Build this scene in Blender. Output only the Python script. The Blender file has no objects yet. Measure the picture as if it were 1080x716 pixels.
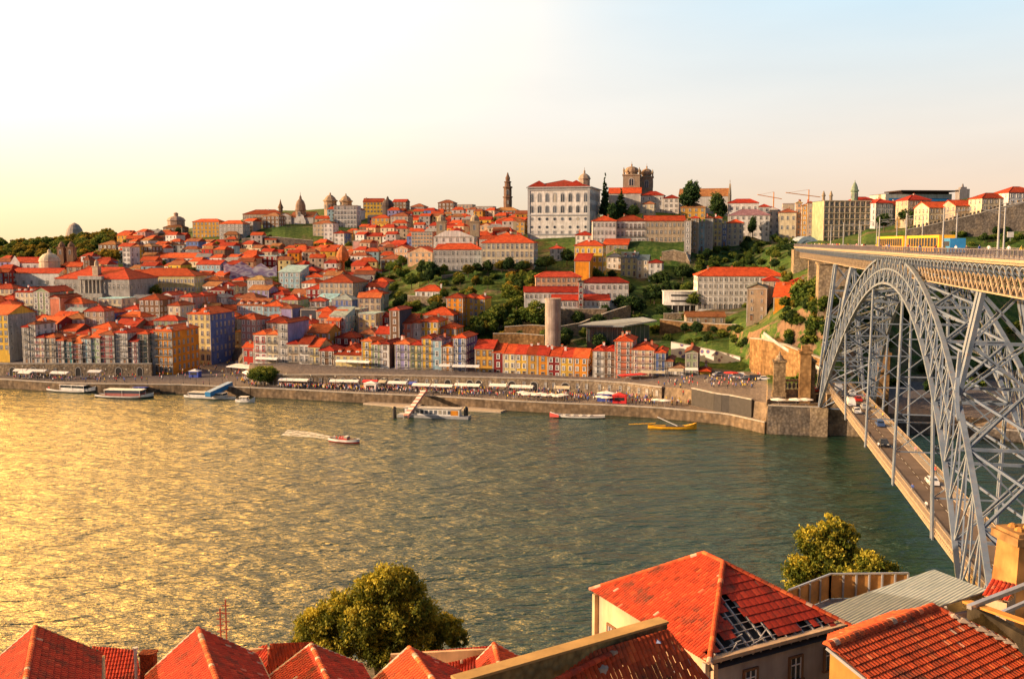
import bpy, bmesh, math, random
from math import sin, cos, radians, pi, sqrt, atan2, floor
from mathutils import Vector, Matrix
random.seed(7)
rnd = random.random
def uni(a, b): return a + (b - a) * rnd()
SC = bpy.context.scene
COL = SC.collection
# ---------------------------------------------------------------- camera model
CZ = 56.0; PITCH = radians(5.64); F = 1043.4
CP, SP = cos(PITCH), sin(PITCH)
def at(px, py, Y):
    """the world point seen at photo pixel (px, py) at forward distance Y"""
    v = (358 - py) / F; k = Y / (CP + v * SP)
    return Vector(((px - 540) / F * k, Y, CZ + k * (v * CP - SP)))
def atz(px, py, z):
    v = (358 - py) / F
    k = (z - CZ) / (v * CP - SP)
    return Vector(((px - 540) / F * k, k * (CP + v * SP), z))
def proj(p):
    d = Vector(p) - Vector((0, 0, CZ))
    f = d.y * CP - d.z * SP; up = d.y * SP + d.z * CP
    return 540 + F * d.x / f, 358 - F * up / f
def Yz(row, z): return atz(540, row, z).y
# ---------------------------------------------------------------- materials
def nt(name):
    m = bpy.data.materials.new(name); m.use_nodes = True
    n = m.node_tree; b = n.nodes['Principled BSDF']; return m, n, b
def N(n, t, **k):
    o = n.nodes.new(t)
    for a, v in k.items(): setattr(o, a, v)
    return o
def coords(n, kind='Object', scale=1.0, sv=None):
    if kind == 'World':
        g = N(n, 'ShaderNodeNewGeometry'); out = g.outputs['Position']
    else:
        tc = N(n, 'ShaderNodeTexCoord'); out = tc.outputs['Object']
    mp = N(n, 'ShaderNodeMapping'); mp.inputs['Scale'].default_value = sv or (scale,) * 3
    n.links.new(out, mp.inputs[0]); return mp.outputs[0]
def noise(n, co, sc, det=3, ro=.6):
    t = N(n, 'ShaderNodeTexNoise'); t.inputs['Scale'].default_value = sc; t.inputs['Detail'].default_value = det
    t.inputs['Roughness'].default_value = ro
    n.links.new(co, t.inputs['Vector']); return t.outputs['Fac']
def ramp(n, fac, stops):
    r = N(n, 'ShaderNodeValToRGB'); e = r.color_ramp.elements
    e[0].position, e[0].color = stops[0][0], (*stops[0][1], 1)
    e[1].position, e[1].color = stops[-1][0], (*stops[-1][1], 1)
    for p, c in stops[1:-1]:
        x = e.new(p); x.color = (*c, 1)
    n.links.new(fac, r.inputs[0]); return r.outputs[0]
def mix(n, a, b, fac, mode='MIX'):
    m = N(n, 'ShaderNodeMix', data_type='RGBA', blend_type=mode)
    for s, v in ((6, a), (7, b)):
        if isinstance(v, tuple): m.inputs[s].default_value = (*v, 1)
        else: n.links.new(v, m.inputs[s])
    if isinstance(fac, (int, float)): m.inputs[0].default_value = fac
    else: n.links.new(fac, m.inputs[0])
    return m.outputs[2]
def bump(n, b, h, st, dist=.05):
    bp = N(n, 'ShaderNodeBump'); bp.inputs['Strength'].default_value = st; bp.inputs['Distance'].default_value = dist
    n.links.new(h, bp.inputs['Height']); n.links.new(bp.outputs[0], b.inputs['Normal'])
def sc3(c, k): return tuple(min(1, x * k) for x in c)
MATS = {}
def plaster(name, c, dirt=.6, rough=.9):
    if name in MATS: return MATS[name]
    c = tuple(x * .9 for x in c)
    m, n, b = nt(name); co = coords(n, 'World')
    f1 = noise(n, co, .35, 4); st = coords(n, 'World', sv=(1.2, 1.2, .18)); f2 = noise(n, st, .9, 3)
    d = ramp(n, f2, [(.42, (0, 0, 0)), (.7, (1, 1, 1))])
    a = ramp(n, f1, [(.3, sc3(c, .68)), (.7, sc3(c, 1.08))])
    g = mix(n, a, (c[0] * .45 + .02, c[1] * .42 + .02, c[2] * .4 + .02), 0.0)
    mm = N(n, 'ShaderNodeMath', operation='MULTIPLY'); n.links.new(d, mm.inputs[0]); mm.inputs[1].default_value = dirt
    g = mix(n, a, (c[0] * .45 + .02, c[1] * .42 + .02, c[2] * .4 + .02), mm.outputs[0])
    n.links.new(g, b.inputs['Base Color']); b.inputs['Roughness'].default_value = rough
    b.inputs['Specular IOR Level'].default_value = .2
    bump(n, b, noise(n, co, 3, 3), .25, .05); MATS[name] = m; return m
def rooftile(name, c):
    if name in MATS: return MATS[name]
    m, n, b = nt(name); co = coords(n, 'World')
    oi = N(n, 'ShaderNodeObjectInfo')
    f1 = noise(n, co, .5, 5, .7); f2 = noise(n, co, 3.0, 3)
    a = ramp(n, f1, [(.28, sc3(c, .5)), (.5, c), (.75, (min(1, c[0] * 1.25), c[1] * 1.6, c[2] * 1.5))])
    rr = ramp(n, oi.outputs['Random'], [(0, (.45, .42, .45)), (.3, (.8, .75, .75)), (.6, (1, 1, 1)), (.85, (1.1, 1.25, 1.1)), (1, (1.1, 2.0, 2.2))])
    a = mix(n, a, rr, 1.0, 'MULTIPLY')
    d = ramp(n, f2, [(.35, (.6, .55, .5)), (.6, (1.1, 1.1, 1.1))])
    a = mix(n, a, d, .7, 'MULTIPLY')
    n.links.new(a, b.inputs['Base Color']); b.inputs['Roughness'].default_value = .85
    b.inputs['Specular IOR Level'].default_value = .15
    bump(n, b, noise(n, co, 4, 2), .6, .12); MATS[name] = m; return m
def stone(name, c, c2=None, brick=True, sx=1.2, world=True):
    if name in MATS: return MATS[name]
    m, n, b = nt(name); co = coords(n, 'World')
    f1 = noise(n, co, .25, 5, .65); a = ramp(n, f1, [(.3, sc3(c, .55)), (.5, c), (.72, c2 or sc3(c, 1.3))])
    vr = N(n, 'ShaderNodeTexVoronoi'); vr.inputs['Scale'].default_value = sx
    n.links.new(co, vr.inputs['Vector'])
    v = ramp(n, vr.outputs['Distance'], [(0.05, (1.15, 1.15, 1.15)), (.7, (.55, .52, .5))])
    a = mix(n, a, v, .75, 'MULTIPLY')
    st = coords(n, 'World', sv=(1, 1, .12)); f3 = ramp(n, noise(n, st, .8, 3), [(.4, (1, 1, 1)), (.75, (.42, .4, .38))])
    a = mix(n, a, f3, .6, 'MULTIPLY')
    n.links.new(a, b.inputs['Base Color']); b.inputs['Roughness'].default_value = .92
    b.inputs['Specular IOR Level'].default_value = .15
    bump(n, b, vr.outputs['Distance'], .6, .2); MATS[name] = m; return m
def plain(name, c, rough=.6, metal=0, var=.2, scale=.8):
    if name in MATS: return MATS[name]
    m, n, b = nt(name); co = coords(n, 'World')
    a = ramp(n, noise(n, co, scale, 4), [(.3, sc3(c, 1 - var)), (.7, sc3(c, 1 + var * .6))])
    n.links.new(a, b.inputs['Base Color']); b.inputs['Roughness'].default_value = rough; b.inputs['Metallic'].default_value = metal
    MATS[name] = m; return m
def glassy(name, c, rough=.15):
    m, n, b = nt(name); oi = N(n, 'ShaderNodeObjectInfo')
    a = ramp(n, oi.outputs['Random'], [(0, sc3(c, .5)), (.6, c), (.85, sc3(c, 2.2)), (1, (.42, .38, .3))])
    n.links.new(a, b.inputs['Base Color']); b.inputs['Roughness'].default_value = rough
    b.inputs['Specular IOR Level'].default_value = .6; MATS[name] = m; return m
WALLC = {  # colour word -> base colour
 'white': (.80, .78, .74), 'cream': (.74, .64, .44), 'pale yellow': (.80, .66, .30), 'yellow': (.82, .52, .08), 'ochre': (.66, .36, .07),
 'orange': (.85, .33, .03), 'salmon': (.72, .26, .15), 'red': (.52, .05, .03), 'dark red': (.27, .03, .03), 'pink': (.62, .36, .32),
 'grey': (.42, .41, .39), 'pale grey': (.58, .56, .53), 'beige': (.58, .47, .34), 'brown': (.25, .15, .09), 'stone': (.40, .32, .22),
 'light blue': (.36, .55, .64), 'blue': (.14, .22, .50), 'lilac': (.36, .33, .58), 'purple': (.26, .14, .32), 'slate grey': (.07, .08, .11),
 'green': (.36, .44, .28), 'teal': (.12, .32, .32), 'peach': (.78, .5, .3)}
WM = {k: plaster('plaster_' + k.replace(' ', '_'), v) for k, v in WALLC.items()}
ROOFC = {'orange': (.54, .075, .022), 'red': (.42, .036, .018), 'brown': (.30, .09, .045), 'dark': (.09, .06, .055), 'grey': (.27, .28, .30), 'slate': (.10, .12, .16), 'purple': (.25, .12, .16), 'rust': (.36, .15, .06)}
RM = {k: rooftile('tile_' + k, v) for k, v in ROOFC.items()}
TRIM = plaster('trim_granite', (.50, .46, .40), .2); WHITE = plain('white_paint', (.78, .76, .72)); GREYM = plain('grey_paint', (.32, .33, .34))
REDP = plain('red_paint', (.45, .035, .025)); DARK = plain('dark_opening', (.018, .016, .016)); GLASS = glassy('window_glass', (.045, .055, .07))
IRON = plain('dark_iron', (.035, .035, .04)); WOOD = plain('brown_wood', (.20, .10, .045)); GREENP = plain('green_paint', (.05, .16, .09))
CANV = plain('white_canvas', (.80, .76, .70), .9); REDCANV = plain('red_canvas', (.62, .03, .03), .9); BLUECANV = plain('blue_canvas', (.05, .09, .42), .9)
YELP = plain('yellow_paint', (.80, .42, .02), .4); BLUEP = plain('blue_paint', (.03, .22, .50), .4); CHROME = plain('light_metal', (.55, .55, .56), .35, .6)
STONE = stone('granite_wall', (.34, .27, .19), (.46, .36, .22)); STONED = stone('dark_granite', (.17, .15, .13), (.30, .24, .17)); STONEO = stone('ochre_wall', (.34, .20, .085), (.48, .30, .13), sx=.8)
# ---------------------------------------------------------------- mesh builder
class MB:
    def __init__(s): s.v = []; s.f = []; s.m = []
    def add(s, vs, fs, m=0):
        o = len(s.v); s.v += [tuple(p) for p in vs]; s.f += [tuple(i + o for i in f) for f in fs]; s.m += [m] * len(fs)
    def box(s, x0, x1, y0, y1, z0, z1, m=0):
        s.add([(x0, y0, z0), (x1, y0, z0), (x1, y1, z0), (x0, y1, z0), (x0, y0, z1), (x1, y0, z1), (x1, y1, z1), (x0, y1, z1)],
              [(0, 3, 2, 1), (4, 5, 6, 7), (0, 1, 5, 4), (1, 2, 6, 5), (2, 3, 7, 6), (3, 0, 4, 7)], m)
    def bar(s, p, q, w, h=None, m=0):
        p = Vector(p); q = Vector(q); d = (q - p)
        if d.length < 1e-6: return
        d.normalize(); h = h or w
        up = Vector((0, 0, 1)) if abs(d.z) < .95 else Vector((0, 1, 0))
        a = d.cross(up).normalized() * (w / 2); b = a.cross(d).normalized() * (h / 2)
        vs = [p - a - b, p + a - b, p + a + b, p - a + b, q - a - b, q + a - b, q + a + b, q - a + b]
        s.add(vs, [(0, 1, 2, 3), (7, 6, 5, 4), (0, 4, 5, 1), (1, 5, 6, 2), (2, 6, 7, 3), (3, 7, 4, 0)], m)
    def lathe(s, prof, n=12, c=(0, 0, 0), m=0, a0=0, sq=False):
        """prof: list of (r, z)"""
        k = len(prof); vs = []
        for i in range(n):
            a = 2 * pi * i / n + a0
            for r, z in prof: vs.append((c[0] + r * cos(a), c[1] + r * sin(a), c[2] + z))
        fs = []
        for i in range(n):
            j = (i + 1) % n
            for q in range(k - 1): fs.append((i * k + q, j * k + q, j * k + q + 1, i * k + q + 1))
        if prof[-1][0] > .001: fs.append([i * k + k - 1 for i in range(n)])
        if prof[0][0] > .001: fs.append([i * k for i in reversed(range(n))])
        s.add(vs, fs, m)
    def poly(s, pts, m=0): s.add(pts, [tuple(range(len(pts)))], m)
    def slab(s, pts, t, m=0):
        """a flat polygon thickened downwards by t"""
        n = len(pts); vs = [Vector(p) for p in pts] + [Vector(p) - Vector((0, 0, t)) for p in pts]
        fs = [tuple(range(n)), tuple(reversed(range(n, 2 * n)))] + [(i, i + n, (i + 1) % n + n, (i + 1) % n) for i in range(n)]
        s.add(vs, fs, m)
    def mesh(s, name, mats):
        me = bpy.data.meshes.new(name); me.from_pydata(s.v, [], s.f)
        for x in mats: me.materials.append(x)
        if len(mats) > 1: me.polygons.foreach_set('material_index', s.m)
        me.update(); return me
    def build(s, name, mats, parent=None, loc=None, smooth=False):
        if not isinstance(mats, (list, tuple)): mats = [mats]
        me = s.mesh(name, mats)
        if smooth: me.polygons.foreach_set('use_smooth', [True] * len(me.polygons))
        o = bpy.data.objects.new(name, me); COL.objects.link(o)
        if parent: o.parent = parent
        if loc is not None: o.location = loc
        return o
def tag(o, label=None, cat=None, group=None, kind=None):
    if label: o['label'] = label
    if cat: o['category'] = cat
    if group: o['group'] = group
    if kind: o['kind'] = kind
    return o
def empty(name, loc, rz=0, label=None, cat=None, group=None):
    o = bpy.data.objects.new(name, None); COL.objects.link(o); o.location = loc; o.rotation_euler = (0, 0, rz); o.empty_display_size = .1
    return tag(o, label, cat, group)
def inst(name, me, parent, loc, sc=(1, 1, 1), rz=0):
    o = bpy.data.objects.new(name, me); COL.objects.link(o); o.parent = parent; o.location = loc; o.scale = sc; o.rotation_euler = (0, 0, rz)
    return o
def copy_tree(o, parent=None):
    c = o.copy(); COL.objects.link(c)
    if parent: c.parent = parent
    for ch in o.children: copy_tree(ch, c)
    return c
# ---------------------------------------------------------------- terrain
def yq(px):
    T = [(-700, 395), (-150, 402), (0, 409), (60, 413), (100, 414), (190, 415), (300, 420), (390, 425), (460, 428), (540, 433), (600, 436), (650, 438), (700, 441), (770, 447.5), (811, 457), (870, 459.5), (900, 459), (930, 456), (1000, 458), (1080, 466), (1300, 480), (1700, 500)]
    return lerp(T, px)
def lerp(T, x):
    if x <= T[0][0]: return T[0][1]
    for (a, p), (b, q) in zip(T, T[1:]):
        if x <= b: return p + (q - p) * (x - a) / (b - a)
    return T[-1][1]
# px, quay z, promenade-back row (or depth if >600 -> minus), terrace z, hill knots
TC = [
 (-700, 3.2, 388, 7.2, [(440, 10), (500, 18), (560, 26), (650, 33), (760, 41), (900, 46), (1150, 48)]),
 (-150, 3.2, 392, 7.2, [(430, 10), (500, 20), (560, 28), (650, 35), (760, 42), (900, 47), (1150, 48)]),
 (0, 3.2, 396, 7.2, [(430, 10), (500, 20), (560, 29), (650, 36), (760, 43), (900, 48), (1150, 50)]),
 (60, 3.2, 396, 7.2, [(430, 10), (500, 22), (560, 29), (650, 37), (760, 45), (900, 51), (1150, 53)]),
 (100, 3.2, 396, 7.2, [(430, 10), (500, 23), (560, 30), (650, 40), (760, 48), (900, 55), (1150, 57)]),
 (158, 3.2, 396, 7.2, [(430, 8), (500, 18), (590, 30), (690, 46), (780, 55), (900, 65), (1150, 66)]),
 (161, 3.2, 389, 3.8, [(430, 8), (500, 18), (590, 30), (690, 46), (780, 55), (900, 65), (1150, 66)]),
 (245, 3.2, 379, 4.2, [(450, 10), (500, 18), (600, 33), (700, 45), (780, 60), (900, 72), (1150, 74)]),
 (262, 3.2, 404, 6.2, [(450, 11), (500, 18), (600, 33), (700, 45), (780, 63), (900, 78), (1150, 80)]),
 (300, 3.2, 407, 6.2, [(430, 12), (500, 20), (600, 34), (700, 44), (780, 68), (900, 84), (1150, 86)]),
 (390, 3.2, 407, 6.2, [(430, 14), (500, 24), (600, 36), (700, 46), (790, 67), (900, 86), (1150, 90)]),
 (460, 3.2, 408.5, 6.2, [(405, 13), (440, 22), (512, 37), (522, 41), (680, 52), (900, 82), (1150, 88)]),
 (540, 3.2, 410.5, 6.2, [(395, 11), (430, 18), (500, 36), (512, 41), (600, 55), (900, 78), (1150, 84)]),
 (600, 3.2, 412.5, 6.2, [(385, 10), (410, 14), (460, 27), (508, 41), (592, 59), (900, 76), (1150, 80)]),
 (650, 3.2, 414.5, 6.6, [(375, 10), (410, 14), (455, 26), (515, 43), (528, 53), (620, 73), (1150, 84)]),
 (720, 3.2, 424, 7.8, [(365, 11), (405, 18), (450, 27), (512, 42), (526, 53), (620, 74), (1150, 82)]),
 (770, 3.2, 436, 8.3, [(350, 10), (400, 20), (450, 29), (490, 36), (545, 54), (620, 72), (1150, 78)]),
 (795, 3.2, 440, 8.3, [(347, 9.5), (356, 23), (440, 28), (480, 36), (540, 54), (620, 68), (1150, 74)]),
 (811, 3.2, 446, 8.3, [(339, 10.5), (349, 27), (400, 30), (470, 40), (530, 54), (640, 60), (1150, 70)]),
 (812.5, 8.2, 425, 9.5, [(338, 10.8), (348, 27), (400, 32), (470, 44), (520, 54), (640, 60), (1150, 70)]),
 (868, 8.2, 422, 10, [(318, 11.5), (327, 37), (380, 44), (440, 50), (500, 56), (640, 60), (1150, 70)]),
 (872, 3.5, 445, 11.5, [(312, 12), (325, 39), (380, 45), (440, 51), (500, 56), (640, 60), (1150, 70)]),
 (905, 3.5, 445, 11.5, [(316, 12), (328, 38), (380, 47), (440, 53), (500, 58), (640, 68), (1150, 76)]),
 (912, 3.0, 450, 5, [(325, 9), (350, 32), (390, 46), (440, 54), (500, 60), (640, 72), (1150, 78)]),
 (960, 3.0, 448, 5, [(335, 8), (360, 28), (400, 44), (430, 53), (480, 62), (640, 80), (1150, 84)]),
 (1020, 3.0, 455, 5, [(345, 8), (370, 26), (400, 42), (430, 53), (470, 66), (640, 84), (1150, 86)]),
 (1090, 3.0, 460, 5, [(350, 8), (380, 24), (400, 38), (420, 52), (460, 74), (640, 88), (1150, 90)]),
 (1700, 3.0, 480, 5, [(350, 8), (380, 24), (400, 38), (420, 52), (460, 74), (640, 88), (1150, 90)])]
def column(b):
    """terrain profile [(Y,z)] at bearing column b (photo column at the horizon)"""
    rows = []
    for i in range(len(TC) - 1):
        if TC[i][0] <= b <= TC[i + 1][0]: break
    else: i = 0 if b < TC[0][0] else len(TC) - 2
    A, B = TC[i], TC[i + 1]; t = min(1, max(0, (b - A[0]) / (B[0] - A[0])))
    L = lambda p, q: p + (q - p) * t
    q = Yz(yq(b), 0); zq = L(A[1], B[1]); Y1 = L(Yz(A[2], A[1]), Yz(B[2], B[1])); Y1 = max(Y1, q + 4); zt = L(A[3], B[3])
    rows = [(q, zq), (Y1, zq), (Y1 + .5, zt)]
    for (ya, za), (yb, zb) in zip(A[4], B[4]): rows.append((max(L(ya, yb), rows[-1][0] + 2), L(za, zb)))
    return rows
_cc = {}
def ground(X, Y):
    b = 540 + F * X / Y; k = round(b * 2) / 2
    c = _cc.get(k)
    if c is None: c = _cc[k] = column(k)
    return 0 if Y < c[0][0] else lerp(c, Y)
def solveY(px, py, h=0.0, lo=270, hi=1150):
    """nearest distance at which the sight line through (px, py) comes down to h metres above the terrain"""
    Y = lo
    while Y < hi:
        p = at(px, py, Y)
        if p.z <= ground(p.x, Y) + h and ground(p.x, Y) > 0: return Y
        Y += 1.5
    best = min((at(px, py, y).z - ground(at(px, py, y).x, y) - h, y) for y in range(int(lo) + 120, hi, 6))
    return best[1]
# ---------------------------------------------------------------- people, awnings, boats and vehicles
SKIN = plain('skin', (.45, .25, .16)); HAIR = plain('dark_hair', (.05, .03, .02)); TROU = {'dark': plain('dark_trousers', (.04, .045, .07)), 'pale': plain('pale_trousers', (.40, .36, .30))}
CLOTH = {k: plain('cloth_' + k, c, .9) for k, c in (('white', (.75, .73, .70)), ('red', (.55, .05, .04)), ('blue', (.08, .14, .42)), ('black', (.03, .03, .035)), ('yellow', (.70, .50, .08)), ('pink', (.62, .30, .32)))}
def person_mesh(pose, top, trou):
    if pose == 'standing': P = [(0, 0, .95), (0, 0, 1.2), (0, 0, 1.42), (0, 0, 1.52), (0, -.01, 1.66), (.18, 0, 1.4), (.25, .02, 1.12), (.24, -.08, .88), (-.18, 0, 1.4), (-.25, 0, 1.12), (-.25, -.05, .86), (.1, 0, .9), (.12, -.02, .5), (.12, 0, .06), (-.1, 0, .9), (-.12, .02, .5), (-.12, .04, .06), (.12, -.14, .03), (-.12, -.1, .03)]
    elif pose == 'walking': P = [(0, 0, .95), (0, -.01, 1.2), (0, -.03, 1.42), (0, -.04, 1.52), (0, -.06, 1.66), (.18, -.02, 1.4), (.25, -.12, 1.14), (.22, -.3, .96), (-.18, -.02, 1.4), (-.25, .1, 1.14), (-.24, .2, .92), (.1, 0, .9), (.12, .12, .5), (.12, .34, .1), (-.1, 0, .9), (-.12, -.2, .52), (-.12, -.3, .06), (.12, .24, .03), (-.12, -.44, .05)]
    else: P = [(0, .1, .5), (0, .12, .76), (0, .08, .98), (0, .06, 1.08), (0, .03, 1.22), (.18, .07, .96), (.24, -.02, .72), (.16, -.26, .66), (-.18, .07, .96), (-.24, -.02, .72), (-.16, -.26, .66), (.1, .06, .48), (.14, -.36, .48), (.14, -.36, .08), (-.1, .06, .48), (-.14, -.36, .48), (-.14, -.34, .08), (.14, -.5, .03), (-.14, -.48, .03)]
    E_ = [(0, 1), (1, 2), (2, 3), (3, 4), (2, 5), (5, 6), (6, 7), (2, 8), (8, 9), (9, 10), (0, 11), (11, 12), (12, 13), (0, 14), (14, 15), (15, 16), (13, 17), (16, 18)]
    Rr = [.15, .13, .15, .055, .1, .065, .05, .035, .065, .05, .035, .1, .07, .05, .1, .07, .05, .035, .035]
    me = bpy.data.meshes.new('p'); me.from_pydata(P, E_, []); o = bpy.data.objects.new('p', me); COL.objects.link(o)
    o.modifiers.new('s', 'SKIN')
    for i, sv in enumerate(me.skin_vertices[0].data): sv.radius = (Rr[i], Rr[i] * (.75 if i < 3 else 1)); sv.use_root = (i == 0)
    o.modifiers.new('d', 'SUBSURF').levels = 1; dg = bpy.context.evaluated_depsgraph_get(); dg.update(); out = bpy.data.meshes.new_from_object(o.evaluated_get(dg)); bpy.data.objects.remove(o); bpy.data.meshes.remove(me)
    out.name = 'person_body'; sh = .45 if pose == 'sitting' else 0
    for mm in (CLOTH[top], TROU[trou], SKIN, HAIR): out.materials.append(mm)
    for p in out.polygons:
        z = p.center.z; head = z > 1.5 - sh - (.02 if sh else 0)
        p.material_index = (3 if (p.center.y > P[4][1] + .02 or z > P[4][2] + .06) else 2) if head else (0 if z > .93 - sh * .9 and not (abs(p.center.x) > .2 and z < 1.05 - sh) else 2 if abs(p.center.x) > .2 and z > .8 - sh * .4 else 1)
    return out
PM = {}
def person(pos, pose, top, label, group, rz=None, parent=None, trou=None):
    trou = trou or random.choice(['dark', 'pale']); k = (pose, top, trou)
    if k not in PM: PM[k] = person_mesh(*k)
    o = bpy.data.objects.new('person', PM[k]); COL.objects.link(o); o.location = pos; o.rotation_euler = (0, 0, uni(0, 6.28) if rz is None else rz); return tag(o, label, 'person', group)
for _p in ('standing', 'walking', 'sitting'):
    for _c in CLOTH:
        for _t in TROU:
            if _p != 'sitting' or _c in ('red', 'white', 'blue'): PM[(_p, _c, _t)] = person_mesh(_p, _c, _t)
# ---------------------------------------------------------------- houses
def win_mesh(kind, tm):
    b = MB()
    if kind == 'round':
        n = 12; out = [(.5 * cos(2 * pi * i / n), .5 + .5 * sin(2 * pi * i / n)) for i in range(n)]; inn = [(x * .74, .5 + (z - .5) * .74) for x, z in out]
        b.poly([(x, -.03, z) for x, z in inn], 1)
        for i in range(n):
            j = (i + 1) % n; b.poly([(out[i][0], -.1, out[i][1]), (inn[i][0], -.1, inn[i][1]), (inn[j][0], -.1, inn[j][1]), (out[j][0], -.1, out[j][1])], 0)
            b.poly([(out[i][0], 0, out[i][1]), (out[i][0], -.1, out[i][1]), (out[j][0], -.1, out[j][1]), (out[j][0], 0, out[j][1])], 0)
    elif kind == 'arch':
        n = 8; k = .72
        out = [(-.5, 0)] + [(-.5 * cos(pi * i / n), k + (1 - k) * sin(pi * i / n)) for i in range(n + 1)] + [(.5, 0)]
        inn = [(x * .7, z * .9 + .0) for x, z in out]
        b.poly([(x, -.03, z) for x, z in inn], 1)
        for i in range(len(out) - 1):
            b.poly([(out[i][0], -.12, out[i][1]), (inn[i][0], -.12, inn[i][1]), (inn[i + 1][0], -.12, inn[i + 1][1]), (out[i + 1][0], -.12, out[i + 1][1])], 0)
            b.poly([(out[i][0], 0, out[i][1]), (out[i][0], -.12, out[i][1]), (out[i + 1][0], -.12, out[i + 1][1]), (out[i + 1][0], 0, out[i + 1][1])], 0)
        b.box(-.02, .02, -.07, -.04, 0, .9, 2)
    else:
        b.box(-.5, -.37, -.12, 0, 0, 1, 0); b.box(.37, .5, -.12, 0, 0, 1, 0); b.box(-.37, .37, -.12, 0, .91, 1, 0); b.box(-.56, .56, -.2, 0, -.07, .0, 0)
        b.poly([(-.37, -.03, 0), (.37, -.03, 0), (.37, -.03, .91), (-.37, -.03, .91)], 1)
        if kind != 'open':
            b.box(-.03, .03, -.08, -.035, 0, .91, 2); b.box(-.37, .37, -.07, -.036, .58, .63, 2); b.box(-.37, -.31, -.075, -.034, 0, .91, 2); b.box(.31, .37, -.075, -.034, 0, .91, 2)
    return b.mesh('window_' + kind, [tm, GLASS, WHITE])
WIN = {}
def win(kind, trim='white'):
    k = (kind, trim)
    if k not in WIN: WIN[k] = win_mesh(kind, {'white': WHITE, 'stone': TRIM, 'red': REDP, 'green': GREENP, 'grey': GREYM, 'brown': WOOD}[trim])
    return WIN[k]
def door_mesh():
    b = MB(); b.box(-.5, -.4, -.12, 0, 0, 1, 0); b.box(.4, .5, -.12, 0, 0, 1, 0); b.box(-.4, .4, -.12, 0, .93, 1, 0)
    b.box(-.4, .4, -.06, 0, 0, .72, 1); b.box(-.4, .4, -.05, 0, .74, .93, 2); return b.mesh('door', [TRIM, WOOD, GLASS])
DOOR = door_mesh()
def chim_mesh(c):
    b = MB(); b.box(-.4, .4, -.3, .3, -1.6, 1.1, 0); b.box(-.48, .48, -.38, .38, 1.1, 1.25, 0); b.lathe([(.13, 1.25), (.1, 1.6)], 8, (-.2, 0, 0), 1); b.lathe([(.13, 1.25), (.1, 1.6)], 8, (.2, 0, 0), 1)
    return b.mesh('chimney', [c, RM['orange']])
CHIM = [chim_mesh(WM['white']), chim_mesh(WM['stone']), chim_mesh(WM['salmon'])]
def dorm_meshes():
    b = MB(); b.box(-.75, .75, 0, 2.2, -.6, 1.25, 0); r = MB()
    r.add([(-.95, -.2, 1.2), (.95, -.2, 1.2), (0, -.2, 1.85), (-.95, 2.6, 1.2), (.95, 2.6, 1.2), (0, 2.6, 1.85)], [(0, 1, 2), (3, 5, 4), (0, 2, 5, 3), (1, 4, 5, 2), (0, 3, 4, 1)], 0)
    return b.mesh('dormer', [WM['white']]), r.mesh('dormer_roof', [RM['orange']])
DORM = dorm_meshes()
ROOFCACHE = {}
def roof_mesh(w, d, rt, mat, oh=.4, pitch=.42):
    b = MB(); x0, x1, y0, y1 = -w / 2 - oh, w / 2 + oh, -oh, d + oh; t = .22
    rh = min(w, d) / 2 * pitch + .2
    if rt == 'hip':
        if w >= d: k = (y1 - y0) / 2; r = [(x0 + k * .9, (y0 + y1) / 2), (x1 - k * .9, (y0 + y1) / 2)]
        else: k = (x1 - x0) / 2; r = [(0, y0 + k * .9), (0, y1 - k * .9)]
        v = [(x0, y0, 0), (x1, y0, 0), (x1, y1, 0), (x0, y1, 0), (r[0][0], r[0][1], rh), (r[1][0], r[1][1], rh)]
        f = [(0, 1, 5, 4), (1, 2, 5), (2, 3, 4, 5), (3, 0, 4)] if w >= d else [(0, 1, 4), (1, 2, 5, 4), (2, 3, 5), (3, 0, 4, 5)]
        v += [(p[0], p[1], -t) for p in v[:4]]; f += [(0, 6, 7, 1), (1, 7, 8, 2), (2, 8, 9, 3), (3, 9, 6, 0), (9, 8, 7, 6)]
        b.add(v, f)
        R = [v[4], v[5]]; cs = [(0, 4), (1, 5), (2, 5), (3, 4)] if w >= d else [(0, 4), (1, 4), (2, 5), (3, 5)]
        for i, j in cs + [(4, 5)]: b.bar(v[i], v[j], .32, .2)
    elif rt in ('gablex', 'gabley'):
        if rt == 'gablex': ym = (y0 + y1) / 2; rh = d / 2 * pitch + .2; v = [(x0, y0, 0), (x1, y0, 0), (x1, y1, 0), (x0, y1, 0), (x0, ym, rh), (x1, ym, rh)]; f = [(0, 1, 5, 4), (2, 3, 4, 5)]; g = [(1, 2, 5), (3, 0, 4)]
        else: rh = w / 2 * pitch + .2; v = [(x0, y0, 0), (x1, y0, 0), (x1, y1, 0), (x0, y1, 0), (0, y0, rh), (0, y1, rh)]; f = [(1, 2, 5, 4), (3, 0, 4, 5)]; g = [(0, 1, 4), (2, 3, 5)]
        for q in f:
            p = [Vector(v[i]) for i in q]; b.slab(p, t)
        b.bar(v[4], v[5], .35, .22)
    elif rt == 'mono': b.slab([(x0, y0, 0), (x1, y0, 0), (x1, y1, d * .3), (x0, y1, d * .3)], t)
    else: b.box(x0 + .3, x1 - .3, y0 + .3, y1 - .3, 0, .25); rh = .25
    return b.mesh('roof', [mat]), rh
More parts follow.
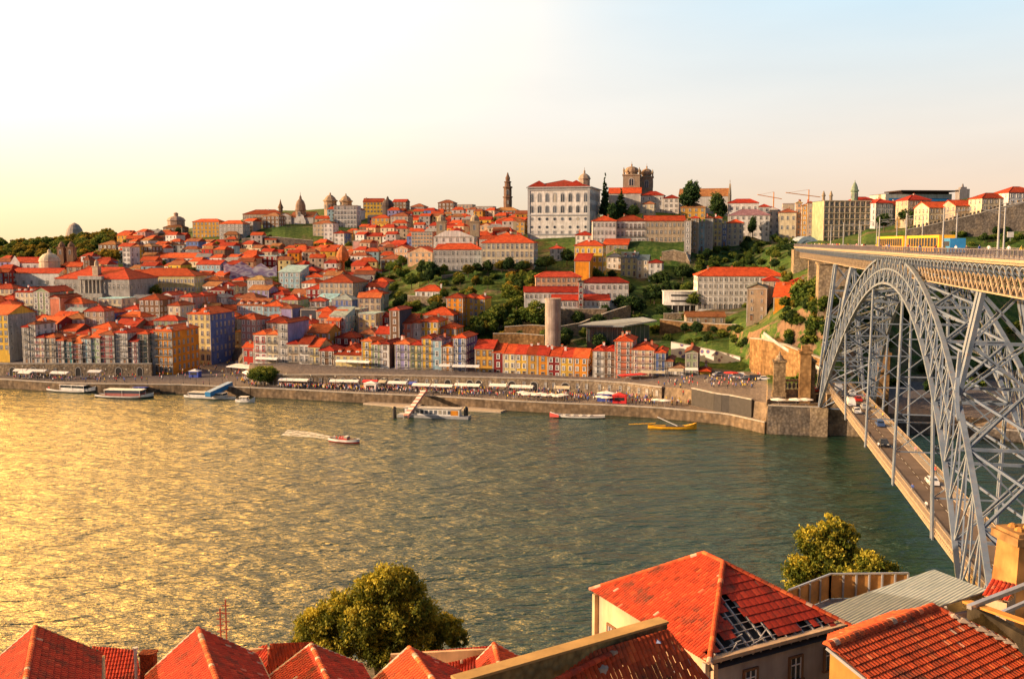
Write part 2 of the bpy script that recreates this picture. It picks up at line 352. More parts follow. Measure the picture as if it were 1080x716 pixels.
def wall_mesh(w, d, h, rt, mat, below=5, pitch=.42):
    b = MB(); b.box(-w / 2, w / 2, 0, d, -below, h)
    if rt == 'gabley': rh = w / 2 * pitch; b.add([(-w / 2, 0, h), (w / 2, 0, h), (0, 0, h + rh), (-w / 2, d, h), (w / 2, d, h), (0, d, h + rh)], [(0, 1, 2), (4, 3, 5)])
    if rt == 'gablex': rh = d / 2 * pitch; b.add([(-w / 2, 0, h), (-w / 2, d, h), (-w / 2, d / 2, h + rh), (w / 2, 0, h), (w / 2, d, h), (w / 2, d / 2, h + rh)], [(1, 0, 2), (3, 4, 5)])
    if rt == 'mono': b.add([(-w / 2, 0, h), (-w / 2, d, h), (-w / 2, d, h + d * .3), (w / 2, 0, h), (w / 2, d, h), (w / 2, d, h + d * .3), ], [(1, 0, 2), (3, 4, 5), (1, 2, 5, 4)])
    return b.mesh('wall', [mat] if not isinstance(mat, list) else mat)
PLACED = []   # footprints (x, y, radius)
HS = []       # house records for the labels
def segment(xl, xr, row, Y, rot):
    C = at((xl + xr) / 2, row, Y); dx, dy = cos(rot), sin(rot); out = []
    for px in (xl, xr):
        q = at(px, row, Y); bx = q.x / q.y
        t = (bx * C.y - C.x) / (dx - bx * dy); out.append(t)
    return C, out[0], out[1]
ROT = radians(-13)
def house(xl, xr, ye, n=3, col='white', roof='orange', rt='hip', Y=None, rot=None, d=11, cols=None, trim='stone', wk='sash', balc=0, dorm=0, chim=None,
          yb=None, sidecol=None, row='', name='house', cat='house', label=None, group=None, base=None, fh=None, below=5, feat='', pitch=.42, nowin=False, ground_arch=False, wsz=None, sidewin=True, skipfloor=(), rec=True, band=True):
    rot = ROT if rot is None else radians(rot)
    xc = (xl + xr) / 2
    if Y is None: Y = solveY(xc, ye, (fh or 3.05) * n + .3)
    C, t0, t1 = segment(xl, xr, ye, Y, rot); w = t1 - t0; C = C + Vector((cos(rot), sin(rot), 0)) * ((t0 + t1) / 2)
    zb = base if base is not None else (at(xc, yb, Y).z if yb else ground(C.x, C.y))
    H = max(3.0, C.z - zb); zb = C.z - H
    r = empty(name, (C.x, C.y, zb), rot, label, cat, group)
    wm = WM[col]
    wl = wall_mesh(w, d, H, rt, wm, below, pitch); wo = bpy.data.objects.new('wall', wl); COL.objects.link(wo); wo.parent = r
    rm, rh = roof_mesh(w, d, rt, RM[roof], .4, pitch); ro = inst('roof', rm, r, (0, 0, H + .02))
    if sidecol:   # a facing of another colour on the side walls
        for s in (-1, 1):
            b = MB(); b.box(-.02 if s < 0 else 0, 0 if s < 0 else .02, .02, d - .02, -below, H - .03); o = b.build('side_facing', WM[sidecol], r, (s * (w / 2 + .012), 0, 0))
    nrm = Vector((cos(rot), sin(rot), 0)); cam = Vector((0, 0, CZ))
    side = 0
    for s in (-1, 1):
        p = C + nrm * (s * w / 2); q = Vector((-p.x, -p.y, 0)); 
        if (nrm * s).dot(q) > 0.04 * q.length: side = s
    if band and n > 1:
        b = MB(); b.box(-w / 2 - .12, w / 2 + .12, -.14, .0, H - .45, H - .02); b.box(-w / 2 - .06, -w / 2 + .3, -.07, -.002, -1, H - .5); b.box(w / 2 - .3, w / 2 + .06, -.07, -.002, -1, H - .5); b.build('cornice', TRIM, r)
    far = Y > 560
    f = H / n; ww, wh = wsz or (min(1.25, f * .42), min(2.0, f * .6))
    if far and not wsz: ww, wh = ww * 1.15, wh * .95
    cols = cols or max(1, int(round(w / (2.7 if not far else 3.4))))
    if not nowin:
        wm_ = win(wk, trim); dc = int(rnd() * cols)
        for k in range(n):
            if k in skipfloor: continue
            for i in range(cols):
                x = -w / 2 + w * (i + .5) / cols
                if k == 0 and i == dc and not far and not ground_arch: inst('door', DOOR, r, (x, -.003, 0), (1.3, 1, min(2.6, f * .85)))
                elif k == 0 and ground_arch: inst('arch', win('arch', 'stone'), r, (x, -.003, 0), (min(2.4, w / cols * .75), 1.5, f * .88))
                else: inst('window', wm_, r, (x, -.003, f * k + f * (.22 if not balc or k == 0 else .08)), (ww, 1, wh if not balc or k == 0 else min(2.3, f * .76)))
        if side and sidewin and d > 5:
            sc_ = max(1, int(d / (3.6 if far else 3.2)))
            for k in range(n):
                if k in skipfloor: continue
                for i in range(sc_):
                    if rnd() < .12: continue
                    inst('window', wm_, r, (side * (w / 2 + (.045 if sidecol else .003)), d * (i + .5) / sc_, f * k + f * .22), (ww, 1, wh), side * pi / 2)
    if balc and Y < 620:
        b = MB(); bw = w * .92; b.box(-bw / 2, bw / 2, -.75, -.015, -.12, 0, 0)
        b.box(-bw / 2, bw / 2, -.75, -.71, .92, .98, 1)
        k = int(bw / .3)
        for i in range(k + 1): x = -bw / 2 + .02 + (bw - .04) * i / k; b.box(x - .025, x + .025, -.745, -.715, 0, .92, 1)
        me = b.mesh('balcony', [TRIM, {1: IRON, 2: REDP, 3: GREENP}[balc]])
        for k in range(1, n): inst('balcony', me, r, (0, 0, f * k + .02))
    for i in range(dorm):
        x = -w / 2 + w * (i + .5) / dorm; dm = inst('dormer', DORM[0], r, (x, .9, H + .35)); inst('dormer_roof', DORM[1], dm, (0, 0, 0)); inst('window', win('sash', 'white'), dm, (0, -.003, 0), (1.0, 1, 1.0))
    ch = chim if chim is not None else (0 if far else int(rnd() * 2.2))
    for i in range(ch): inst('chimney', CHIM[int(rnd() * 3)], r, (uni(-w * .4, w * .4), uni(.35, .75) * d, H + rh * .75))
    cc = C + Vector((-sin(rot), cos(rot), 0)) * d / 2
    PLACED.append((cc.x, cc.y, w / 2, d / 2, rot))
    if rec and label is None: HS.append(dict(o=r, col=col, roof=roof, rt=rt, n=n, w=w, H=H, balc=balc, dorm=dorm, chim=ch, row=row, px=xc, py=ye, feat=feat, side=sidecol, Y=Y, trim=trim))
    r['_h'] = H; r['_w'] = w
    return r
def blocked(x, y, m=0):
    for cx, cy, hw, hd, a in PLACED:
        dx, dy = x - cx, y - cy
        if abs(dx) + abs(dy) > 90: continue
        u = dx * cos(a) + dy * sin(a); v = -dx * sin(a) + dy * cos(a)
        if abs(u) < hw + m and abs(v) < hd + m: return True
    return False
RN = {'hip': 'hipped', 'gablex': 'ridged', 'gabley': 'gable-fronted', 'flat': 'flat', 'mono': 'sloping'}
NUMW = ['', 'one', 'two', 'three', 'four', 'five', 'six', 'seven', 'eight', 'nine']
ORD = ['first', 'second', 'third', 'fourth', 'fifth', 'sixth', 'seventh', 'eighth', 'ninth', 'tenth', 'eleventh', 'twelfth', 'thirteenth', 'fourteenth', 'fifteenth', 'sixteenth', 'seventeenth', 'eighteenth', 'nineteenth', 'twentieth']
MARKS = []   # (phrase, px, py) of named landmarks that hillside houses can be placed by
def roofword(h): return {'orange': 'orange', 'red': 'red', 'brown': 'brown', 'dark': 'dark', 'grey': 'grey', 'slate': 'slate', 'purple': 'purplish', 'rust': 'rusty'}[h['roof']]
def label_houses():
    used = {}
    rows = {}
    for h in HS: rows.setdefault(h['row'], []).append(h)
    for rn, hs in rows.items():
        hs.sort(key=lambda h: h['px'])
        for i, h in enumerate(hs):
            h['L'] = hs[i - 1] if i else None; h['R'] = hs[i + 1] if i + 1 < len(hs) else None; h['i'] = i
    def look(h, lvl):
        s = ''
        ar = h['H'] / h['w']
        if ar > 1.5: s += 'tall narrow '
        elif ar < .55: s += 'long low '
        s += h['col'] + ' '
        s += (NUMW[h['n']] + '-storey ' if h['n'] > 1 else 'single-storey ')
        s += 'house'
        if h['feat']: s += ' ' + h['feat']
        if lvl: s += ' with ' + (roofword(h) + ' roof' if h['rt'] != 'flat' else 'flat roof')
        return s
    def rel(h):
        if h['row'] and h['row'][0] != '~':
            L, R = h['L'], h['R']
            if L and R: return ('between %s and %s houses' % (L['col'], R['col']) if L['col'] != R['col'] else 'between two %s houses' % L['col'])
            o = L or R
            return 'at the end, beside the %s house' % o['col'] if o else ''
        b = sorted(MARKS, key=lambda m: (m[1] - h['px']) ** 2 + 3 * (m[2] - h['py']) ** 2)[0]
        dx, dy = h['px'] - b[1], h['py'] - b[2]
        return ('below the ' if dy > 6 and abs(dx) < dy * 2.2 else 'above the ' if dy < -6 and abs(dx) < -dy * 2.2 else 'beside the ') + b[0]
    seen = set()
    pend = []
    for h in sorted(HS, key=lambda h: -h['w'] * h['H'] / h['Y'] ** 2):
        done = False
        rowp = (' on ' + h['row']) if h['row'] and h['row'][0] != '~' else ''
        for lab in (look(h, 1) + ' ' + rel(h), look(h, 0) + ' ' + rel(h) + rowp, look(h, 1) + ' ' + rel(h) + rowp):
            lab = lab.strip()
            if lab not in seen and len(lab.split()) <= 16: seen.add(lab); h['o']['label'] = lab; done = True; break
        if not done: pend.append(h)
    grp = {}
    for h in pend: grp.setdefault(rel(h), []).append(h)
    for rl, hs in grp.items():
        hs.sort(key=lambda h: (h['py'] // 1, h['px']))
        for i, h in enumerate(hs):
            adj = [[], ['small'], ['plain'], ['weathered']][0]
            side = ''
            cands = []
            if h['chim']: cands.append(look(h, 1) + ' and ' + NUMW[min(9, h['chim'])] + ' chimneys ' + rl if h['chim'] > 1 else look(h, 1) + ' and one chimney ' + rl)
            others = [k for k in HS if k is not h]
            near = sorted(others, key=lambda k: (k['px'] - h['px']) ** 2 + (k['py'] - h['py']) ** 2)[:4]
            for k in near:
                pre = 'behind' if k['Y'] < h['Y'] - 8 else 'in front of' if k['Y'] > h['Y'] + 8 else 'next to'
                cands.append('%s %s house, %s roof, %s %s %s house with %s roof, %s' % (('wide' if h['w'] > 12 else 'small'), h['col'], roofword(h), pre, 'a', k['col'], roofword(k), rl.replace('below the', 'below').replace('above the', 'above').replace('beside the', 'by')))
            for c in cands:
                if c not in seen and len(c.split()) <= 16: seen.add(c); h['o']['label'] = c; break
            else:
                for q in range(40):
                    c = '%s %s house, %s from the left among those %s' % (h['col'], RN[h['rt']] + '-roofed', ORD[min(19, q)], rl)
                    if c not in seen: seen.add(c); h['o']['label'] = c; break
        
    for h in HS:
        r = h['row']
        h['o']['group'] = 'houses in ' + r if r and r[0] != '~' else ('houses on the hillside above the quay' if h['Y'] < 560 else 'houses near the hilltop')
# ---------------------------------------------------------------- ground, river, sky
def build_terrain():
    bs = []
    x = -700
    while x < 1700:
        bs.append(x); x += 6 if -30 < x < 1110 else 60
    bs += [811.2, 812.3, 868.5, 871.5, 159.5, 160.8, 905.5, 911.5]; bs = sorted(set(bs))
    vs = []; fs = []; K = None
    for b in bs:
        c = column(b); rows = [(c[0][0], -3.0)] + list(c[:3]); 
        for (ya, za), (yb, zb) in zip(c[2:], c[3:]):
            m = max(1, 6)
            for i in range(1, m + 1): rows.append((ya + (yb - ya) * i / m, za + (zb - za) * i / m))
        yl = rows[-1][0]; rows += [(yl + 250, rows[-1][1] - 4), (yl + 900, 0)]
        K = len(rows)
        for j, (Y, z) in enumerate(rows):
            if 6 < j < K - 2: z += .5 * sin(b * .11 + j) * min(1, (j - 5) * .2)
            vs.append(((b - 540) / F * Y, Y, z))
    for i in range(len(bs) - 1):
        for j in range(K - 1): fs.append((i * K + j, (i + 1) * K + j, (i + 1) * K + j + 1, i * K + j + 1))
    me = bpy.data.meshes.new('hillside'); me.from_pydata(vs, [], fs)
    m, n, b = nt('hillside_ground'); co = coords(n, 'World')
    f = noise(n, co, .045, 6, .7); f2 = noise(n, co, .4, 5, .7)
    g = ramp(n, f2, [(.3, (.02, .045, .012)), (.5, (.05, .10, .02)), (.7, (.13, .16, .04))])
    e = ramp(n, f2, [(.3, (.08, .06, .04)), (.7, (.22, .16, .10))])
    k = ramp(n, f, [(.53, (0, 0, 0)), (.64, (1, 1, 1))])
    a = mix(n, g, e, k)
    # steep ground is bare rock
    geo = N(n, 'ShaderNodeNewGeometry'); sx = N(n, 'ShaderNodeSeparateXYZ'); n.links.new(geo.outputs['True Normal'], sx.inputs[0])
    s = ramp(n, sx.outputs['Z'], [(.45, (1, 1, 1)), (.75, (0, 0, 0))])
    vr = N(n, 'ShaderNodeTexVoronoi'); vr.inputs['Scale'].default_value = .35; mp = coords(n, 'World', sv=(1, 1, .5)); n.links.new(mp, vr.inputs['Vector'])
    rk = ramp(n, vr.outputs['Distance'], [(.0, (.17, .11, .07)), (.5, (.24, .15, .09)), (1, (.05, .035, .03))])
    a = mix(n, a, mix(n, rk, g, ramp(n, noise(n, co, .12, 5, .7), [(.48, (0, 0, 0)), (.54, (1, 1, 1))])), s)
    # the paved quay and streets near the river level
    px = N(n, 'ShaderNodeSeparateXYZ'); n.links.new(geo.outputs['Position'], px.inputs[0])
    pv = ramp(n, noise(n, co, 1.2, 3), [(.3, (.13, .11, .10)), (.7, (.24, .20, .175))])
    mr = N(n, 'ShaderNodeMapRange'); mr.inputs['From Min'].default_value = 9.6; mr.inputs['From Max'].default_value = 10.4; n.links.new(px.outputs['Z'], mr.inputs['Value'])
    fl = ramp(n, sx.outputs['Z'], [(.9, (0, 0, 0)), (.97, (1, 1, 1))])
    a2 = mix(n, pv, a, mr.outputs[0])
    wallc = ramp(n, noise(n, co, .5, 5), [(.3, (.12, .09, .06)), (.7, (.30, .22, .14))])
    lowk = ramp(n, mr.outputs[0], [(0, (1, 1, 1)), (1, (0, 0, 0))])
    a2 = mix(n, a2, mix(n, wallc, pv, fl), lowk)
    n.links.new(a2, b.inputs['Base Color']); b.inputs['Roughness'].default_value = .95; b.inputs['Specular IOR Level'].default_value = .1
    bump(n, b, f2, .8, .6)
    me.materials.append(m); o = bpy.data.objects.new('hillside_terrain', me); COL.objects.link(o); tag(o, kind='structure')
build_terrain()
def build_near_bank():
    nx, ny = 60, 30; vs = []; fs = []
    for i in range(nx):
        X = -160 + 320 * i / (nx - 1)
        sh = 122 + 3 * sin(X * .05) - .02 * max(0, -X - 40)
        for j in range(ny):
            Y = -60 + (sh + 60) * j / (ny - 1); z = 3.4 + max(0, (sh - 14) - Y) * .31
            z = min(z, 40)
            if j == ny - 1: z = 3.4
            vs.append((X, Y, z))
        vs.append((X, sh + .1, -3))
    K = ny + 1
    for i in range(nx - 1):
        for j in range(K - 1): fs.append((i * K + j, (i + 1) * K + j, (i + 1) * K + j + 1, i * K + j + 1))
    me = bpy.data.meshes.new('near_bank'); me.from_pydata(vs, [], fs)
    m, n, b = nt('near_ground'); co = coords(n, 'World'); a = ramp(n, noise(n, co, .35, 5), [(.35, (.03, .045, .015)), (.55, (.10, .08, .05)), (.75, (.2, .16, .11))])
    n.links.new(a, b.inputs['Base Color']); b.inputs['Roughness'].default_value = .95; me.materials.append(m)
    o = bpy.data.objects.new('near_bank_ground', me); COL.objects.link(o); tag(o, kind='structure')
build_near_bank()
def build_river():
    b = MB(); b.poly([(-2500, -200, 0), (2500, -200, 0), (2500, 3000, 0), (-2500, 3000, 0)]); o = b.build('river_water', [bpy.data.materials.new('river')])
    m = o.data.materials[0]; m.use_nodes = True; n = m.node_tree; p = n.nodes['Principled BSDF']
    co = coords(n, 'World')
    mp = N(n, 'ShaderNodeMapping'); mp.inputs['Rotation'].default_value = (0, 0, radians(-30)); mp.inputs['Scale'].default_value = (.42, 1.05, 1); n.links.new(co, mp.inputs[0]); w = mp.outputs[0]
    a = noise(n, w, .16, 3, .5); c = noise(n, w, .6, 4, .55); d = noise(n, w, 2.0, 3, .6)
    big = noise(n, co, .02, 3)
    def mul(s, k):
        q = N(n, 'ShaderNodeMath', operation='MULTIPLY'); n.links.new(s, q.inputs[0]); q.inputs[1].default_value = k; return q.outputs[0]
    def add(s, t):
        q = N(n, 'ShaderNodeMath', operation='ADD'); n.links.new(s, q.inputs[0]); n.links.new(t, q.inputs[1]); return q.outputs[0]
    h = add(add(mul(a, 1.7), mul(c, .75)), mul(d, .10))
    bp = N(n, 'ShaderNodeBump'); bp.inputs['Strength'].default_value = 1; bp.inputs['Distance'].default_value = WAVE; n.links.new(h, bp.inputs['Height']); n.links.new(bp.outputs[0], p.inputs['Normal'])
    col = ramp(n, big, [(.3, (.008, .038, .026)), (.7, (.016, .052, .032))])
    n.links.new(col, p.inputs['Base Color']); p.inputs['Roughness'].default_value = .21; p.inputs['IOR'].default_value = 2.1; p.inputs['Specular IOR Level'].default_value = .6; p.inputs['Specular Tint'].default_value = (1.0, .84, .50, 1)  # gold tint put into the reflections imitates the low sun's glow
    tag(o, kind='structure')
WAVE = 1.7
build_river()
SUN_AZ, SUN_EL = -106, 16     # degrees from straight ahead (negative = to the left), and above the horizon
def build_sky():
    w = bpy.data.worlds.new('World'); SC.world = w; w.use_nodes = True; n = w.node_tree; bg = n.nodes['Background']
    sky = N(n, 'ShaderNodeTexSky', sky_type='NISHITA'); sky.sun_disc = False; sky.sun_elevation = radians(SUN_EL)
    sky.sun_rotation = radians(SUN_AZ); sky.air_density = 1.5; sky.dust_density = 4.0
    tc = N(n, 'ShaderNodeTexCoord'); s = N(n, 'ShaderNodeSeparateXYZ'); n.links.new(tc.outputs['Generated'], s.inputs[0])
    def M(op, a, b=None, clamp=False):
        q = N(n, 'ShaderNodeMath', operation=op); q.use_clamp = clamp
        for i, v in enumerate((a, b)):
            if v is None: continue
            if isinstance(v, (int, float)): q.inputs[i].default_value = v
            else: n.links.new(v, q.inputs[i])
        return q.outputs[0]
    # haze band of a summer evening: warm near the horizon and towards the sun, paler and bluer away from it
    x, y, z = s.outputs; hl = M('SQRT', M('ADD', M('MULTIPLY', x, x), M('MULTIPLY', y, y)))
    ax = M('DIVIDE', x, M('MAXIMUM', hl, .001)); ay = M('DIVIDE', y, M('MAXIMUM', hl, .001))
    def facing(az): return M('ADD', M('MULTIPLY', ax, sin(radians(az))), M('MULTIPLY', ay, cos(radians(az))))
    warm = ramp(n, z, [(0, (.96, .76, .46)), (.045, (.99, .88, .66)), (.12, (1.0, .985, .94)), (.24, (1.0, 1.0, .97)), (.45, (.48, .55, .60)), (1, (.14, .22, .38))])
    cool = ramp(n, z, [(0, (.92, .64, .46)), (.04, (.96, .74, .56)), (.10, (.94, .85, .76)), (.22, (.64, .83, .95)), (.42, (.22, .34, .44)), (1, (.10, .17, .30))])
    k = ramp(n, M('ADD', M('MULTIPLY', facing(-75), .5), .5), [(.45, (0, 0, 0)), (.80, (1, 1, 1))])
    base = mix(n, cool, warm, k)
    back = ramp(n, M('ADD', M('MULTIPLY', ay, .5), .5), [(.1, (.30, .35, .48)), (.7, (1, 1, 1))])
    base = mix(n, base, back, 1.0, 'MULTIPLY')
    cn = N(n, 'ShaderNodeTexNoise'); cm = N(n, 'ShaderNodeMapping'); cm.inputs['Scale'].default_value = (1.2, 1.2, 6); n.links.new(tc.outputs['Generated'], cm.inputs[0]); n.links.new(cm.outputs[0], cn.inputs['Vector']); cn.inputs['Scale'].default_value = 2.2; cn.inputs['Detail'].default_value = 6
    base = mix(n, base, ramp(n, cn.outputs['Fac'], [(.35, (.955, .96, .97)), (.68, (1.04, 1.03, 1.02))]), 1.0, 'MULTIPLY')
    # added gold glow apart from the sun, mostly out of view, gilding the river
    g = M('POWER', M('MAXIMUM', facing(-51), 0.0), GLOWP); el = ramp(n, z, [(0, (.02, .02, .02)), (.05, (.04, .04, .04)), (.12, (.16, .16, .16)), (.2, (.75, .75, .75)), (.28, (1, 1, 1)), (.5, (.8, .8, .8)), (.75, (.1, .1, .1)), (.9, (0, 0, 0))])
    gl = mix(n, mix(n, (0, 0, 0), (1.0, .50, .09), g), el, 1.0, 'MULTIPLY')
    sc = N(n, 'ShaderNodeVectorMath', operation='SCALE'); n.links.new(gl, sc.inputs[0]); sc.inputs['Scale'].default_value = GLOW
    ns = N(n, 'ShaderNodeVectorMath', operation='SCALE'); n.links.new(sky.outputs[0], ns.inputs[0]); ns.inputs['Scale'].default_value = .02
    a1 = N(n, 'ShaderNodeVectorMath', operation='ADD'); n.links.new(base, a1.inputs[0]); n.links.new(sc.outputs[0], a1.inputs[1])
    a2 = N(n, 'ShaderNodeVectorMath', operation='ADD'); n.links.new(a1.outputs[0], a2.inputs[0]); n.links.new(ns.outputs[0], a2.inputs[1])
    n.links.new(a2.outputs[0], bg.inputs[0]); bg.inputs[1].default_value = SKY
    l = bpy.data.lights.new('sun', 'SUN'); l.energy = SUNP; l.color = (1.0, .70, .45); l.angle = radians(.6)
    o = bpy.data.objects.new('sun', l); COL.objects.link(o)
    az, el_ = radians(SUN_AZ), radians(SUN_EL); d = Vector((sin(az) * cos(el_), cos(az) * cos(el_), sin(el_)))
    o.rotation_euler = d.to_track_quat('Z', 'Y').to_euler()
SKY = .95; SUNP = 7.2; GLOW = 27.0; GLOWP = 9
build_sky()
cam = bpy.data.cameras.new('camera'); co_ = bpy.data.objects.new('camera', cam); COL.objects.link(co_); co_.location = (0, 0, CZ)
co_.rotation_euler = (radians(90) - PITCH, 0, 0); cam.sensor_width = 36; cam.lens = 36 * F / 1080; cam.clip_end = 6000; cam.clip_start = .5; SC.camera = co_
SC.view_settings.view_transform = 'Standard'; SC.view_settings.look = 'None'; SC.view_settings.exposure = 0
# ---------------------------------------------------------------- the iron bridge
YAW = radians(11.62); CU, CV = -209.62, 37.64
def BR(u, v, z):
    du, dv = u - CU, v - CV
    return Vector((du * sin(YAW) - dv * cos(YAW), du * cos(YAW) + dv * sin(YAW), z))
BRZ = atan2(cos(YAW), sin(YAW))      # heading of the +u axis
def bridge_paint():
    m, n, b = nt('bridge_paint'); co = coords(n, 'World')
    a = ramp(n, noise(n, co, .5, 4), [(.3, (.10, .14, .20)), (.6, (.165, .21, .28)), (.8, (.24, .25, .25))])
    a = mix(n, a, (.30, .17, .09), ramp(n, noise(n, co, 1.6, 5, .7), [(.55, (0, 0, 0)), (.75, (.6, .6, .6))]))
    n.links.new(a, b.inputs['Base Color']); b.inputs['Roughness'].default_value = .55; return m
BP = bridge_paint()
BPL = plain('bridge_cornice_sunlit_paint', (.36, .28, .20), .6)  # cream cornice paint; on the truss lattice it imitates peach sunlight
bridge = empty('arch_bridge', BR(0, 0, 0), 0, 'great double-deck iron arch bridge crossing the river at the right side of the photo', 'bridge')
def loc(u, v, z): return BR(u, v, z) - BR(0, 0, 0)
ZE = lambda u: 22 + 31.2 * (1 - abs(u / 86) ** 2.05)
ZI = lambda u: 8 + 39.7 * (1 - abs(u / 86) ** 2.0)
def VV(z): return 7.4 + (3.3 - 7.4) * min(1.05, max(0, (z - 8) / 45))
US = [-96.75 + 182.75 * i / 34 for i in range(35)]
for s in (1, -1):
    E_ = [loc(u, s * VV(ZE(u)), ZE(u)) for u in US]; I_ = [loc(u, s * VV(ZI(u)), ZI(u)) for u in US]
    M_ = [loc(u, s * VV((ZE(u) + ZI(u)) / 2), ZE(u) * .52 + ZI(u) * .48) for u in US]
    for nm, L, w, h in (('upper_chord', E_, .7, .45), ('lower_chord', I_, .7, .45)):
        b = MB()
        for p, q in zip(L, L[1:]): b.bar(p - (q - p) * .015, q + (q - p) * .015, w, h)
        b.build(nm, BP, bridge)
    b = MB()
    for p, q in list(zip(M_, M_[1:]))[6:-6]: b.bar(p, q, .34, .34)
    for p, q in zip(E_, I_): b.bar(p, q, .26, .26)
    for i in range(34):
        b.bar(E_[i], I_[i + 1], .2, .2); b.bar(I_[i], E_[i + 1], .2, .2)
    for k, i in ((0, 0), (1, 34)): b.bar(E_[i], I_[i] , .9, .7)
    b.build('arch_lattice', BP, bridge)
# bracing between the two ribs, along both chords
for nm, Z in (('upper_bracing', ZE), ('lower_bracing', ZI)):
    b = MB(); st = 2
    for i in range(0, 35, st):
        u = US[i]; z = Z(u); v = VV(z); b.bar(loc(u, v, z), loc(u, -v, z), .4, .4)
        if i + st <= 34:
            u2 = US[i + st]; z2 = Z(u2); v2 = VV(z2)
            if abs(u) < 22 and abs(u2) < 22 and nm == 'upper_bracing': continue
            b.bar(loc(u, v, z), loc(u2, -v2, z2), .34, .34); b.bar(loc(u, -v, z), loc(u2, v2, z2), .34, .34)
    b.build(nm, BP, bridge)
b = MB()
for i in range(0, 35, 2):
    u = US[i]; b.bar(loc(u, VV(ZE(u)), ZE(u)), loc(u, -VV(ZI(u)), ZI(u)), .22); b.bar(loc(u, -VV(ZE(u)), ZE(u)), loc(u, VV(ZI(u)), ZI(u)), .22)
b.build('cross_bracing', BP, bridge)
# upper deck
U0, U1, DZ, TZ = -205, 238, 53.9, 49.5
b = MB()
def bbox(b, u0, u1, v0, v1, z0, z1, m=0):
    P = [loc(u, v, z) for z in (z0, z1) for u, v in ((u0, v0), (u1, v0), (u1, v1), (u0, v1))]
    b.add(P, [(0, 3, 2, 1), (4, 5, 6, 7), (0, 1, 5, 4), (1, 2, 6, 5), (2, 3, 7, 6), (3, 0, 4, 7)], m)
bbox(b, U0, U1, -4.3, 4.3, DZ - .5, DZ - .05)
b.build('upper_deck', plain('deck_asphalt', (.10, .09, .085), .9), bridge)
for s in (1, -1):
    b = MB(); bbox(b, U0, U1, min(s * 4.3, s * 4.75), max(s * 4.3, s * 4.75), DZ - .3, DZ + .05); bbox(b, U0, U1, min(s * 4.3, s * 4.5), max(s * 4.3, s * 4.5), DZ - .6, DZ - .302)
    b.build('cornice', BPL, bridge)
    b = MB(); u = U0 + .6; 
    while u < U1 - 3:     # scalloped brackets under the cornice
        for k in range(6):
            a0, a1 = pi * k / 6, pi * (k + 1) / 6
            b.bar(loc(u + 1.3 - 1.25 * cos(a0), s * 4.42, DZ - 1.75 + .95 * sin(a0)), loc(u + 1.3 - 1.25 * cos(a1), s * 4.42, DZ - 1.75 + .95 * sin(a1)), .22, .16)
        b.bar(loc(u, s * 4.45, DZ - .7), loc(u, s * 2.7, DZ - 2.3), .16, .2)
        u += 2.6
    b.build('scalloped_edge', BP, bridge)
    b = MB(); u = U0
    b.bar(loc(U0, s * 4.6, DZ + 1.15), loc(U1, s * 4.6, DZ + 1.15), .1, .1); b.bar(loc(U0, s * 4.6, DZ + .2), loc(U1, s * 4.6, DZ + .2), .07, .07)
    while u < U1: b.bar(loc(u, s * 4.6, DZ), loc(u, s * 4.6, DZ + 1.15), .05 if int(u * 3) % 6 else .11); u += .5
    b.build('railing', plain('railing_paint', (.13, .12, .15), .6), bridge)
    b = MB(); bbox(b, U0, U1, s * 2.4 - .25, s * 2.4 + .25, TZ - .2, TZ); b.build('truss_bottom_chord', BPL, bridge)
    b = MB(); bbox(b, U0, U1, s * 2.4 - .2, s * 2.4 + .2, DZ - 1.2, DZ - .76)
    u = U0; k = 0
    while u < U1 - 6.5:
        b.bar(loc(u, s * 2.55, TZ), loc(u + 3.6, s * 2.55, DZ - 1), .17, .22); b.bar(loc(u, s * 2.25, DZ - 1), loc(u + 3.6, s * 2.25, TZ), .18, .22)
        u += 2.6
    b.build('truss_lattice', BPL, bridge)  # warm cornice paint stands in for sunlight on the lattice
b = MB(); u = U0
while u < U1: bbox(b, u, u + .25, -2.2, 2.2, DZ - 1.1, DZ - .52); b.bar(loc(u, -2.4, TZ), loc(u, 2.4, TZ), .22); b.bar(loc(u, -2.4, TZ), loc(u + 5, 2.4, TZ), .14); u += 5
b.build('floor_beams', IRON, bridge)  # dark colour imitates the shade inside the truss
b = MB()
for v in (-1.9, -.5, .9, 2.3): bbox(b, U0, U1, v - .05, v + .05, DZ - .046, DZ + .03)
b.build('tram_rails', CHROME, bridge)
# piers: iron trestles on the banks and on the arch
def trestle(u, z0, z1, hw0, hw1, ln0, ln1, name='pier', n=4):
    b = MB(); cs = []
    for su in (-1, 1):
        for sv in (-1, 1):
            p, q = loc(u + su * ln0, sv * hw0, z0), loc(u + su * ln1, sv * hw1, z1); b.bar(p, q, .62, .62); cs.append((p, q))
    def pt(c, t): return c[0] + (c[1] - c[0]) * t
    for i in range(n):
        a, t = i / n, (i + 1) / n
        for i1, i2 in ((0, 1), (2, 3), (0, 2), (1, 3)):
            if name == 'spandrel_column' and (i1, i2) in ((0, 2), (1, 3)): continue
            b.bar(pt(cs[i1], a), pt(cs[i2], t), .24); b.bar(pt(cs[i2], a), pt(cs[i1], t), .24); b.bar(pt(cs[i1], t), pt(cs[i2], t), .28)
    return b.build(name, BP, bridge)
trestle(101, 10, TZ - .3, 6.4, 2.6, 4.2, 2.2, n=5); trestle(-101, 8, TZ - .3, 6.4, 2.6, 4.2, 2.2, n=5)
for u in (66, -66): trestle(u, ZE(u) + .2, TZ - .3, VV(ZE(u)), 2.5, .9, .9, 'spandrel_column', 2)
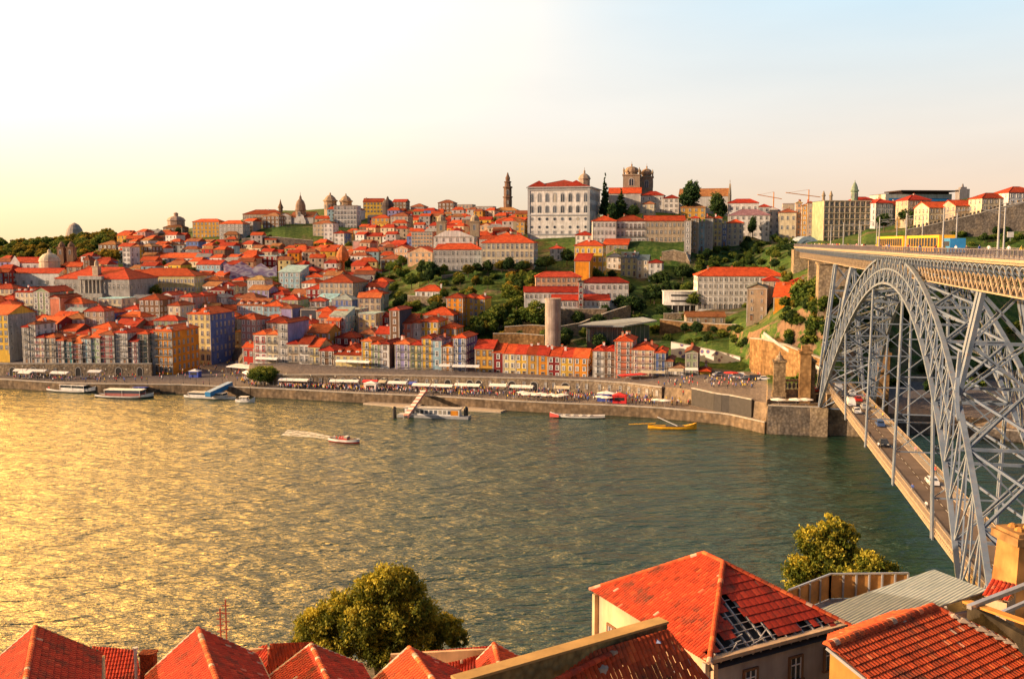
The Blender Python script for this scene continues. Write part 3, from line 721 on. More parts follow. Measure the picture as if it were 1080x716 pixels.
# curved ironwork where the spandrel column meets the arch
for s in (1, -1):
    for sg in (1, -1):
        b = MB(); u0 = sg * 66; pr = None
        for k in range(7):
            a = pi / 2 * k / 6; u = u0 + sg * 4.5 * (1 - cos(a)); z = ZE(u0) + 6 - 6.4 * sin(a) - max(0, (abs(u) - 66)) * .5; p = loc(u, s * (VV(z) + .4), z)
            if pr: b.bar(pr, p, .5, .35)
            pr = p
        b.build('curved_strut', BP, bridge)
# masonry pier at the far upper end
for q in ([(128, 137, -4.6, 4.6, 30, TZ - .9), (127.4, 137.6, -5.0, 5.0, TZ - .9, TZ - .3)], [(232, 246, -5, 5, 36, DZ - 1.3)], [(170, 173, -4.2, 4.2, 34, TZ - .3)]):
    b = MB()
    for e in q: bbox(b, *e)
    b.build('masonry_pier', STONE, bridge)
# lower deck
LZ = 12.35
b = MB(); bbox(b, -92, 112, -3.9, 3.9, LZ - .35, LZ); b.build('lower_deck', plain('lower_asphalt', (.115, .085, .07), .85, 0, .35, .3), bridge)
b = MB()
for v in (-3.3, 3.3): bbox(b, -92, 112, v - .65, v + .65, LZ + .004, LZ + .16)
b.build('lower_pavement', plain('pavement_slabs', (.30, .26, .22), .9), bridge)
b = MB()
for u in range(-90, 110, 4): bbox(b, u, u + 1.9, -.06, .06, LZ + .003, LZ + .008)
b.build('lane_marking', WHITE, bridge)
for s in (1, -1):
    b = MB(); bbox(b, -90, 90, s * 4.1 - .15, s * 4.1 + .15, LZ - 1.0, LZ - .72); bbox(b, -90, 90, s * 4.1 - .15, s * 4.1 + .15, LZ + .2, LZ + .42)
    bbox(b, -90, 90, s * 4.1 - .03, s * 4.1 + .03, LZ - .72, LZ - .3)
    u = -90
    while u < 89: b.bar(loc(u, s * 4.12, LZ - .72), loc(u + .9, s * 4.12, LZ + .2), .12); b.bar(loc(u + .9, s * 4.12, LZ - .72), loc(u, s * 4.12, LZ + .2), .12); u += .9
    b.build('side_girder', BPL if s > 0 else BP, bridge)
    b = MB(); b.bar(loc(-90, s * 4.1, LZ + 1.35), loc(90, s * 4.1, LZ + 1.35), .12, .12)
    u = -90
    while u < 90: b.bar(loc(u, s * 4.1, LZ + .42), loc(u, s * 4.1, LZ + 1.35), .07); u += .5
    b.build('parapet', BPL, bridge)
for u in (-52, -17.5, 17.5, 52):
    zi = ZI(u) - .2; v1 = VV(zi)
    for s in (1, -1):
        b = MB()
        for du in (-.45, .45): b.bar(loc(u + du, s * 4.45, LZ - 1.6), loc(u + du, s * v1, zi), .3, .3)
        z = LZ + 1; k = 0
        while z < zi - 1.5:
            t = (z - LZ + 1.6) / (zi - LZ + 1.6); vv = 4.45 + (v1 - 4.45) * t
            b.bar(loc(u - .45, s * vv, z), loc(u + .45, s * vv, z + 1.3), .1); z += 1.4
        b.build('hanger', BP, bridge)
    b = MB(); n = max(2, int((zi - LZ - 5) / 7))
    zz = [LZ + 4.8 + (zi - LZ - 5.5) * i / n for i in range(n + 1)]
    def hv(z): return 4.45 + (v1 - 4.45) * (z - LZ + 1.6) / (zi - LZ + 1.6)
    for i, z in enumerate(zz):
        b.bar(loc(u, hv(z), z), loc(u, -hv(z), z), .22)
        if i < n: b.bar(loc(u, hv(z), z), loc(u, -hv(zz[i + 1]), zz[i + 1]), .16); b.bar(loc(u, -hv(z), z), loc(u, hv(zz[i + 1]), zz[i + 1]), .16)
    b.bar(loc(u, 4.45, LZ - 1.4), loc(u, -4.45, LZ - 1.4), .5, .5)
    b.build('hanger_bracing', BP, bridge)
for u0, u1 in ((84, 128), (-128, -84)):
    b = MB()
    for sv in (1, -1):
        bbox(b, u0, u1, min(sv * 5.2, sv * 10), max(sv * 5.2, sv * 10), -2, 8.3 if u0 > 0 else 8)
    bbox(b, u0 + 3, u1, -5.3, 5.3, -2, LZ - .4)
    b.build('abutment', STONE, bridge)
# ochre masonry pillar at the far springing
for s in (1, -1):
    b = MB(); bbox(b, 93, 97, s * 11 - 1.6, s * 11 + 1.6, 6, 23); bbox(b, 92.5, 97.5, s * 11 - 2, s * 11 + 2, 23, 23.8); bbox(b, 93.5, 96.5, s * 11 - 1.2, s * 11 + 1.2, 23.8, 25.2); b.build('masonry_pillar', STONEO, bridge)
# ---------------------------------------------------------------- houses along the river, from left to right
FY = lambda px: lerp([(-60, 402), (0, 397), (60, 393), (145, 391), (200, 400), (262, 393), (320, 385), (390, 376), (460, 370), (520, 366), (600, 358), (660, 350), (720, 345), (760, 343)], px)
RA = 'the quayside row over the old wall'
A = [(-14, 8, 333, 5, 'yellow', 'orange', 'gablex', dict(d=16, sidecol='grey', row='~', yb=370)),
 (23, 30, 346, 5, 'pale grey', 'red', 'hip', dict(balc=1)), (30, 37, 343, 6, 'white', 'brown', 'hip', dict(balc=1, feat='with a wooden attic')),
 (37, 47, 357, 4, 'cream', 'red', 'hip', dict(balc=2, trim='white')), (47, 58, 357, 4, 'beige', 'orange', 'hip', dict(balc=1)), (58, 67, 360, 4, 'pale grey', 'orange', 'hip', dict(balc=1, trim='red')),
 (67, 76, 361, 4, 'teal', 'brown', 'hip', dict(balc=1, trim='white')), (76, 86, 363, 4, 'brown', 'orange', 'gablex', dict(balc=2, trim='white')), (86, 95.5, 358, 4, 'light blue', 'brown', 'hip', dict(trim='white', balc=1)),
 (95.5, 105, 357, 4, 'green', 'orange', 'gablex', dict(trim='white')), (105, 120, 354, 5, 'grey', 'brown', 'hip', dict(balc=2, trim='red')), (120, 134, 352, 5, 'pale grey', 'red', 'hip', dict(balc=1, trim='white', dorm=1)),
 (134, 145, 361, 4, 'white', 'red', 'gablex', dict(balc=1, trim='red')), (145, 155.5, 353, 5, 'beige', 'orange', 'hip', dict(balc=1, trim='green')), (155.5, 162, 352, 5, 'pale grey', 'red', 'hip', dict(balc=1))]
for xl, xr, ye, n, c, rf, rt, k in A:
    k = dict(k); k.setdefault('row', RA); k.setdefault('yb', 383.5); house(xl, xr, ye - 1.3, n, c, rf, rt, Y=FY((xl + xr) / 2), d=k.pop('d', 12), chim=k.pop('chim', int(rnd() * 3)), **k)
MARKS += [('orange corner block', 180, 372), ('tall yellow and blue block', 222, 350), ('domed white church', 40, 275), ('grey columned palace', 98, 300), ('long pale yellow hall', 170, 298), ('mural-painted wall', 262, 284),
          ('long white arcaded house', 182, 275), ('round-towered church', 320, 230), ('long red-roofed monastery', 275, 228), ('white five-storey block', 365, 230), ('great white palace', 590, 220), ('square-windowed hotel block', 443, 250),
          ('white church with red pyramid roof', 480, 245), ('long cream seminary', 500, 270), ('concrete lift tower', 583, 345), ('grey glass pavilion', 648, 348), ('domed cathedral', 668, 200), ('white convent on the slope', 610, 305),
          ('long white five-storey convent', 787, 305), ('orange terraced houses', 490, 325), ('square dome on the skyline', 186, 230), ('beige red-roofed market block', 355, 300), ('column with an orange top', 362, 270), ('grid-fronted apartment block', 893, 230)]
OB = 'orange corner block with stone arcade and iron balconies beside the plaza'
house(162, 181, 349, 5, 'orange', 'orange', 'hip', Y=392, d=20, yb=392.5, balc=1, trim='stone', cols=4, dorm=2, label=OB, ground_arch=True, name='corner_block', cat='building', chim=1)
house(198, 221.5, 331, 6, 'pale yellow', 'orange', 'hip', Y=425, d=21, yb=380, sidecol='blue', cols=4, trim='stone', dorm=2, chim=1, label='tall six-storey block, yellow front and side painted shade-blue, above the plaza', name='corner_block', cat='building', ground_arch=True)  # blue side facing puts that wall's shade into the colour
house(247, 254, 350, 4, 'grey', 'rust', 'hip', Y=448, d=14, trim='white', row='~')
RB = 'the quayside row left of the orange awnings'
B = [(256, 267.5, 368, 2, 'red', 'orange', 'gablex', dict(d=8)), (267.5, 281, 354, 4, 'white', 'orange', 'hip', dict(trim='red', balc=2)), (281, 293, 354, 4, 'cream', 'orange', 'hip', dict(balc=1)),
 (293, 303, 342, 6, 'pale grey', 'orange', 'hip', dict(d=20, sidecol='lilac', trim='white', balc=1, sidewin=False)), (303, 315, 364, 3, 'beige', 'red', 'hip', dict(balc=1)), (315, 326, 364, 3, 'white', 'orange', 'gablex', dict(balc=1)),
 (326, 337, 367, 3, 'pale yellow', 'orange', 'gablex', dict(balc=1)), (337, 352, 371, 3, 'brown', 'red', 'hip', dict(trim='white', balc=1)), (353, 381, 375.5, 2, 'pale yellow', 'orange', 'hip', dict(dorm=3, d=15, pitch=.6, trim='stone', chim=2, skipfloor=())),
 (381.5, 392, 361, 4, 'yellow', 'orange', 'hip', dict(balc=1, trim='white')), (392, 401, 364, 4, 'green', 'orange', 'hip', dict(balc=1, trim='white')), (401, 410.5, 364, 4, 'white', 'red', 'hip', dict(trim='brown', sidecol='brown', d=16, sidewin=False)),
 (416.5, 432, 364, 4, 'lilac', 'orange', 'hip', dict(balc=1, trim='white')), (432, 445, 365, 4, 'pale yellow', 'red', 'hip', dict(balc=1, trim='green')), (445, 455.5, 358, 5, 'yellow', 'orange', 'hip', dict(balc=1)),
 (455.5, 466, 360, 4, 'light blue', 'purple', 'hip', dict(trim='white')), (466, 478, 367, 4, 'orange', 'orange', 'gabley', dict(trim='white', balc=1)), (478, 491.5, 357.5, 5, 'blue', 'orange', 'hip', dict(balc=1, trim='white', sidecol='purple', d=16)),
 (501, 520, 369, 3, 'ochre', 'red', 'gablex', dict(trim='brown')), (520, 531, 373, 3, 'dark red', 'orange', 'gablex', dict(trim='white')), (531, 543.8, 374, 3, 'pale yellow', 'orange', 'gablex', dict(trim='white')),
 (543.8, 556, 374.6, 3, 'yellow', 'red', 'gablex', dict(trim='white')), (556, 567, 375.2, 3, 'ochre', 'orange', 'gablex', dict(trim='stone')), (567, 578, 375.8, 3, 'orange', 'red', 'gablex', dict(trim='stone')),
 (578, 591, 377, 3, 'dark red', 'orange', 'gablex', dict(trim='white')), (591, 605, 378, 3, 'yellow', 'red', 'gablex', dict(trim='white')), (605, 620, 378.6, 3, 'orange', 'orange', 'gablex', dict(trim='white')),
 (625.5, 637, 371, 4, 'white', 'red', 'hip', dict(balc=1, trim='grey')), (637, 648.6, 371.5, 4, 'brown', 'red', 'hip', dict(balc=1, trim='white')),
 (648.6, 667, 361, 6, 'salmon', 'orange', 'hip', dict(balc=1, trim='white', chim=3, d=16)), (667, 690, 370, 5, 'cream', 'orange', 'hip', dict(balc=2, trim='white', d=15)), (691, 702, 373, 4, 'blue', 'orange', 'hip', dict(trim='stone', balc=1, d=14)),
 (703, 709.5, 382, 3, 'brown', 'brown', 'hip', dict(trim='stone', d=14)), (709.5, 721.5, 389, 2, 'white', 'brown', 'hip', dict(trim='stone', d=9)), (723, 736, 373, 4, 'green', 'brown', 'gabley', dict(trim='stone', d=15, sidecol='slate grey')),
 (738, 749, 393, 1, 'yellow', 'orange', 'hip', dict(d=9, trim='white'))]
for xl, xr, ye, n, c, rf, rt, k in B:
    k = dict(k); xc = (xl + xr) / 2
    k.setdefault('yb', lerp([(256, 389), (300, 391), (390, 394), (460, 396.5), (520, 397), (620, 401), (650, 403), (690, 404), (760, 406)], xc))
    k.setdefault('row', RB if xc < 262 else 'the row above the arcade' if xc < 500 else 'the row of coloured houses above the arcade' if xc < 622 else 'the balconied row near the ramp')
    house(xl, xr, ye - 1.5, n, c, rf, rt, Y=FY(xc), d=k.pop('d', 12), chim=k.pop('chim', int(rnd() * 2.6)), **k)
# ---------------------------------------------------------------- second and third rows
H2 = [ # xl, xr, eave row, storeys, colour, roof, type, extras
 (8, 20, 355, 2, 'white', 'grey', 'gabley', {}), (36, 60, 341, 3, 'dark red', 'orange', 'gablex', {}), (60, 80, 349, 2, 'brown', 'orange', 'gablex', {}), (80, 96, 352, 2, 'grey', 'red', 'hip', {}), (97, 118, 346, 3, 'salmon', 'orange', 'hip', {}), (120, 143, 344, 3, 'brown', 'red', 'gablex', {}),
 (146, 160, 343, 3, 'grey', 'red', 'hip', {}), (28, 50, 338, 2, 'beige', 'red', 'hip', {}), (55, 75, 335, 2, 'cream', 'orange', 'gablex', {}), (82, 104, 332, 2, 'stone', 'dark', 'gablex', dict(feat='under a dark slate roof')), (66, 84, 331, 2, 'white', 'grey', 'gablex', {}), (104, 128, 315, 3, 'cream', 'grey', 'flat', dict(feat='with small square windows')),
 (128, 150, 327, 2, 'stone', 'red', 'hip', {}), (147, 168, 316, 5, 'brown', 'orange', 'hip', dict(trim='white')), (170, 181, 311, 5, 'white', 'red', 'gabley', {}), (177, 190, 322, 4, 'cream', 'orange', 'hip', dict(Y=455)), (190, 203, 313, 5, 'pink', 'red', 'hip', {}), (203, 216, 312, 4, 'salmon', 'red', 'hip', {}),
 (221, 233, 314, 3, 'white', 'grey', 'gabley', {}), (235, 250, 318, 2, 'white', 'red', 'gabley', {}), (0, 15, 316, 3, 'pink', 'red', 'hip', {}), (16, 35, 308, 4, 'cream', 'red', 'hip', dict(dorm=3)), (52, 63, 314, 4, 'salmon', 'red', 'gabley', dict(nowin=True, d=16, feat='with a blank front')), (63, 87, 320, 3, 'pink', 'orange', 'hip', dict(trim='stone')),
 (-20, -2, 318, 3, 'orange', 'orange', 'hip', {}), (250, 281, 322, 3, 'light blue', 'brown', 'gablex', dict(dorm=4, trim='white', d=14, feat='with a row of dormers')), (250, 268, 336, 2, 'grey', 'orange', 'hip', {}), (274, 298, 338, 2, 'white', 'orange', 'hip', {}), (296, 308, 325, 3, 'lilac', 'brown', 'hip', dict(nowin=True, feat='with a blank wall')),
 (308, 318, 328, 2, 'beige', 'brown', 'hip', {}), (317, 334, 326, 3, 'slate grey', 'slate', 'flat', dict(nowin=True, feat='faced in slate')), (334, 350, 328, 3, 'cream', 'orange', 'hip', {}), (348, 364, 333, 4, 'light blue', 'grey', 'mono', dict(trim='white')), (345, 358, 338, 4, 'red', 'orange', 'gablex', dict(d=18, Y=418)), (325, 345, 351, 3, 'ochre', 'orange', 'gablex', dict(d=14)),
 (365, 378, 327, 4, 'cream', 'grey', 'flat', {}), (378, 396, 331, 4, 'pale yellow', 'grey', 'flat', {}), (394, 410, 334, 3, 'red', 'red', 'hip', dict(trim='white')), (411, 421, 327, 6, 'brown', 'red', 'hip', dict(d=15, sidecol='slate grey', sidewin=False, trim='white', feat='standing clear of its neighbours')), (422, 434, 341, 4, 'salmon', 'orange', 'mono', {}), (434, 444, 340, 4, 'pale grey', 'orange', 'hip', {}),
 (443, 462, 339, 4, 'yellow', 'orange', 'hip', dict(trim='white')), (464, 481, 346, 3, 'orange', 'orange', 'hip', {}), (447, 478, 332, 3, 'brown', 'orange', 'hip', {}), (471, 488, 314, 7, 'orange', 'orange', 'hip', dict(Y=424, trim='stone', feat='with a stepped hipped roof')), (488, 500, 314, 5, 'yellow', 'orange', 'hip', dict(Y=428)), (499, 511, 315, 5, 'yellow', 'orange', 'hip', dict(Y=428, sidewin=False)),
 (438, 466, 307, 1, 'white', 'orange', 'hip', dict(feat='among the gardens')), (380, 398, 343, 2, 'red', 'red', 'hip', {}), (396, 414, 352, 2, 'brown', 'red', 'gablex', {}), (378, 396, 352, 2, 'beige', 'brown', 'hip', {}), (416, 434, 352, 2, 'brown', 'orange', 'hip', {}), (455, 474, 351, 2, 'purple', 'purple', 'gablex', {}), (354, 376, 356, 2, 'dark red', 'red', 'hip', {}),
 (303, 322, 352, 2, 'brown', 'orange', 'gablex', {}), (303, 328, 341, 2, 'beige', 'red', 'hip', {}), (255, 275, 346, 2, 'brown', 'rust', 'hip', {}),
 (323, 350, 305, 3, 'dark red', 'red', 'hip', dict(feat='with a white door high up')), (337, 372, 298, 4, 'beige', 'orange', 'hip', dict(d=22, label='large beige market block under a long red roof in the middle of the old town', name='market_block', cat='building')),
 (272, 292, 270, 3, 'dark red', 'grey', 'flat', {}), (294, 316, 287, 3, 'light blue', 'grey', 'mono', {}), (317, 334, 286, 2, 'dark red', 'red', 'hip', {}), (236, 258, 279, 3, 'lilac', 'red', 'hip', dict(rot=8)), (350, 371, 316, 3, 'blue', 'grey', 'hip', {}), (330, 349, 318, 2, 'light blue', 'grey', 'mono', {}),
 (207, 232, 279, 3, 'light blue', 'red', 'gablex', dict(feat='with tall windows', trim='white')), (158, 206, 272, 2, 'white', 'orange', 'gablex', dict(wk='arch', d=14, label='long white arcaded house with an orange roof on the left slope', name='arcaded_house')),
 (129, 137, 261, 5, 'white', 'grey', 'flat', dict(feat='shaped like a tower', rot=-13)), (139, 147, 260, 4, 'yellow', 'brown', 'hip', {}), (147, 160, 260, 4, 'brown', 'brown', 'hip', {}), (104, 122, 258, 3, 'brown', 'rust', 'hip', {}), (92, 104, 268, 2, 'cream', 'orange', 'hip', {}),
 (203, 231, 234, 4, 'ochre', 'orange', 'hip', dict(trim='stone')), (231, 256, 236, 4, 'grey', 'orange', 'hip', dict(trim='white')), (172, 192, 240, 2, 'brown', 'rust', 'hip', {}), (160, 182, 247, 2, 'beige', 'orange', 'hip', {}), (84, 100, 250, 1, 'cream', 'grey', 'mono', {}),
 (341, 351, 236, 5, 'white', 'grey', 'flat', {}), (352, 363, 246, 4, 'white', 'red', 'hip', dict(sidecol='blue')), (373, 388, 243, 4, 'pale yellow', 'orange', 'flat', {}), (372, 392, 254, 4, 'pink', 'grey', 'flat', dict(nowin=True, feat='with a bare wall')), (330, 350, 236, 3, 'beige', 'brown', 'hip', {}), (277, 294, 228, 3, 'brown', 'brown', 'hip', {}),
 (414, 428, 213, 3, 'brown', 'red', 'gablex', {}), (433, 447, 218, 3, 'grey', 'brown', 'hip', {}), (392, 410, 230, 3, 'ochre', 'orange', 'hip', {}), (412, 430, 228, 4, 'beige', 'brown', 'hip', {}), (462, 478, 214, 4, 'brown', 'brown', 'hip', {}), (448, 460, 222, 3, 'grey', 'red', 'hip', {}), (480, 498, 216, 3, 'beige', 'brown', 'flat', {}), (500, 520, 218, 4, 'pale grey', 'brown', 'flat', {}), (520, 545, 222, 3, 'brown', 'rust', 'hip', {}),
 (506, 518, 238, 3, 'peach', 'red', 'gabley', {}), (516, 544, 247, 2, 'white', 'red', 'hip', dict(d=16)), (524, 553, 234, 3, 'ochre', 'rust', 'hip', {}), (400, 416, 258, 2, 'salmon', 'orange', 'gabley', dict(d=14)), (416, 430, 262, 3, 'peach', 'orange', 'gabley', dict(d=14)), (430, 456, 266, 2, 'peach', 'orange', 'gabley', dict(d=18)),
 (392, 408, 297, 2, 'white', 'orange', 'hip', {}), (386, 406, 303, 2, 'white', 'red', 'gablex', {}), (383, 398, 314, 1, 'brown', 'red', 'gablex', {}), (402, 422, 273, 2, 'brown', 'brown', 'hip', {}),
 # around the cathedral hill
 (580, 592, 262, 2, 'white', 'red', 'hip', {}), (606, 636, 259, 4, 'yellow', 'orange', 'hip', dict(Y=492, trim='white', feat='in bright paint below the palace')), (606, 622, 275, 3, 'orange', 'red', 'mono', dict(Y=478, nowin=True, feat='with one sloping roof')), (607, 624, 248, 2, 'white', 'red', 'hip', {}), (636, 662, 258, 1, 'stone', 'orange', 'mono', {}),
 (640, 656, 271, 2, 'white', 'slate', 'hip', {}), (655, 672, 272, 3, 'pale yellow', 'slate', 'gablex', dict(dorm=2)), (672, 684, 274, 3, 'cream', 'slate', 'gablex', {}), (684, 698, 277, 3, 'white', 'red', 'hip', {}), (722, 729, 233, 6, 'grey', 'brown', 'flat', {}), (729, 737, 230, 6, 'stone', 'red', 'hip', {}), (737, 744, 234, 5, 'light blue', 'grey', 'flat', {}),
 (744, 752, 230, 6, 'grey', 'brown', 'hip', {}), (753, 761.5, 230, 5, 'pale yellow', 'orange', 'hip', {}), (761.5, 767, 236, 4, 'blue', 'grey', 'flat', {}), (767, 784, 235, 4, 'cream', 'orange', 'hip', {}), (718, 744, 219, 2, 'ochre', 'rust', 'hip', {}), (676, 700, 206, 3, 'pale grey', 'red', 'hip', {}), (700, 716, 209, 3, 'white', 'red', 'hip', {}), (678, 690, 215, 3, 'cream', 'brown', 'hip', {}),
 (769, 812, 227, 4, 'white', 'purple', 'hip', dict(d=16, trim='stone', feat='with tall windows')), (768, 800, 214, 3, 'white', 'red', 'hip', dict(Y=585)), (804, 823, 222, 4, 'white', 'red', 'gabley', {}), (822, 840, 224, 3, 'cream', 'brown', 'hip', dict(Y=560)), (800, 812, 218, 4, 'pale grey', 'red', 'hip', {}), (826, 838, 215, 3, 'beige', 'brown', 'flat', {}),
 (840, 846, 214, 7, 'peach', 'rust', 'hip', dict(Y=560)), (846, 852, 217, 7, 'ochre', 'rust', 'hip', dict(Y=556)), (852, 858, 214, 7, 'beige', 'brown', 'hip', dict(Y=552)), (858, 864, 218, 6, 'salmon', 'rust', 'hip', dict(Y=548)), (864, 870, 214, 7, 'peach', 'orange', 'hip', dict(Y=544)),
 (924, 942, 214, 4, 'white', 'red', 'hip', dict(rot=10)), (929, 958, 217, 3, 'stone', 'orange', 'hip', dict(rot=10)), (958, 982, 211, 4, 'beige', 'red', 'hip', dict(rot=8)), (980, 1008, 219, 3, 'cream', 'orange', 'gablex', dict(rot=8)), (1008, 1036, 217, 3, 'beige', 'orange', 'gablex', dict(rot=8)), (900, 926, 212, 3, 'cream', 'red', 'hip', dict(rot=5)), (1036, 1066, 209, 4, 'cream', 'orange', 'hip', dict(rot=6)), (1064, 1096, 203, 4, 'white', 'orange', 'hip', dict(rot=5)),
 (816, 837, 313, 5, 'orange', 'orange', 'gablex', dict(Y=362, d=22, rot=-20, nowin=True, feat='on the cliff edge')), (834, 852, 298, 2, 'salmon', 'red', 'hip', dict(Y=392)), (845, 862, 293, 2, 'dark red', 'red', 'hip', dict(Y=405)), (805, 822, 296, 3, 'beige', 'red', 'hip', {}),
 (962, 985, 386, 3, 'pale yellow', 'orange', 'gablex', dict(Y=345, rot=10, feat='seen through the arch')), (985, 1004, 392, 3, 'light blue', 'red', 'hip', dict(Y=350, rot=10, feat='seen through the arch')), (1062, 1092, 338, 3, 'white', 'orange', 'hip', dict(Y=385, rot=5)), (1070, 1100, 360, 3, 'cream', 'red', 'hip', dict(Y=372, rot=5)), (930, 948, 398, 2, 'stone', 'rust', 'hip', dict(Y=345, rot=8)), (1022, 1046, 372, 3, 'brown', 'orange', 'hip', dict(Y=372, rot=5)), (1040, 1060, 395, 3, 'beige', 'red', 'hip', dict(Y=362, rot=5))]
for xl, xr, ye, n, c, rf, rt, k in H2:
    k = dict(k); k.setdefault('row', '~'); k.setdefault('trim', random.choice(['white', 'stone', 'stone', 'grey']))
    house(xl, xr, ye, n, c, rf, rt, d=k.pop('d', uni(10, 13)), **k)
# ---------------------------------------------------------------- landmark buildings
def part(b, name, mats, r, **k): return b.build(name, mats, r, **k)
def windows(r, w, H0, floors, fh, cols, y=-.003, kind='sash', trim='stone', sz=(1.2, 1.9), x0=None, rz=0, off=.22, ds=None, name='window', side=0):
    m = win(kind, trim)
    for k in range(floors):
        for i in range(cols):
            t = (i + .5) / cols
            if side: inst(name, m, r, (side * (w / 2 + .003), ds * t, H0 + fh * k + fh * off), (sz[0], 1, sz[1]), side * pi / 2)
            else: inst(name, m, r, (-w / 2 + w * t if x0 is None else x0 + w * t, y, H0 + fh * k + fh * off), (sz[0], 1, sz[1]))
LM = dict(row='~', rec=False)
# great white palace on the hill
pal = house(557, 622, 197, 4, 'white', 'red', 'hip', Y=598, d=40, yb=248, rot=-14, chim=0, nowin=True, band=False, pitch=.25, name='palace', cat='palace', label='great white palace on the hilltop with rows of tall windows and grey corner bands', below=8)
H = pal['_h']; w = pal['_w']
fh = H / 5
windows(pal, w, fh * 3.35, 1, fh * 1.3, 8, kind='arch', trim='grey', sz=(2.6, 5.6), off=.05); windows(pal, w, fh * 2.25, 1, fh, 8, kind='arch', trim='grey', sz=(2.6, 4.6), off=.05)
windows(pal, w, fh * 1.35, 1, fh, 8, kind='round', trim='grey', sz=(2.2, 2.2), off=.12); windows(pal, w, fh * .55, 1, fh, 8, kind='round', trim='grey', sz=(2.0, 2.0), off=.1); windows(pal, w, 0, 1, fh, 8, trim='grey', sz=(2.2, 2.6), off=.0)
windows(pal, w, fh * 2.25, 2, fh * 1.15, 9, kind='arch', trim='grey', sz=(2.2, 4.6), side=1, ds=40); windows(pal, w, 0, 2, fh, 9, trim='grey', sz=(2, 2.6), side=1, ds=40)
b = MB()
for x in (-w / 2 - .2, w / 2 - 1.3): b.box(x, x + 1.5, -.35, -.004, -2, H)
for z in (0.0, fh * 2.0, H - 2.2): b.box(-w / 2 - .3, w / 2 + .3, -.5, -.004, z, z + .8)
b.box(-w / 2 - 1, w / 2 + 1, -1.1, 41, H - .7, H - .02); part(b, 'cornice', GREYM, pal)
b = MB(); b.lathe([(3.4, 0), (3.4, 4), (3.9, 4.2), (3.9, 4.7), (3.0, 6.3), (1.6, 7.4), (.6, 7.8), (.6, 9.4), (.15, 9.8), (.1, 11.4)], 8, (w * .33, 18, H + 1)); part(b, 'lantern', plaster('lantern_stone', (.5, .38, .28)), pal)
for i in (-.36, .25):
    b = MB(); hw = 6; b.add([(i * w - hw, 2, H + .5), (i * w + hw, 2, H + .5), (i * w + hw, 12, H + .5), (i * w - hw, 12, H + .5), (i * w, 7, H + 4.2)], [(0, 1, 4), (1, 2, 4), (2, 3, 4), (3, 0, 4)]); part(b, 'roof_turret', RM['red'], pal)
# long seminary: cream and white ranges
house(457, 508, 263, 3, 'pale grey', 'orange', 'hip', Y=521, d=14, yb=286, rot=-4, chim=2, cols=11, label='long pale range with brown balcony end beside the cream seminary', name='seminary_wing', cat='building', skipfloor=(), below=6)
house(508, 563, 256, 3, 'cream', 'orange', 'hip', Y=514, d=18, yb=281, rot=-8, chim=0, cols=11, sidecol='light blue', label='long cream seminary with end wall painted shade-blue above the gardens', name='seminary', cat='building', wsz=(1.6, 2.8))  # light blue end facing imitates shade on the end wall
# hotel block with square windows
hb = house(434, 456, 245, 4, 'peach', 'grey', 'flat', Y=640, d=16, rot=-10, cols=7, chim=0, sidecol='salmon', label='pale block with a grid of small square windows above the gardens', name='hotel_block', cat='building', wsz=(1.6, 1.6), yb=261)
# white church with pyramid roof
ch = house(457, 500, 250, 2, 'white', 'grey', 'flat', Y=560, d=14, yb=262, rot=-6, cols=6, chim=0, label='white church with red pyramid roof between two squat stone towers', name='church', cat='church')
b = MB(); w = ch['_w']; H = ch['_h']; b.add([(-5, 2, H), (7, 2, H), (7, 12, H), (-5, 12, H), (1, 7, H + 5.5)], [(0, 1, 4), (1, 2, 4), (2, 3, 4), (3, 0, 4)]); part(b, 'pyramid_roof', RM['red'], ch)
b = MB(); b.add([(-w / 2, -.1, H), (w / 2, -.1, H), (w * .12, -.1, H + 3.5), (-w * .2, -.1, H + 3.5), (-w / 2, 2, H), (w / 2, 2, H), (w * .12, 2, H + 3.5), (-w * .2, 2, H + 3.5)], [(0, 1, 2, 3), (5, 4, 7, 6), (1, 5, 6, 2), (4, 0, 3, 7), (3, 2, 6, 7)]); part(b, 'gable', WM['white'], ch)
for s in (-1, 1):
    b = MB(); x = s * w * .42; b.box(x - 2.6, x + 2.6, 14, 19, -3, H + 8.5); b.box(x - 3, x + 3, 13.6, 19.4, H + 8.5, H + 9.2); b.lathe([(2.6, 9.2), (2.3, 11.2), (1.2, 12.4), (.2, 13)], 8, (x, 16.5, H)); t = part(b, 'bell_tower', WM['stone'], ch)
    inst('belfry_opening', win('arch', 'stone'), t, (x, 13.99, H + 4), (1.8, 1, 3.4))
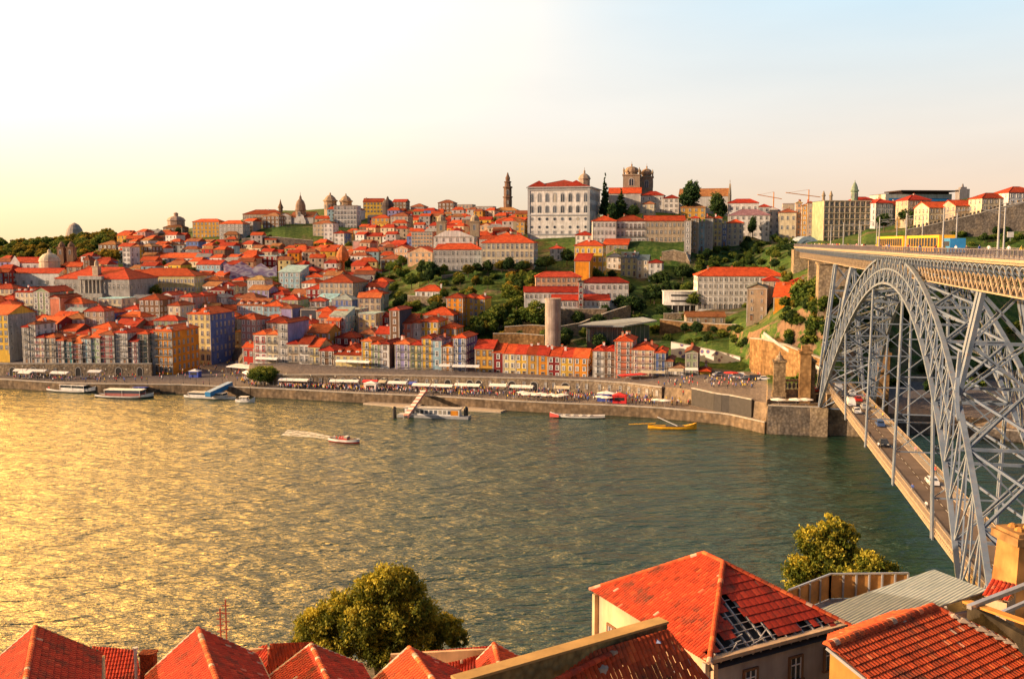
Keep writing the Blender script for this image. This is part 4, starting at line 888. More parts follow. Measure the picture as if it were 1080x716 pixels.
# domed cathedral with two square towers
cat = house(642, 676, 204, 1, 'pale grey', 'orange', 'gablex', Y=636, d=18, yb=231, rot=-8, chim=0, nowin=True, label='grey cathedral with two square domed towers behind its white nave', name='cathedral', cat='cathedral', below=9)
w = cat['_w']; H = cat['_h']
windows(cat, w, 1, 1, H * .8, 3, kind='arch', trim='stone', sz=(2.4, 6), off=.3)
for k, (x, y, s, top) in enumerate(((w * .18, 20, 11, 12.5), (w * .66, 28, 8.5, 11.5))):
    b = MB(); b.box(x - s / 2, x + s / 2, y, y + s, -6, H + top); b.box(x - s / 2 - .5, x + s / 2 + .5, y - .5, y + s + .5, H + top, H + top + .8)
    t = part(b, 'tower', WM['stone'], cat); c = (x, y + s / 2, H + top + .8)
    b = MB()
    for sx in (-1, 1):
        for sy in (-1, 1): b.lathe([(.55, 0), (.5, 2.2), (.7, 2.4), (.1, 4.6)], 6, (x + sx * s * .46, y + s / 2 + sy * s * .46, c[2]))
    b.build('pinnacle', WM['stone'], t)
    b = MB(); b.lathe([(s * .36, 0), (s * .36, 1.4), (s * .42, 1.6), (s * .42, 3.0), (s * .34, 4.4), (s * .16, 5.2), (.5, 5.4), (.5, 6.8), (.1, 7.2), (.08, 8.6)], 12, c); b.build('dome', plaster('dome_stone', (.42, .29, .19)), t)
    inst('belfry_opening', win('arch', 'stone'), t, (x, y - .003, H + top - 6.5), (s * .35, 1, 5)); inst('belfry_opening', win('arch', 'stone'), t, (x + s / 2 + .003, y + s / 2, H + top - 6.5), (s * .35, 1, 5), pi / 2)
# houses in front of the cathedral
house(625, 650, 233, 3, 'white', 'orange', 'hip', Y=540, d=13, yb=257, rot=-3, cols=6, chim=1, label='white three-storey house with an orange hipped roof below the cathedral conifers', name='town_house', cat='building')
house(650, 681, 233, 3, 'white', 'orange', 'hip', Y=541, d=14, yb=258, rot=-3, cols=7, chim=1, dorm=0, trim='brown', balc=1, label='white balconied house with dark-framed windows joining the grey town mansion', name='town_house', cat='building')
house(681, 723, 233, 3, 'beige', 'orange', 'gablex', Y=540, d=13, yb=256, rot=-3, cols=9, chim=0, trim='stone', label='grey-beige town mansion with tall windows and an orange roof below the cathedral', name='town_house', cat='building')
chp = house(716, 768, 207, 1, 'pale grey', 'rust', 'gablex', Y=640, d=14, yb=226, rot=-16, chim=0, nowin=True, label='long grey church with rusty roof and pointed end gable behind two round trees', name='church', cat='church', pitch=.7)
b = MB(); w = chp['_w']; H = chp['_h']; b.add([(w / 2 + .1, -1, -3), (w / 2 + .1, 15, -3), (w / 2 + .1, 15, H + 1), (w / 2 + .1, 7, H + 8), (w / 2 + .1, -1, H + 1), (w / 2 + 1.1, -1, -3), (w / 2 + 1.1, 15, -3), (w / 2 + 1.1, 15, H + 1), (w / 2 + 1.1, 7, H + 8), (w / 2 + 1.1, -1, H + 1)], [(4, 3, 2, 1, 0), (5, 6, 7, 8, 9), (0, 5, 9, 4), (4, 9, 8, 3), (3, 8, 7, 2)])
part(b, 'end_gable', WM['stone'], chp); b = MB(); b.box(w / 2 + .4, w / 2 + .7, 6.85, 7.15, H + 8, H + 10.5); b.box(w / 2 + .4, w / 2 + .7, 6.2, 7.8, H + 9.4, H + 9.7); part(b, 'cross', WM['stone'], chp)
# tall baroque bell tower
def lathe_tower(name, px, py0, py1, Y, prof, n, mat, label, cat='tower', sx=1, parts=()):
    p0 = at(px, py1, Y); p1 = at(px, py0, Y); h = p1.z - p0.z; r = empty(name, p0, 0, label, cat)
    b = MB(); b.lathe([(a * h, z * h) for a, z in prof], n, a0=pi / n); part(b, 'shaft', mat, r)
    for nm, z, s, k in parts:
        for j in range(k): a = -pi / 2 + j * 2 * pi / k; rr = s[2] * h; inst(nm, win('arch', 'stone'), r, (rr * cos(a), rr * sin(a), z * h), (s[0] * h, 1, s[1] * h), a + pi / 2)
    return r, h
r, h = lathe_tower('bell_tower', 535.5, 182, 224, 900, [(.115, -.2), (.115, .36), (.135, .37), (.135, .395), (.105, .4), (.105, .6), (.13, .61), (.13, .64), (.085, .65), (.08, .74), (.1, .75), (.1, .77), (.055, .78), (.065, .86), (.03, .93), (.02, .97), (.008, 1.0)], 8, plaster('tower_granite', (.24, .14, .09)), 'slender dark baroque bell tower rising alone on the skyline', parts=(('belfry_opening', .44, (.07, .13, .1), 4), ('window', .2, (.05, .1, .11), 4)))
r, h = lathe_tower('church_spire', 296, 210, 224, 880, [(.16, -.5), (.16, .3), (.22, .32), (.2, .4), (.1, .62), (.05, .8), (.01, 1)], 8, WM['brown'], 'small pointed spire on the long red monastery roof', 'spire')
r, h = lathe_tower('church_tower', 901, 191, 214, 640, [(.15, -.6), (.15, .5), (.19, .52), (.19, .58), (.15, .6), (.13, .72), (.08, .86), (.02, .95), (.01, 1.04)], 8, plaster('green_copper', (.28, .36, .26)), 'grey church tower with a green pointed dome above the grid-fronted block', parts=(('belfry_opening', .2, (.12, .26, .14), 4),))
# long monastery on the left hilltop
mn = house(256, 296, 226, 3, 'beige', 'orange', 'hip', Y=830, d=18, rot=-6, cols=12, chim=2, yb=243, name='monastery', cat='monastery', label='long beige monastery under a red roof on the left hilltop')
mc = house(292, 307, 228, 3, 'white', 'brown', 'gabley', Y=800, d=16, rot=0, cols=4, chim=0, yb=242, name='church_house', cat='building', label='white gabled house beside the round-domed church tower')
# round-domed church on the hill
cr = house(306, 330, 229, 2, 'pale grey', 'brown', 'gablex', Y=800, d=20, rot=-5, chim=0, nowin=True, yb=262, name='domed_church', cat='church', label='pale hill church with a tall round dome tower and scalloped white gable')
w = cr['_w']; H = cr['_h']
b = MB(); b.lathe([(4.0, -8), (4.0, 5), (4.6, 5.2), (4.6, 5.9), (4.2, 6.4), (4.0, 9.5), (3.0, 12.5), (1.2, 14.4), (.9, 16.2), (.2, 17.5), (.1, 20)], 12, (-w * .08, 3, H)); t = part(b, 'dome_tower', plaster('dome_brown', (.33, .22, .15)), cr)
for j in range(4): a = -pi / 2 + j * pi / 2; inst('belfry_opening', win('arch', 'stone'), t, (-w * .08 + 4.02 * cos(a), 3 + 4.02 * sin(a), H + .5), (2.2, 1, 4), a + pi / 2)
b = MB(); n = 10; P = [(-4.5, -1.0, H - 14), (4.5, -1.0, H - 14), (4.5, -1.0, H - 3)] + [(3.4 * cos(pi * i / n), -1.0, H - 1 + 3.4 * sin(pi * i / n)) for i in range(n + 1)] + [(-4.5, -1.0, H - 3)]
b.poly([(x - w * .05, y, z) for x, y, z in P]); b.poly([(x - w * .05, y + .9, z) for x, y, z in reversed(P)]); part(b, 'scalloped_gable', WM['white'], cr); inst('window', win('round', 'stone'), cr, (-w * .05, -1.01, H - 5), (2, 1, 2))
# white five-storey block and the two domed pavilions
house(352, 376, 217, 5, 'white', 'brown', 'flat', Y=790, d=16, rot=-4, cols=7, chim=0, yb=242, name='apartment_block', cat='building', label='white five-storey block with dark window rows below two domed pavilions', trim='grey', wsz=(2.0, 2.6))
for px, lb in ((348.5, 'domed stone pavilion on the skyline above the white five-storey block, the wider one'), (365, 'smaller domed stone pavilion on the skyline beside the yellow hall')):
    lathe_tower('domed_pavilion', px, 203 + (px > 360), 219, 860, [(.42, -.6), (.42, .38), (.5, .4), (.5, .48), (.40, .52), (.32, .66), (.16, .8), (.06, .84), (.05, .94), (.01, 1)], 8, plaster('pavilion_stone', (.48, .33, .21)), lb, 'pavilion', parts=(('window', -.1, (.16, .32, .41), 8),))
house(383, 404, 213, 3, 'yellow', 'orange', 'gablex', Y=840, d=14, rot=0, chim=1, cols=6, name='columned_hall', cat='building', label='yellow hall with tall windows on the skyline beside the dark dome', wk='arch', yb=225)
r, h = lathe_tower('dark_dome', 409, 207, 226, 840, [(.3, -.4), (.3, .42), (.34, .44), (.33, .58), (.24, .74), (.08, .84), (.06, .93), (.01, 1.0)], 12, plaster('dome_dark', (.12, .09, .08)), 'dark round dome with a small lantern on the skyline beside the yellow hall', 'dome')
r, h = lathe_tower('skyline_dome', 186, 224, 240, 850, [(.55, -.6), (.55, .42), (.62, .44), (.5, .62), (.3, .72), (.14, .74), (.14, .9), (.18, .92), (.02, 1)], 8, plaster('dome_pink', (.52, .36, .27)), 'square-shouldered pale dome standing alone on the left skyline', 'dome')
r, h = lathe_tower('distant_dome', 79, 235, 252, 1050, [(.55, -.4), (.53, .3), (.45, .6), (.28, .86), (.1, .97), (.02, 1)], 16, plaster('dome_haze_pale', (.50, .42, .36)), 'low haze-pale arena dome behind the treeline at far left', 'dome')  # dome colour lightened to imitate distance haze
r, h = lathe_tower('tower_block', 1014.5, 194, 216, 760, [(.34, -.6), (.34, .74), (.2, .75), (.2, .84), (.06, .85), (.03, 1)], 4, plaster('block_grey', (.26, .25, .28)), 'grey high-rise slab with a mast on the right skyline', 'tower block')
# column with orange top
r, h = lathe_tower('chimney_column', 362, 258, 296, 600, [(.05, -.1), (.042, .5), (.06, .52), (.13, .56), (.18, .66), (.16, .78), (.07, .93), (.01, 1)], 10, plaster('column_orange', (.62, .2, .07)), 'slender pink column with a broad orange cap standing among the old-town roofs', 'column')
# domed white church at the far left
dc = house(12, 47, 277, 2, 'white', 'red', 'gablex', Y=590, d=14, rot=-6, chim=0, cols=5, yb=292, name='domed_church', cat='church', label='white church with a cream dome and two bell towers at far left')
w = dc['_w']; H = dc['_h']
b = MB(); b.lathe([(5.8, -4), (5.8, 1.6), (6.2, 1.8), (5.4, 4), (3.6, 5.8), (1.4, 6.7), (1, 7), (1, 8.2), (.1, 9)], 16, (w * .5 + 2, 2, H - 1)); part(b, 'dome', WM['cream'], dc, smooth=False)
for s in (0, 1):
    b = MB(); x = w * .36 + s * 6.2; b.box(x - 2.1, x + 2.1, 22, 26.4, -3, H + 8.5); b.box(x - 2.5, x + 2.5, 21.6, 26.8, H + 8.5, H + 9.1); b.lathe([(2.2, 9.1), (1.9, 10.6), (.9, 11.8), (.1, 12.6)], 8, (x, 24, H)); t = part(b, 'bell_tower', WM['brown'], dc); inst('belfry_opening', win('arch', 'stone'), t, (x, 21.99, H + 4.5), (1.7, 1, 3))
b = MB(); b.add([(-w / 2 - .3, -.5, 0), (-w / 2 + 5.5, -.5, 0), (-w / 2 + 5.5, -.5, H), (-w / 2 + 2.6, -.5, H + 4.2), (-w / 2 - .3, -.5, H)], [(0, 1, 2, 3, 4)]); part(b, 'gable', WM['white'], dc)
house(12, 62, 288, 1, 'white', 'red', 'gablex', Y=572, d=12, rot=-6, chim=0, cols=6, name='church_aisle', cat='building', label='long low white range with a red roof in front of the domed church', fh=5)
tw = house(88, 94, 274, 4, 'brown', 'brown', 'hip', Y=560, d=5, rot=-10, chim=0, cols=1, name='clock_tower', cat='tower', label='thin brown tower rising behind the grey columned palace', yb=292, pitch=1.2)
# grey columned palace
bp = house(58, 136, 294, 2, 'grey', 'red', 'hip', Y=515, d=26, rot=-13, chim=3, cols=17, yb=321, name='palace', cat='palace', label='long grey stone palace with a columned centre in the left old town', trim='stone', wk='sash', wsz=(1.3, 2.6), below=8)
w = bp['_w']; H = bp['_h']; b = MB()
for i in range(6): x = -w * .12 + w * .26 * i / 5; b.lathe([(.55, 0), (.5, .4), (.42, H * .5), (.55, H * .52)], 10, (x, -1.4, H * .45))
part(b, 'colonnade', TRIM, bp); b = MB(); b.box(-w * .15, w * .17, -2.2, -.004, 0, H * .44); b.box(-w * .15, w * .17, -2.3, -.004, H * .97, H + 1.4); part(b, 'portico', WM['grey'], bp)
windows(bp, w * .26, 0, 1, H * .42, 5, y=-2.21, kind='arch', sz=(1.9, 4), x0=-w * .12, off=.05, name='arch')
b = MB(); b.box(-1.6, 1.6, 3, 6, H, H + 6); b.box(-2, 2, 2.6, 6.4, H + 6, H + 6.5); b.lathe([(1.2, 6.5), (1, 8.5), (.1, 10)], 8, (0, 4.5, H)); part(b, 'clock_turret', WM['beige'], bp)
house(136, 205, 291, 2, 'pale yellow', 'orange', 'hip', Y=540, d=18, rot=-4, chim=0, cols=18, yb=309, name='long_hall', cat='building', label='very long pale yellow hall under an orange roof in the left old town', trim='white', below=8)
af = house(34.5, 52, 308, 4, 'green', 'red', 'gabley', Y=478, d=18, rot=-13, chim=0, cols=3, yb=334, name='round_fronted_house', cat='building', label='pale green house with a tall rounded gable at far left', trim='white', wsz=(1.8, 2.4), pitch=.5)
# mural painted wall
b = MB(); q0, q1 = at(236, 291, 585), at(292, 291, 590)
def muralmat():
    m, n, bb = nt('zigzag_mural'); co = coords(n, 'World', sv=(.16, .16, .26)); v = N(n, 'ShaderNodeTexVoronoi'); v.inputs['Scale'].default_value = 1.1; n.links.new(co, v.inputs['Vector'])
    a = ramp(n, v.outputs['Distance'], [(.2, (.20, .13, .30)), (.42, (.66, .62, .68)), (.6, (.30, .22, .40)), (.8, (.72, .68, .70))]); n.links.new(a, bb.inputs['Base Color']); return m
x0, x1 = q0.x, q1.x; b.add([(x0, 585, q0.z - 4), (x1, 590, q0.z - 4), (x1, 590, q0.z + 6), (x1 - 4, 589.6, q0.z + 4), (x1 - 9, 589, q0.z + 7.5), (x1 - 14, 588.5, q0.z + 4.5), (x1 - 20, 587, q0.z + 8.5), (x1 - 25, 586.5, q0.z + 6), (x0, 585, q0.z + 8)], [tuple(range(9))])
tag(b.build('mural_wall', muralmat()), 'end wall painted with a purple and white zigzag mural in the old town', 'mural')
# white convent on the slope (four linked ranges)
CVT = [(565, 613, 292, 2, 457, 'peach', 'long upper convent range with peach plaster under a red roof', 9, 305.5), (553, 611, 308, 1, 447, 'white', 'long low white convent range with a tiled lean-to roof in front of the peach one', 12, 316), (583, 643, 316.5, 1, 438, 'white', 'lowest white convent range just above the grey glass pavilion', 12, 324), (615, 663, 298, 2, 452, 'white', 'white and peach convent house at the right-hand end of the slope group', 8, 315)]
for xl, xr, ye, n, Y, c, lb, cl, yb in CVT: house(xl, xr, ye, n, c, 'red', 'gablex' if n == 1 else 'hip', Y=Y, d=10, rot=0, chim=0, cols=cl, yb=yb, name='convent_range', cat='convent', label=lb, group='convent ranges on the slope', trim='stone', wsz=(1.1, 1.6))
tt = house(610.5, 615, 297, 5, 'dark red', 'dark', 'hip', Y=436, d=4, rot=0, chim=0, cols=1, yb=328, name='stair_tower', cat='tower', label='thin dark stair tower with stacked openings between the convent ranges', trim='white', wk='arch', wsz=(1.1, 1.8))
# long white five-storey convent on the right
lw = house(736, 828, 291, 5, 'white', 'orange', 'hip', Y=436, d=16, rot=-4, chim=2, cols=17, yb=326, name='long_convent', cat='convent', label='long white five-storey convent under a bright orange roof near the bridge', trim='stone', ground_arch=True, wsz=(1.2, 1.5))
w = lw['_w']; H = lw['_h']; b = MB()
for k in range(1, 5): b.box(-w / 2, w / 2, -.1, -.004, H * k / 5 - .12, H * k / 5 + .08)
part(b, 'floor_bands', TRIM, lw)
sg = house(788, 809, 304, 4, 'stone', 'dark', 'gabley', Y=378, d=16, rot=-14, chim=0, cols=2, yb=338, name='stone_warehouse', cat='building', label='tall brown stone gable-fronted warehouse beside the orange cliff house', wsz=(1.0, 1.5), trim='stone', sidecol='white')
# curved modernist white building
cm = empty('modernist_building', at(718, 328, 440), radians(-4), 'white modernist building with long window strips beside the long convent', 'building')
b = MB(); n = 10
pts = [(-7.5 + 1.2 * 0, 0)] + [(-7.5 + 15 * i / n, -1.6 * sin(pi * i / n)) for i in range(n + 1)] + [(7.5, 9), (-7.5, 9)]
for z0, z1 in ((2.6, 8.4),): b.slab([(x, y, z1) for x, y in pts], z1 - z0)
b.slab([(x * 1.04, y * 1.04 - .2, 8.8) for x, y in pts], .38); part(b, 'wall', WM['white'], cm)
b = MB(); b.slab([(x * .94, y * .9 + .6, 2.6) for x, y in pts], 5); part(b, 'ground_floor', DARK, cm)
for z in (4.1, 6.6):
    b = MB()
    for i in range(2, n - 1):
        p = [(-7.5 + 15 * j / n, -1.6 * sin(pi * j / n) - .05) for j in (i, i + 1)]; b.poly([(p[0][0], p[0][1], z), (p[1][0], p[1][1], z), (p[1][0], p[1][1], z + .8), (p[0][0], p[0][1], z + .8)])
    part(b, 'window_strip', DARK, cm)
b = MB()
for i in range(6): b.box(-6.6 + i * 2.6, -6.3 + i * 2.6, -.9, -.6, -3, 2.6)
part(b, 'pillars', WM['white'], cm)
# concrete lift tower
p = at(583, 374, 392); lt = empty('lift_tower', p, 0, 'tall plain concrete lift tower standing behind the yellow and red quay houses', 'tower')
h = at(583, 316, 392).z - p.z; b = MB(); n = 24
for i in range(n):
    a0, a1 = 2 * pi * i / n, 2 * pi * (i + 1) / n
    for k in range(6): b.add([(3.1 * cos(a0), 3.1 * sin(a0), -4 + (h + 4) * k / 6), (3.1 * cos(a1), 3.1 * sin(a1), -4 + (h + 4) * k / 6), (3.1 * cos(a1), 3.1 * sin(a1), -4 + (h + 4) * (k + 1) / 6), (3.1 * cos(a0), 3.1 * sin(a0), -4 + (h + 4) * (k + 1) / 6)], [(0, 1, 2, 3)])
b.poly([(3.1 * cos(2 * pi * i / n), 3.1 * sin(2 * pi * i / n), h) for i in range(n)])
m_c = plaster('board_concrete', (.48, .40, .34), .7); part(b, 'shaft', m_c, lt)
b = MB(); b.lathe([(3.25, 0), (3.25, .5), (2.6, .5)], n, (0, 0, h)); part(b, 'rim', m_c, lt)
# grey glass pavilion
gp = empty('glass_pavilion', at(648, 358, 404), radians(6), 'low grey glass pavilion with a wide flat metal roof behind the quay houses', 'pavilion')
zt = at(648, 342, 404).z - gp.location.z
b = MB(); b.slab([(-16, -5, zt + .2), (2, -9, zt + .2), (17, -3, zt + 1.8), (14, 9, zt + 2.2), (-8, 7, zt + .6)], .6); part(b, 'roof', plain('zinc_roof', (.30, .34, .35), .5), gp)
b = MB(); b.slab([(-12, -3, zt - .41), (2, -6, zt - .41), (14, -1.5, zt - .41), (12, 8, zt - .41), (-8, 6, zt - .41)], zt + 3); part(b, 'glass_wall', plain('green_glass', (.05, .09, .10), .15), gp)
b = MB()
for i in range(14): x = -12 + 26 * i / 13; y = -3 - 3 * (x + 12) / 14 if x < 2 else -6 + 4.5 * (x - 2) / 12; b.box(x - .07, x + .07, y - .16, y - .02, -1, zt - .42)
part(b, 'mullions', GREYM, gp)
# grid-fronted apartment block by the bridge
gb = house(869, 918, 212, 6, 'green', 'grey', 'flat', Y=530, d=18, rot=2, chim=0, cols=9, yb=250, nowin=True, name='apartment_block', cat='building', label='six-storey grid-fronted apartment block of balconies where the upper bridge deck ends', band=False)
w = gb['_w']; H = gb['_h']; f = H / 6; b = MB()
for k in range(7): b.box(-w / 2 - .3, w / 2 + .3, -1.2, -.004, f * k - .3, f * k + .25)
for i in range(10): x = -w / 2 + w * i / 9; b.box(x - .25, x + .25, -1.15, -.005, -2, H - .31)
part(b, 'concrete_grid', WM['beige'], gb)
for k in range(6):
    for i in range(9): x = -w / 2 + w * (i + .5) / 9; inst('window', win('sash', 'white'), gb, (x + uni(-.3, .3), -.01, f * k + f * .3), (uni(1.6, 2.1), 1, f * .55))
for s in (-1, 1):
    b = MB(); b.lathe([(.9, 0), (.8, 2.5), (1.2, 2.8), (.2, 5.5)], 6, (-w / 2 + 1.5 + (s + 1) * 2, 5, H)); part(b, 'pinnacle', WM['stone'], gb)
# modern flat-roofed hall on the right skyline
mf = house(934, 1004, 205, 1, 'pale grey', 'dark', 'flat', Y=640, d=22, rot=6, chim=0, cols=1, nowin=True, yb=222, name='modern_hall', cat='building', label='long modern white hall with an overhanging dark flat roof on the right skyline', below=12, band=False)
w = mf['_w']; H = mf['_h']; b = MB(); b.box(-w * .3, w / 2 + 3, -3, 20, H + 1.6, H + 2.4); b.box(-w * .25, w / 2 - 2, 0, 18, H + .3, H + 1.6); part(b, 'overhanging_roof', RM['dark'], mf); b = MB(); b.box(-w * .45, w * .45, -.05, -.01, H * .55, H * .75); part(b, 'window_strip', BLUEP, mf)
# tunnel mouth at the end of the upper deck
p = at(852, 263, 505); tm = empty('tunnel_portal', p, 0, 'rounded blue-grey tunnel portal at the far end of the upper bridge deck', 'tunnel')
b = MB(); n = 12
for i in range(n): a0, a1 = pi * i / n, pi * (i + 1) / n; b.add([(4.2 * cos(a0), 0, 4.6 * sin(a0)), (4.2 * cos(a1), 0, 4.6 * sin(a1)), (6.4 * cos(a1), 0, 6.6 * sin(a1)), (6.4 * cos(a0), 0, 6.6 * sin(a0))], [(0, 1, 2, 3)]); b.add([(6.4 * cos(a0), 0, 6.6 * sin(a0)), (6.4 * cos(a1), 0, 6.6 * sin(a1)), (6.4 * cos(a1), 14, 6.6 * sin(a1)), (6.4 * cos(a0), 14, 6.6 * sin(a0))], [(0, 1, 2, 3)])
part(b, 'arch', plain('portal_blue', (.25, .33, .42)), tm); b = MB(); b.poly([(4.3 * cos(pi * i / n), .3, 4.7 * sin(pi * i / n)) for i in range(n + 1)]); part(b, 'opening', plain('glazed_grey', (.30, .36, .42), .3), tm)
# long shed
house(724, 765, 334, 1, 'stone', 'rust', 'gablex', Y=408, d=8, rot=-3, chim=0, cols=5, yb=338.5, name='long_shed', cat='shed', label='long low stone shed with a rusty roof below the long convent', fh=3)
# ---------------------------------------------------------------- walls and terraces
def wallstrip(name, pts, h, t, mat, label, cat='wall', cope=None, below=4):
    """a wall following world points (top line), h high, t thick"""
    r = empty(name, pts[0], 0, label, cat); o = Vector(pts[0]); b = MB(); c = MB()
    for p, q in zip(pts, pts[1:]):
        p = Vector(p) - o; q = Vector(q) - o; d = Vector((q.x - p.x, q.y - p.y, 0)).normalized(); n = Vector((d.y, -d.x, 0)) * (t / 2)
        def ring(z0, z1, nn, bb):
            V = [p + nn, q + nn, q - nn, p - nn]
            bb.add([(v.x, v.y, v.z + z0 - (below if z0 == -h else 0)) for v in V] + [(v.x, v.y, v.z + z1) for v in V], [(0, 3, 2, 1), (4, 5, 6, 7), (0, 1, 5, 4), (1, 2, 6, 5), (2, 3, 7, 6), (3, 0, 4, 7)])
        ring(-h, 0, n, b); ring(.003, .3, n * 1.25, c)
    b.build('wall_face', mat, r); c.build('coping', cope or TRIM, r); return r
def gline(pxs, row, Yf, lift=0):
    out = []
    for px in pxs: Y = Yf(px) if callable(Yf) else Yf; p = at(px, 300, Y); out.append((p.x, p.y, row(px) if callable(row) else row))
    return out
# old wall with arches at the back of the quay (left, middle)
def arcade(name, px0, px1, step, z0, z1, label, aw=2.6, ah=3.6, front=.45, rows=1):
    pts = []
    px = px0
    while px <= px1 + .1: c = column(px); pts.append(Vector((((px - 540) / F) * (c[1][0] + .2), c[1][0] - front, z1))); px += (px1 - px0) / 12
    r = wallstrip(name, pts, z1 - z0, .9, STONE, label, cope=TRIM, below=1)
    tot = sum((q - p).length for p, q in zip(pts, pts[1:])); k = int(tot / step); me = win('arch', 'stone')
    for i in range(k):
        s = tot * (i + .5) / k + uni(-.6, .6); 
        for p, q in zip(pts, pts[1:]):
            L = (q - p).length
            if s <= L: break
            s -= L
        d = (q - p).normalized(); m = p + d * s; a = atan2(d.y, d.x); n = Vector((d.y, -d.x, 0)); m = m + n * .46
        big = rnd() < .55; w_, h_ = (aw * uni(.9, 1.2), ah) if big else (1.1, 1.9)
        inst('arch' if big else 'window', ARCHM if big else win('sash', 'stone'), r, Vector((m.x, m.y, z0 + (0 if big else 1.2))) - Vector(pts[0]), (w_, 1, h_), a)
    return r
b = MB(); n = 8; out = [(-.5, 0)] + [(-.5 * cos(pi * i / n), .6 + .4 * sin(pi * i / n)) for i in range(n + 1)] + [(.5, 0)]; inn = [(x * .82, z * .92) for x, z in out]
b.poly([(x, -.02, z) for x, z in inn], 1)
for i in range(len(out) - 1): b.poly([(out[i][0], -.1, out[i][1]), (inn[i][0], -.1, inn[i][1]), (inn[i + 1][0], -.1, inn[i + 1][1]), (out[i + 1][0], -.1, out[i + 1][1])], 0)
ARCHM = b.mesh('arch', [TRIM, DARK])  # dark panel stands in for the shade inside each arch
arcade('old_wall', -60, 158, 8, 3.2, 7.9, 'old ochre stone wall with dark arches below the left quayside houses')
arcade('arcade_wall', 263, 700, 3.9, 3.2, 7.3, 'long stone arcade wall behind the crowded quay, with dark arches', 2.8, 3.3)
# quay edge walls
def quaywall(name, px0, px1, z1, label, mat, dz=3.4, off=.0):
    pts = []; px = px0
    n = max(3, int((px1 - px0) / 12))
    for i in range(n + 1): px = px0 + (px1 - px0) * i / n; Y = Yz(yq(px), 0); pts.append(((px - 540) / F * Y, Y - .1 - off, z1))
    return wallstrip(name, pts, dz, .8, mat, label, cope=TRIM, below=1.5)
STONEQ = stone('quay_stone', (.22, .165, .11), (.36, .25, .14), sx=.7)
quaywall('quay_wall', -200, 262, 3.25, 'stone quay wall at the water below the left houses and the plaza', STONEQ); quaywall('quay_wall', 262.5, 811, 3.25, 'long stone quay wall at the water below the crowded promenade', STONEQ)
quaywall('terrace_wall', 813, 868, 8.3, 'high dark stone wall under the terrace with the obelisk pillars', STONED, 9)
quaywall('bank_wall', 909, 1160, 3.1, 'low rough stone river wall seen under the bridge', STONED, 3.2)
# promenade upper road wall by the ramp
pts = [at(px, 300, 1) for px in (0,)]
def wl(name, specs, h, t, mat, label, cope=None, below=4): return wallstrip(name, [at(px, py, Y) for px, py, Y in specs], h, t, mat, label, cope=cope, below=below)
pts = []
for px in range(732, 798, 8): c = column(px); pts.append(((px - 540) / F * c[1][0], c[1][0] - .55, 8.6))
wallstrip('underpass_wall', pts, 5.4, .8, plain('shadowed_stone', (.055, .05, .045), .9), 'dark retaining wall with a shadowed face beside the ramp road', below=1)  # underpass shade put into the stone's near-black colour
wl('ochre_block_wall', [(731, 400, 339), (750, 399, 338), (774, 400, 337)], 2.6, .7, STONEO, 'short ochre wall in front of the small yellow house')
# terraced garden walls on the slope
TW = [(('garden_wall', [(493, 288, 517), (530, 287, 515), (575, 289, 513), (618, 292, 506)], 4.2, 'long garden terrace wall below the cream seminary')),
      (('garden_wall', [(520, 352, 400), (548, 352, 400), (574, 354, 398)], 4.0, 'ochre terrace wall left of the concrete lift tower')), (('garden_wall', [(532, 345, 412), (560, 343, 412), (576, 344, 411)], 3, 'narrow terrace wall above the ochre one beside the lift tower')),
      (('garden_wall', [(430, 312, 470), (470, 314, 466), (500, 316, 462)], 2, 'low mossy terrace wall among the gardens under the small white house')), (('garden_wall', [(466, 291, 512), (494, 288, 515)], 3.5, 'short green-topped terrace wall at the left end of the seminary gardens')),
      (('garden_wall', [(640, 262, 530), (665, 263, 528), (700, 264, 526)], 5.5, 'stone terrace wall under the white town houses')), (('garden_wall', [(588, 345, 415), (612, 341, 418), (640, 330, 430), (665, 322, 436)], 3, 'grey terrace wall behind the grey glass pavilion')),
      (('garden_wall', [(696, 337, 412), (725, 340, 408), (758, 342, 402), (786, 343, 396)], 5, 'ochre retaining wall below the long low shed')), (('garden_wall', [(700, 331, 428), (735, 330, 428), (782, 330, 426)], 3.5, 'stone terrace wall at the foot of the long convent')),
      (('garden_wall', [(560, 326, 434), (600, 326, 432), (640, 326, 432)], 3.5, 'whitewashed base wall under the lowest convent range')), (('garden_wall', [(255, 252, 720), (290, 250, 716), (330, 254, 712)], 12, 'dark cliff-like wall under the long monastery')),
      (('garden_wall', [(780, 254, 552), (815, 256, 548), (842, 262, 540)], 5, 'pale retaining wall at the top of the green slope by the bridge head'))]
for nm, sp, h, lb in TW: wl(nm, sp, h, .8, STONEO if 'ochre' in lb else STONED if 'dark' in lb else STONE, lb)
# ruined wall with painted tags
rw = wl('ruined_wall', [(698, 266, 519), (710, 264, 518), (724, 267, 516), (728, 276, 514)], 11, 1.2, STONE, 'ruined tall stone wall with purple graffiti under the mansion')
b = MB(); g0 = at(706, 286, 514); 
for i in range(5): b.poly([(g0.x + i * 1.7, 516.2 - .3 * 0, g0.z + uni(-.3, .4)), (g0.x + i * 1.7 + 1.2, 516.2, g0.z + uni(-.3, .2)), (g0.x + i * 1.7 + 1.5, 516.2, g0.z + 2 + uni(0, .6)), (g0.x + i * 1.7 + .2, 516.2, g0.z + 1.8)])
o = b.build('graffiti', plain('purple_paint', (.38, .16, .50)), rw); o.location = -rw.location + Vector((0, -.9, 0))
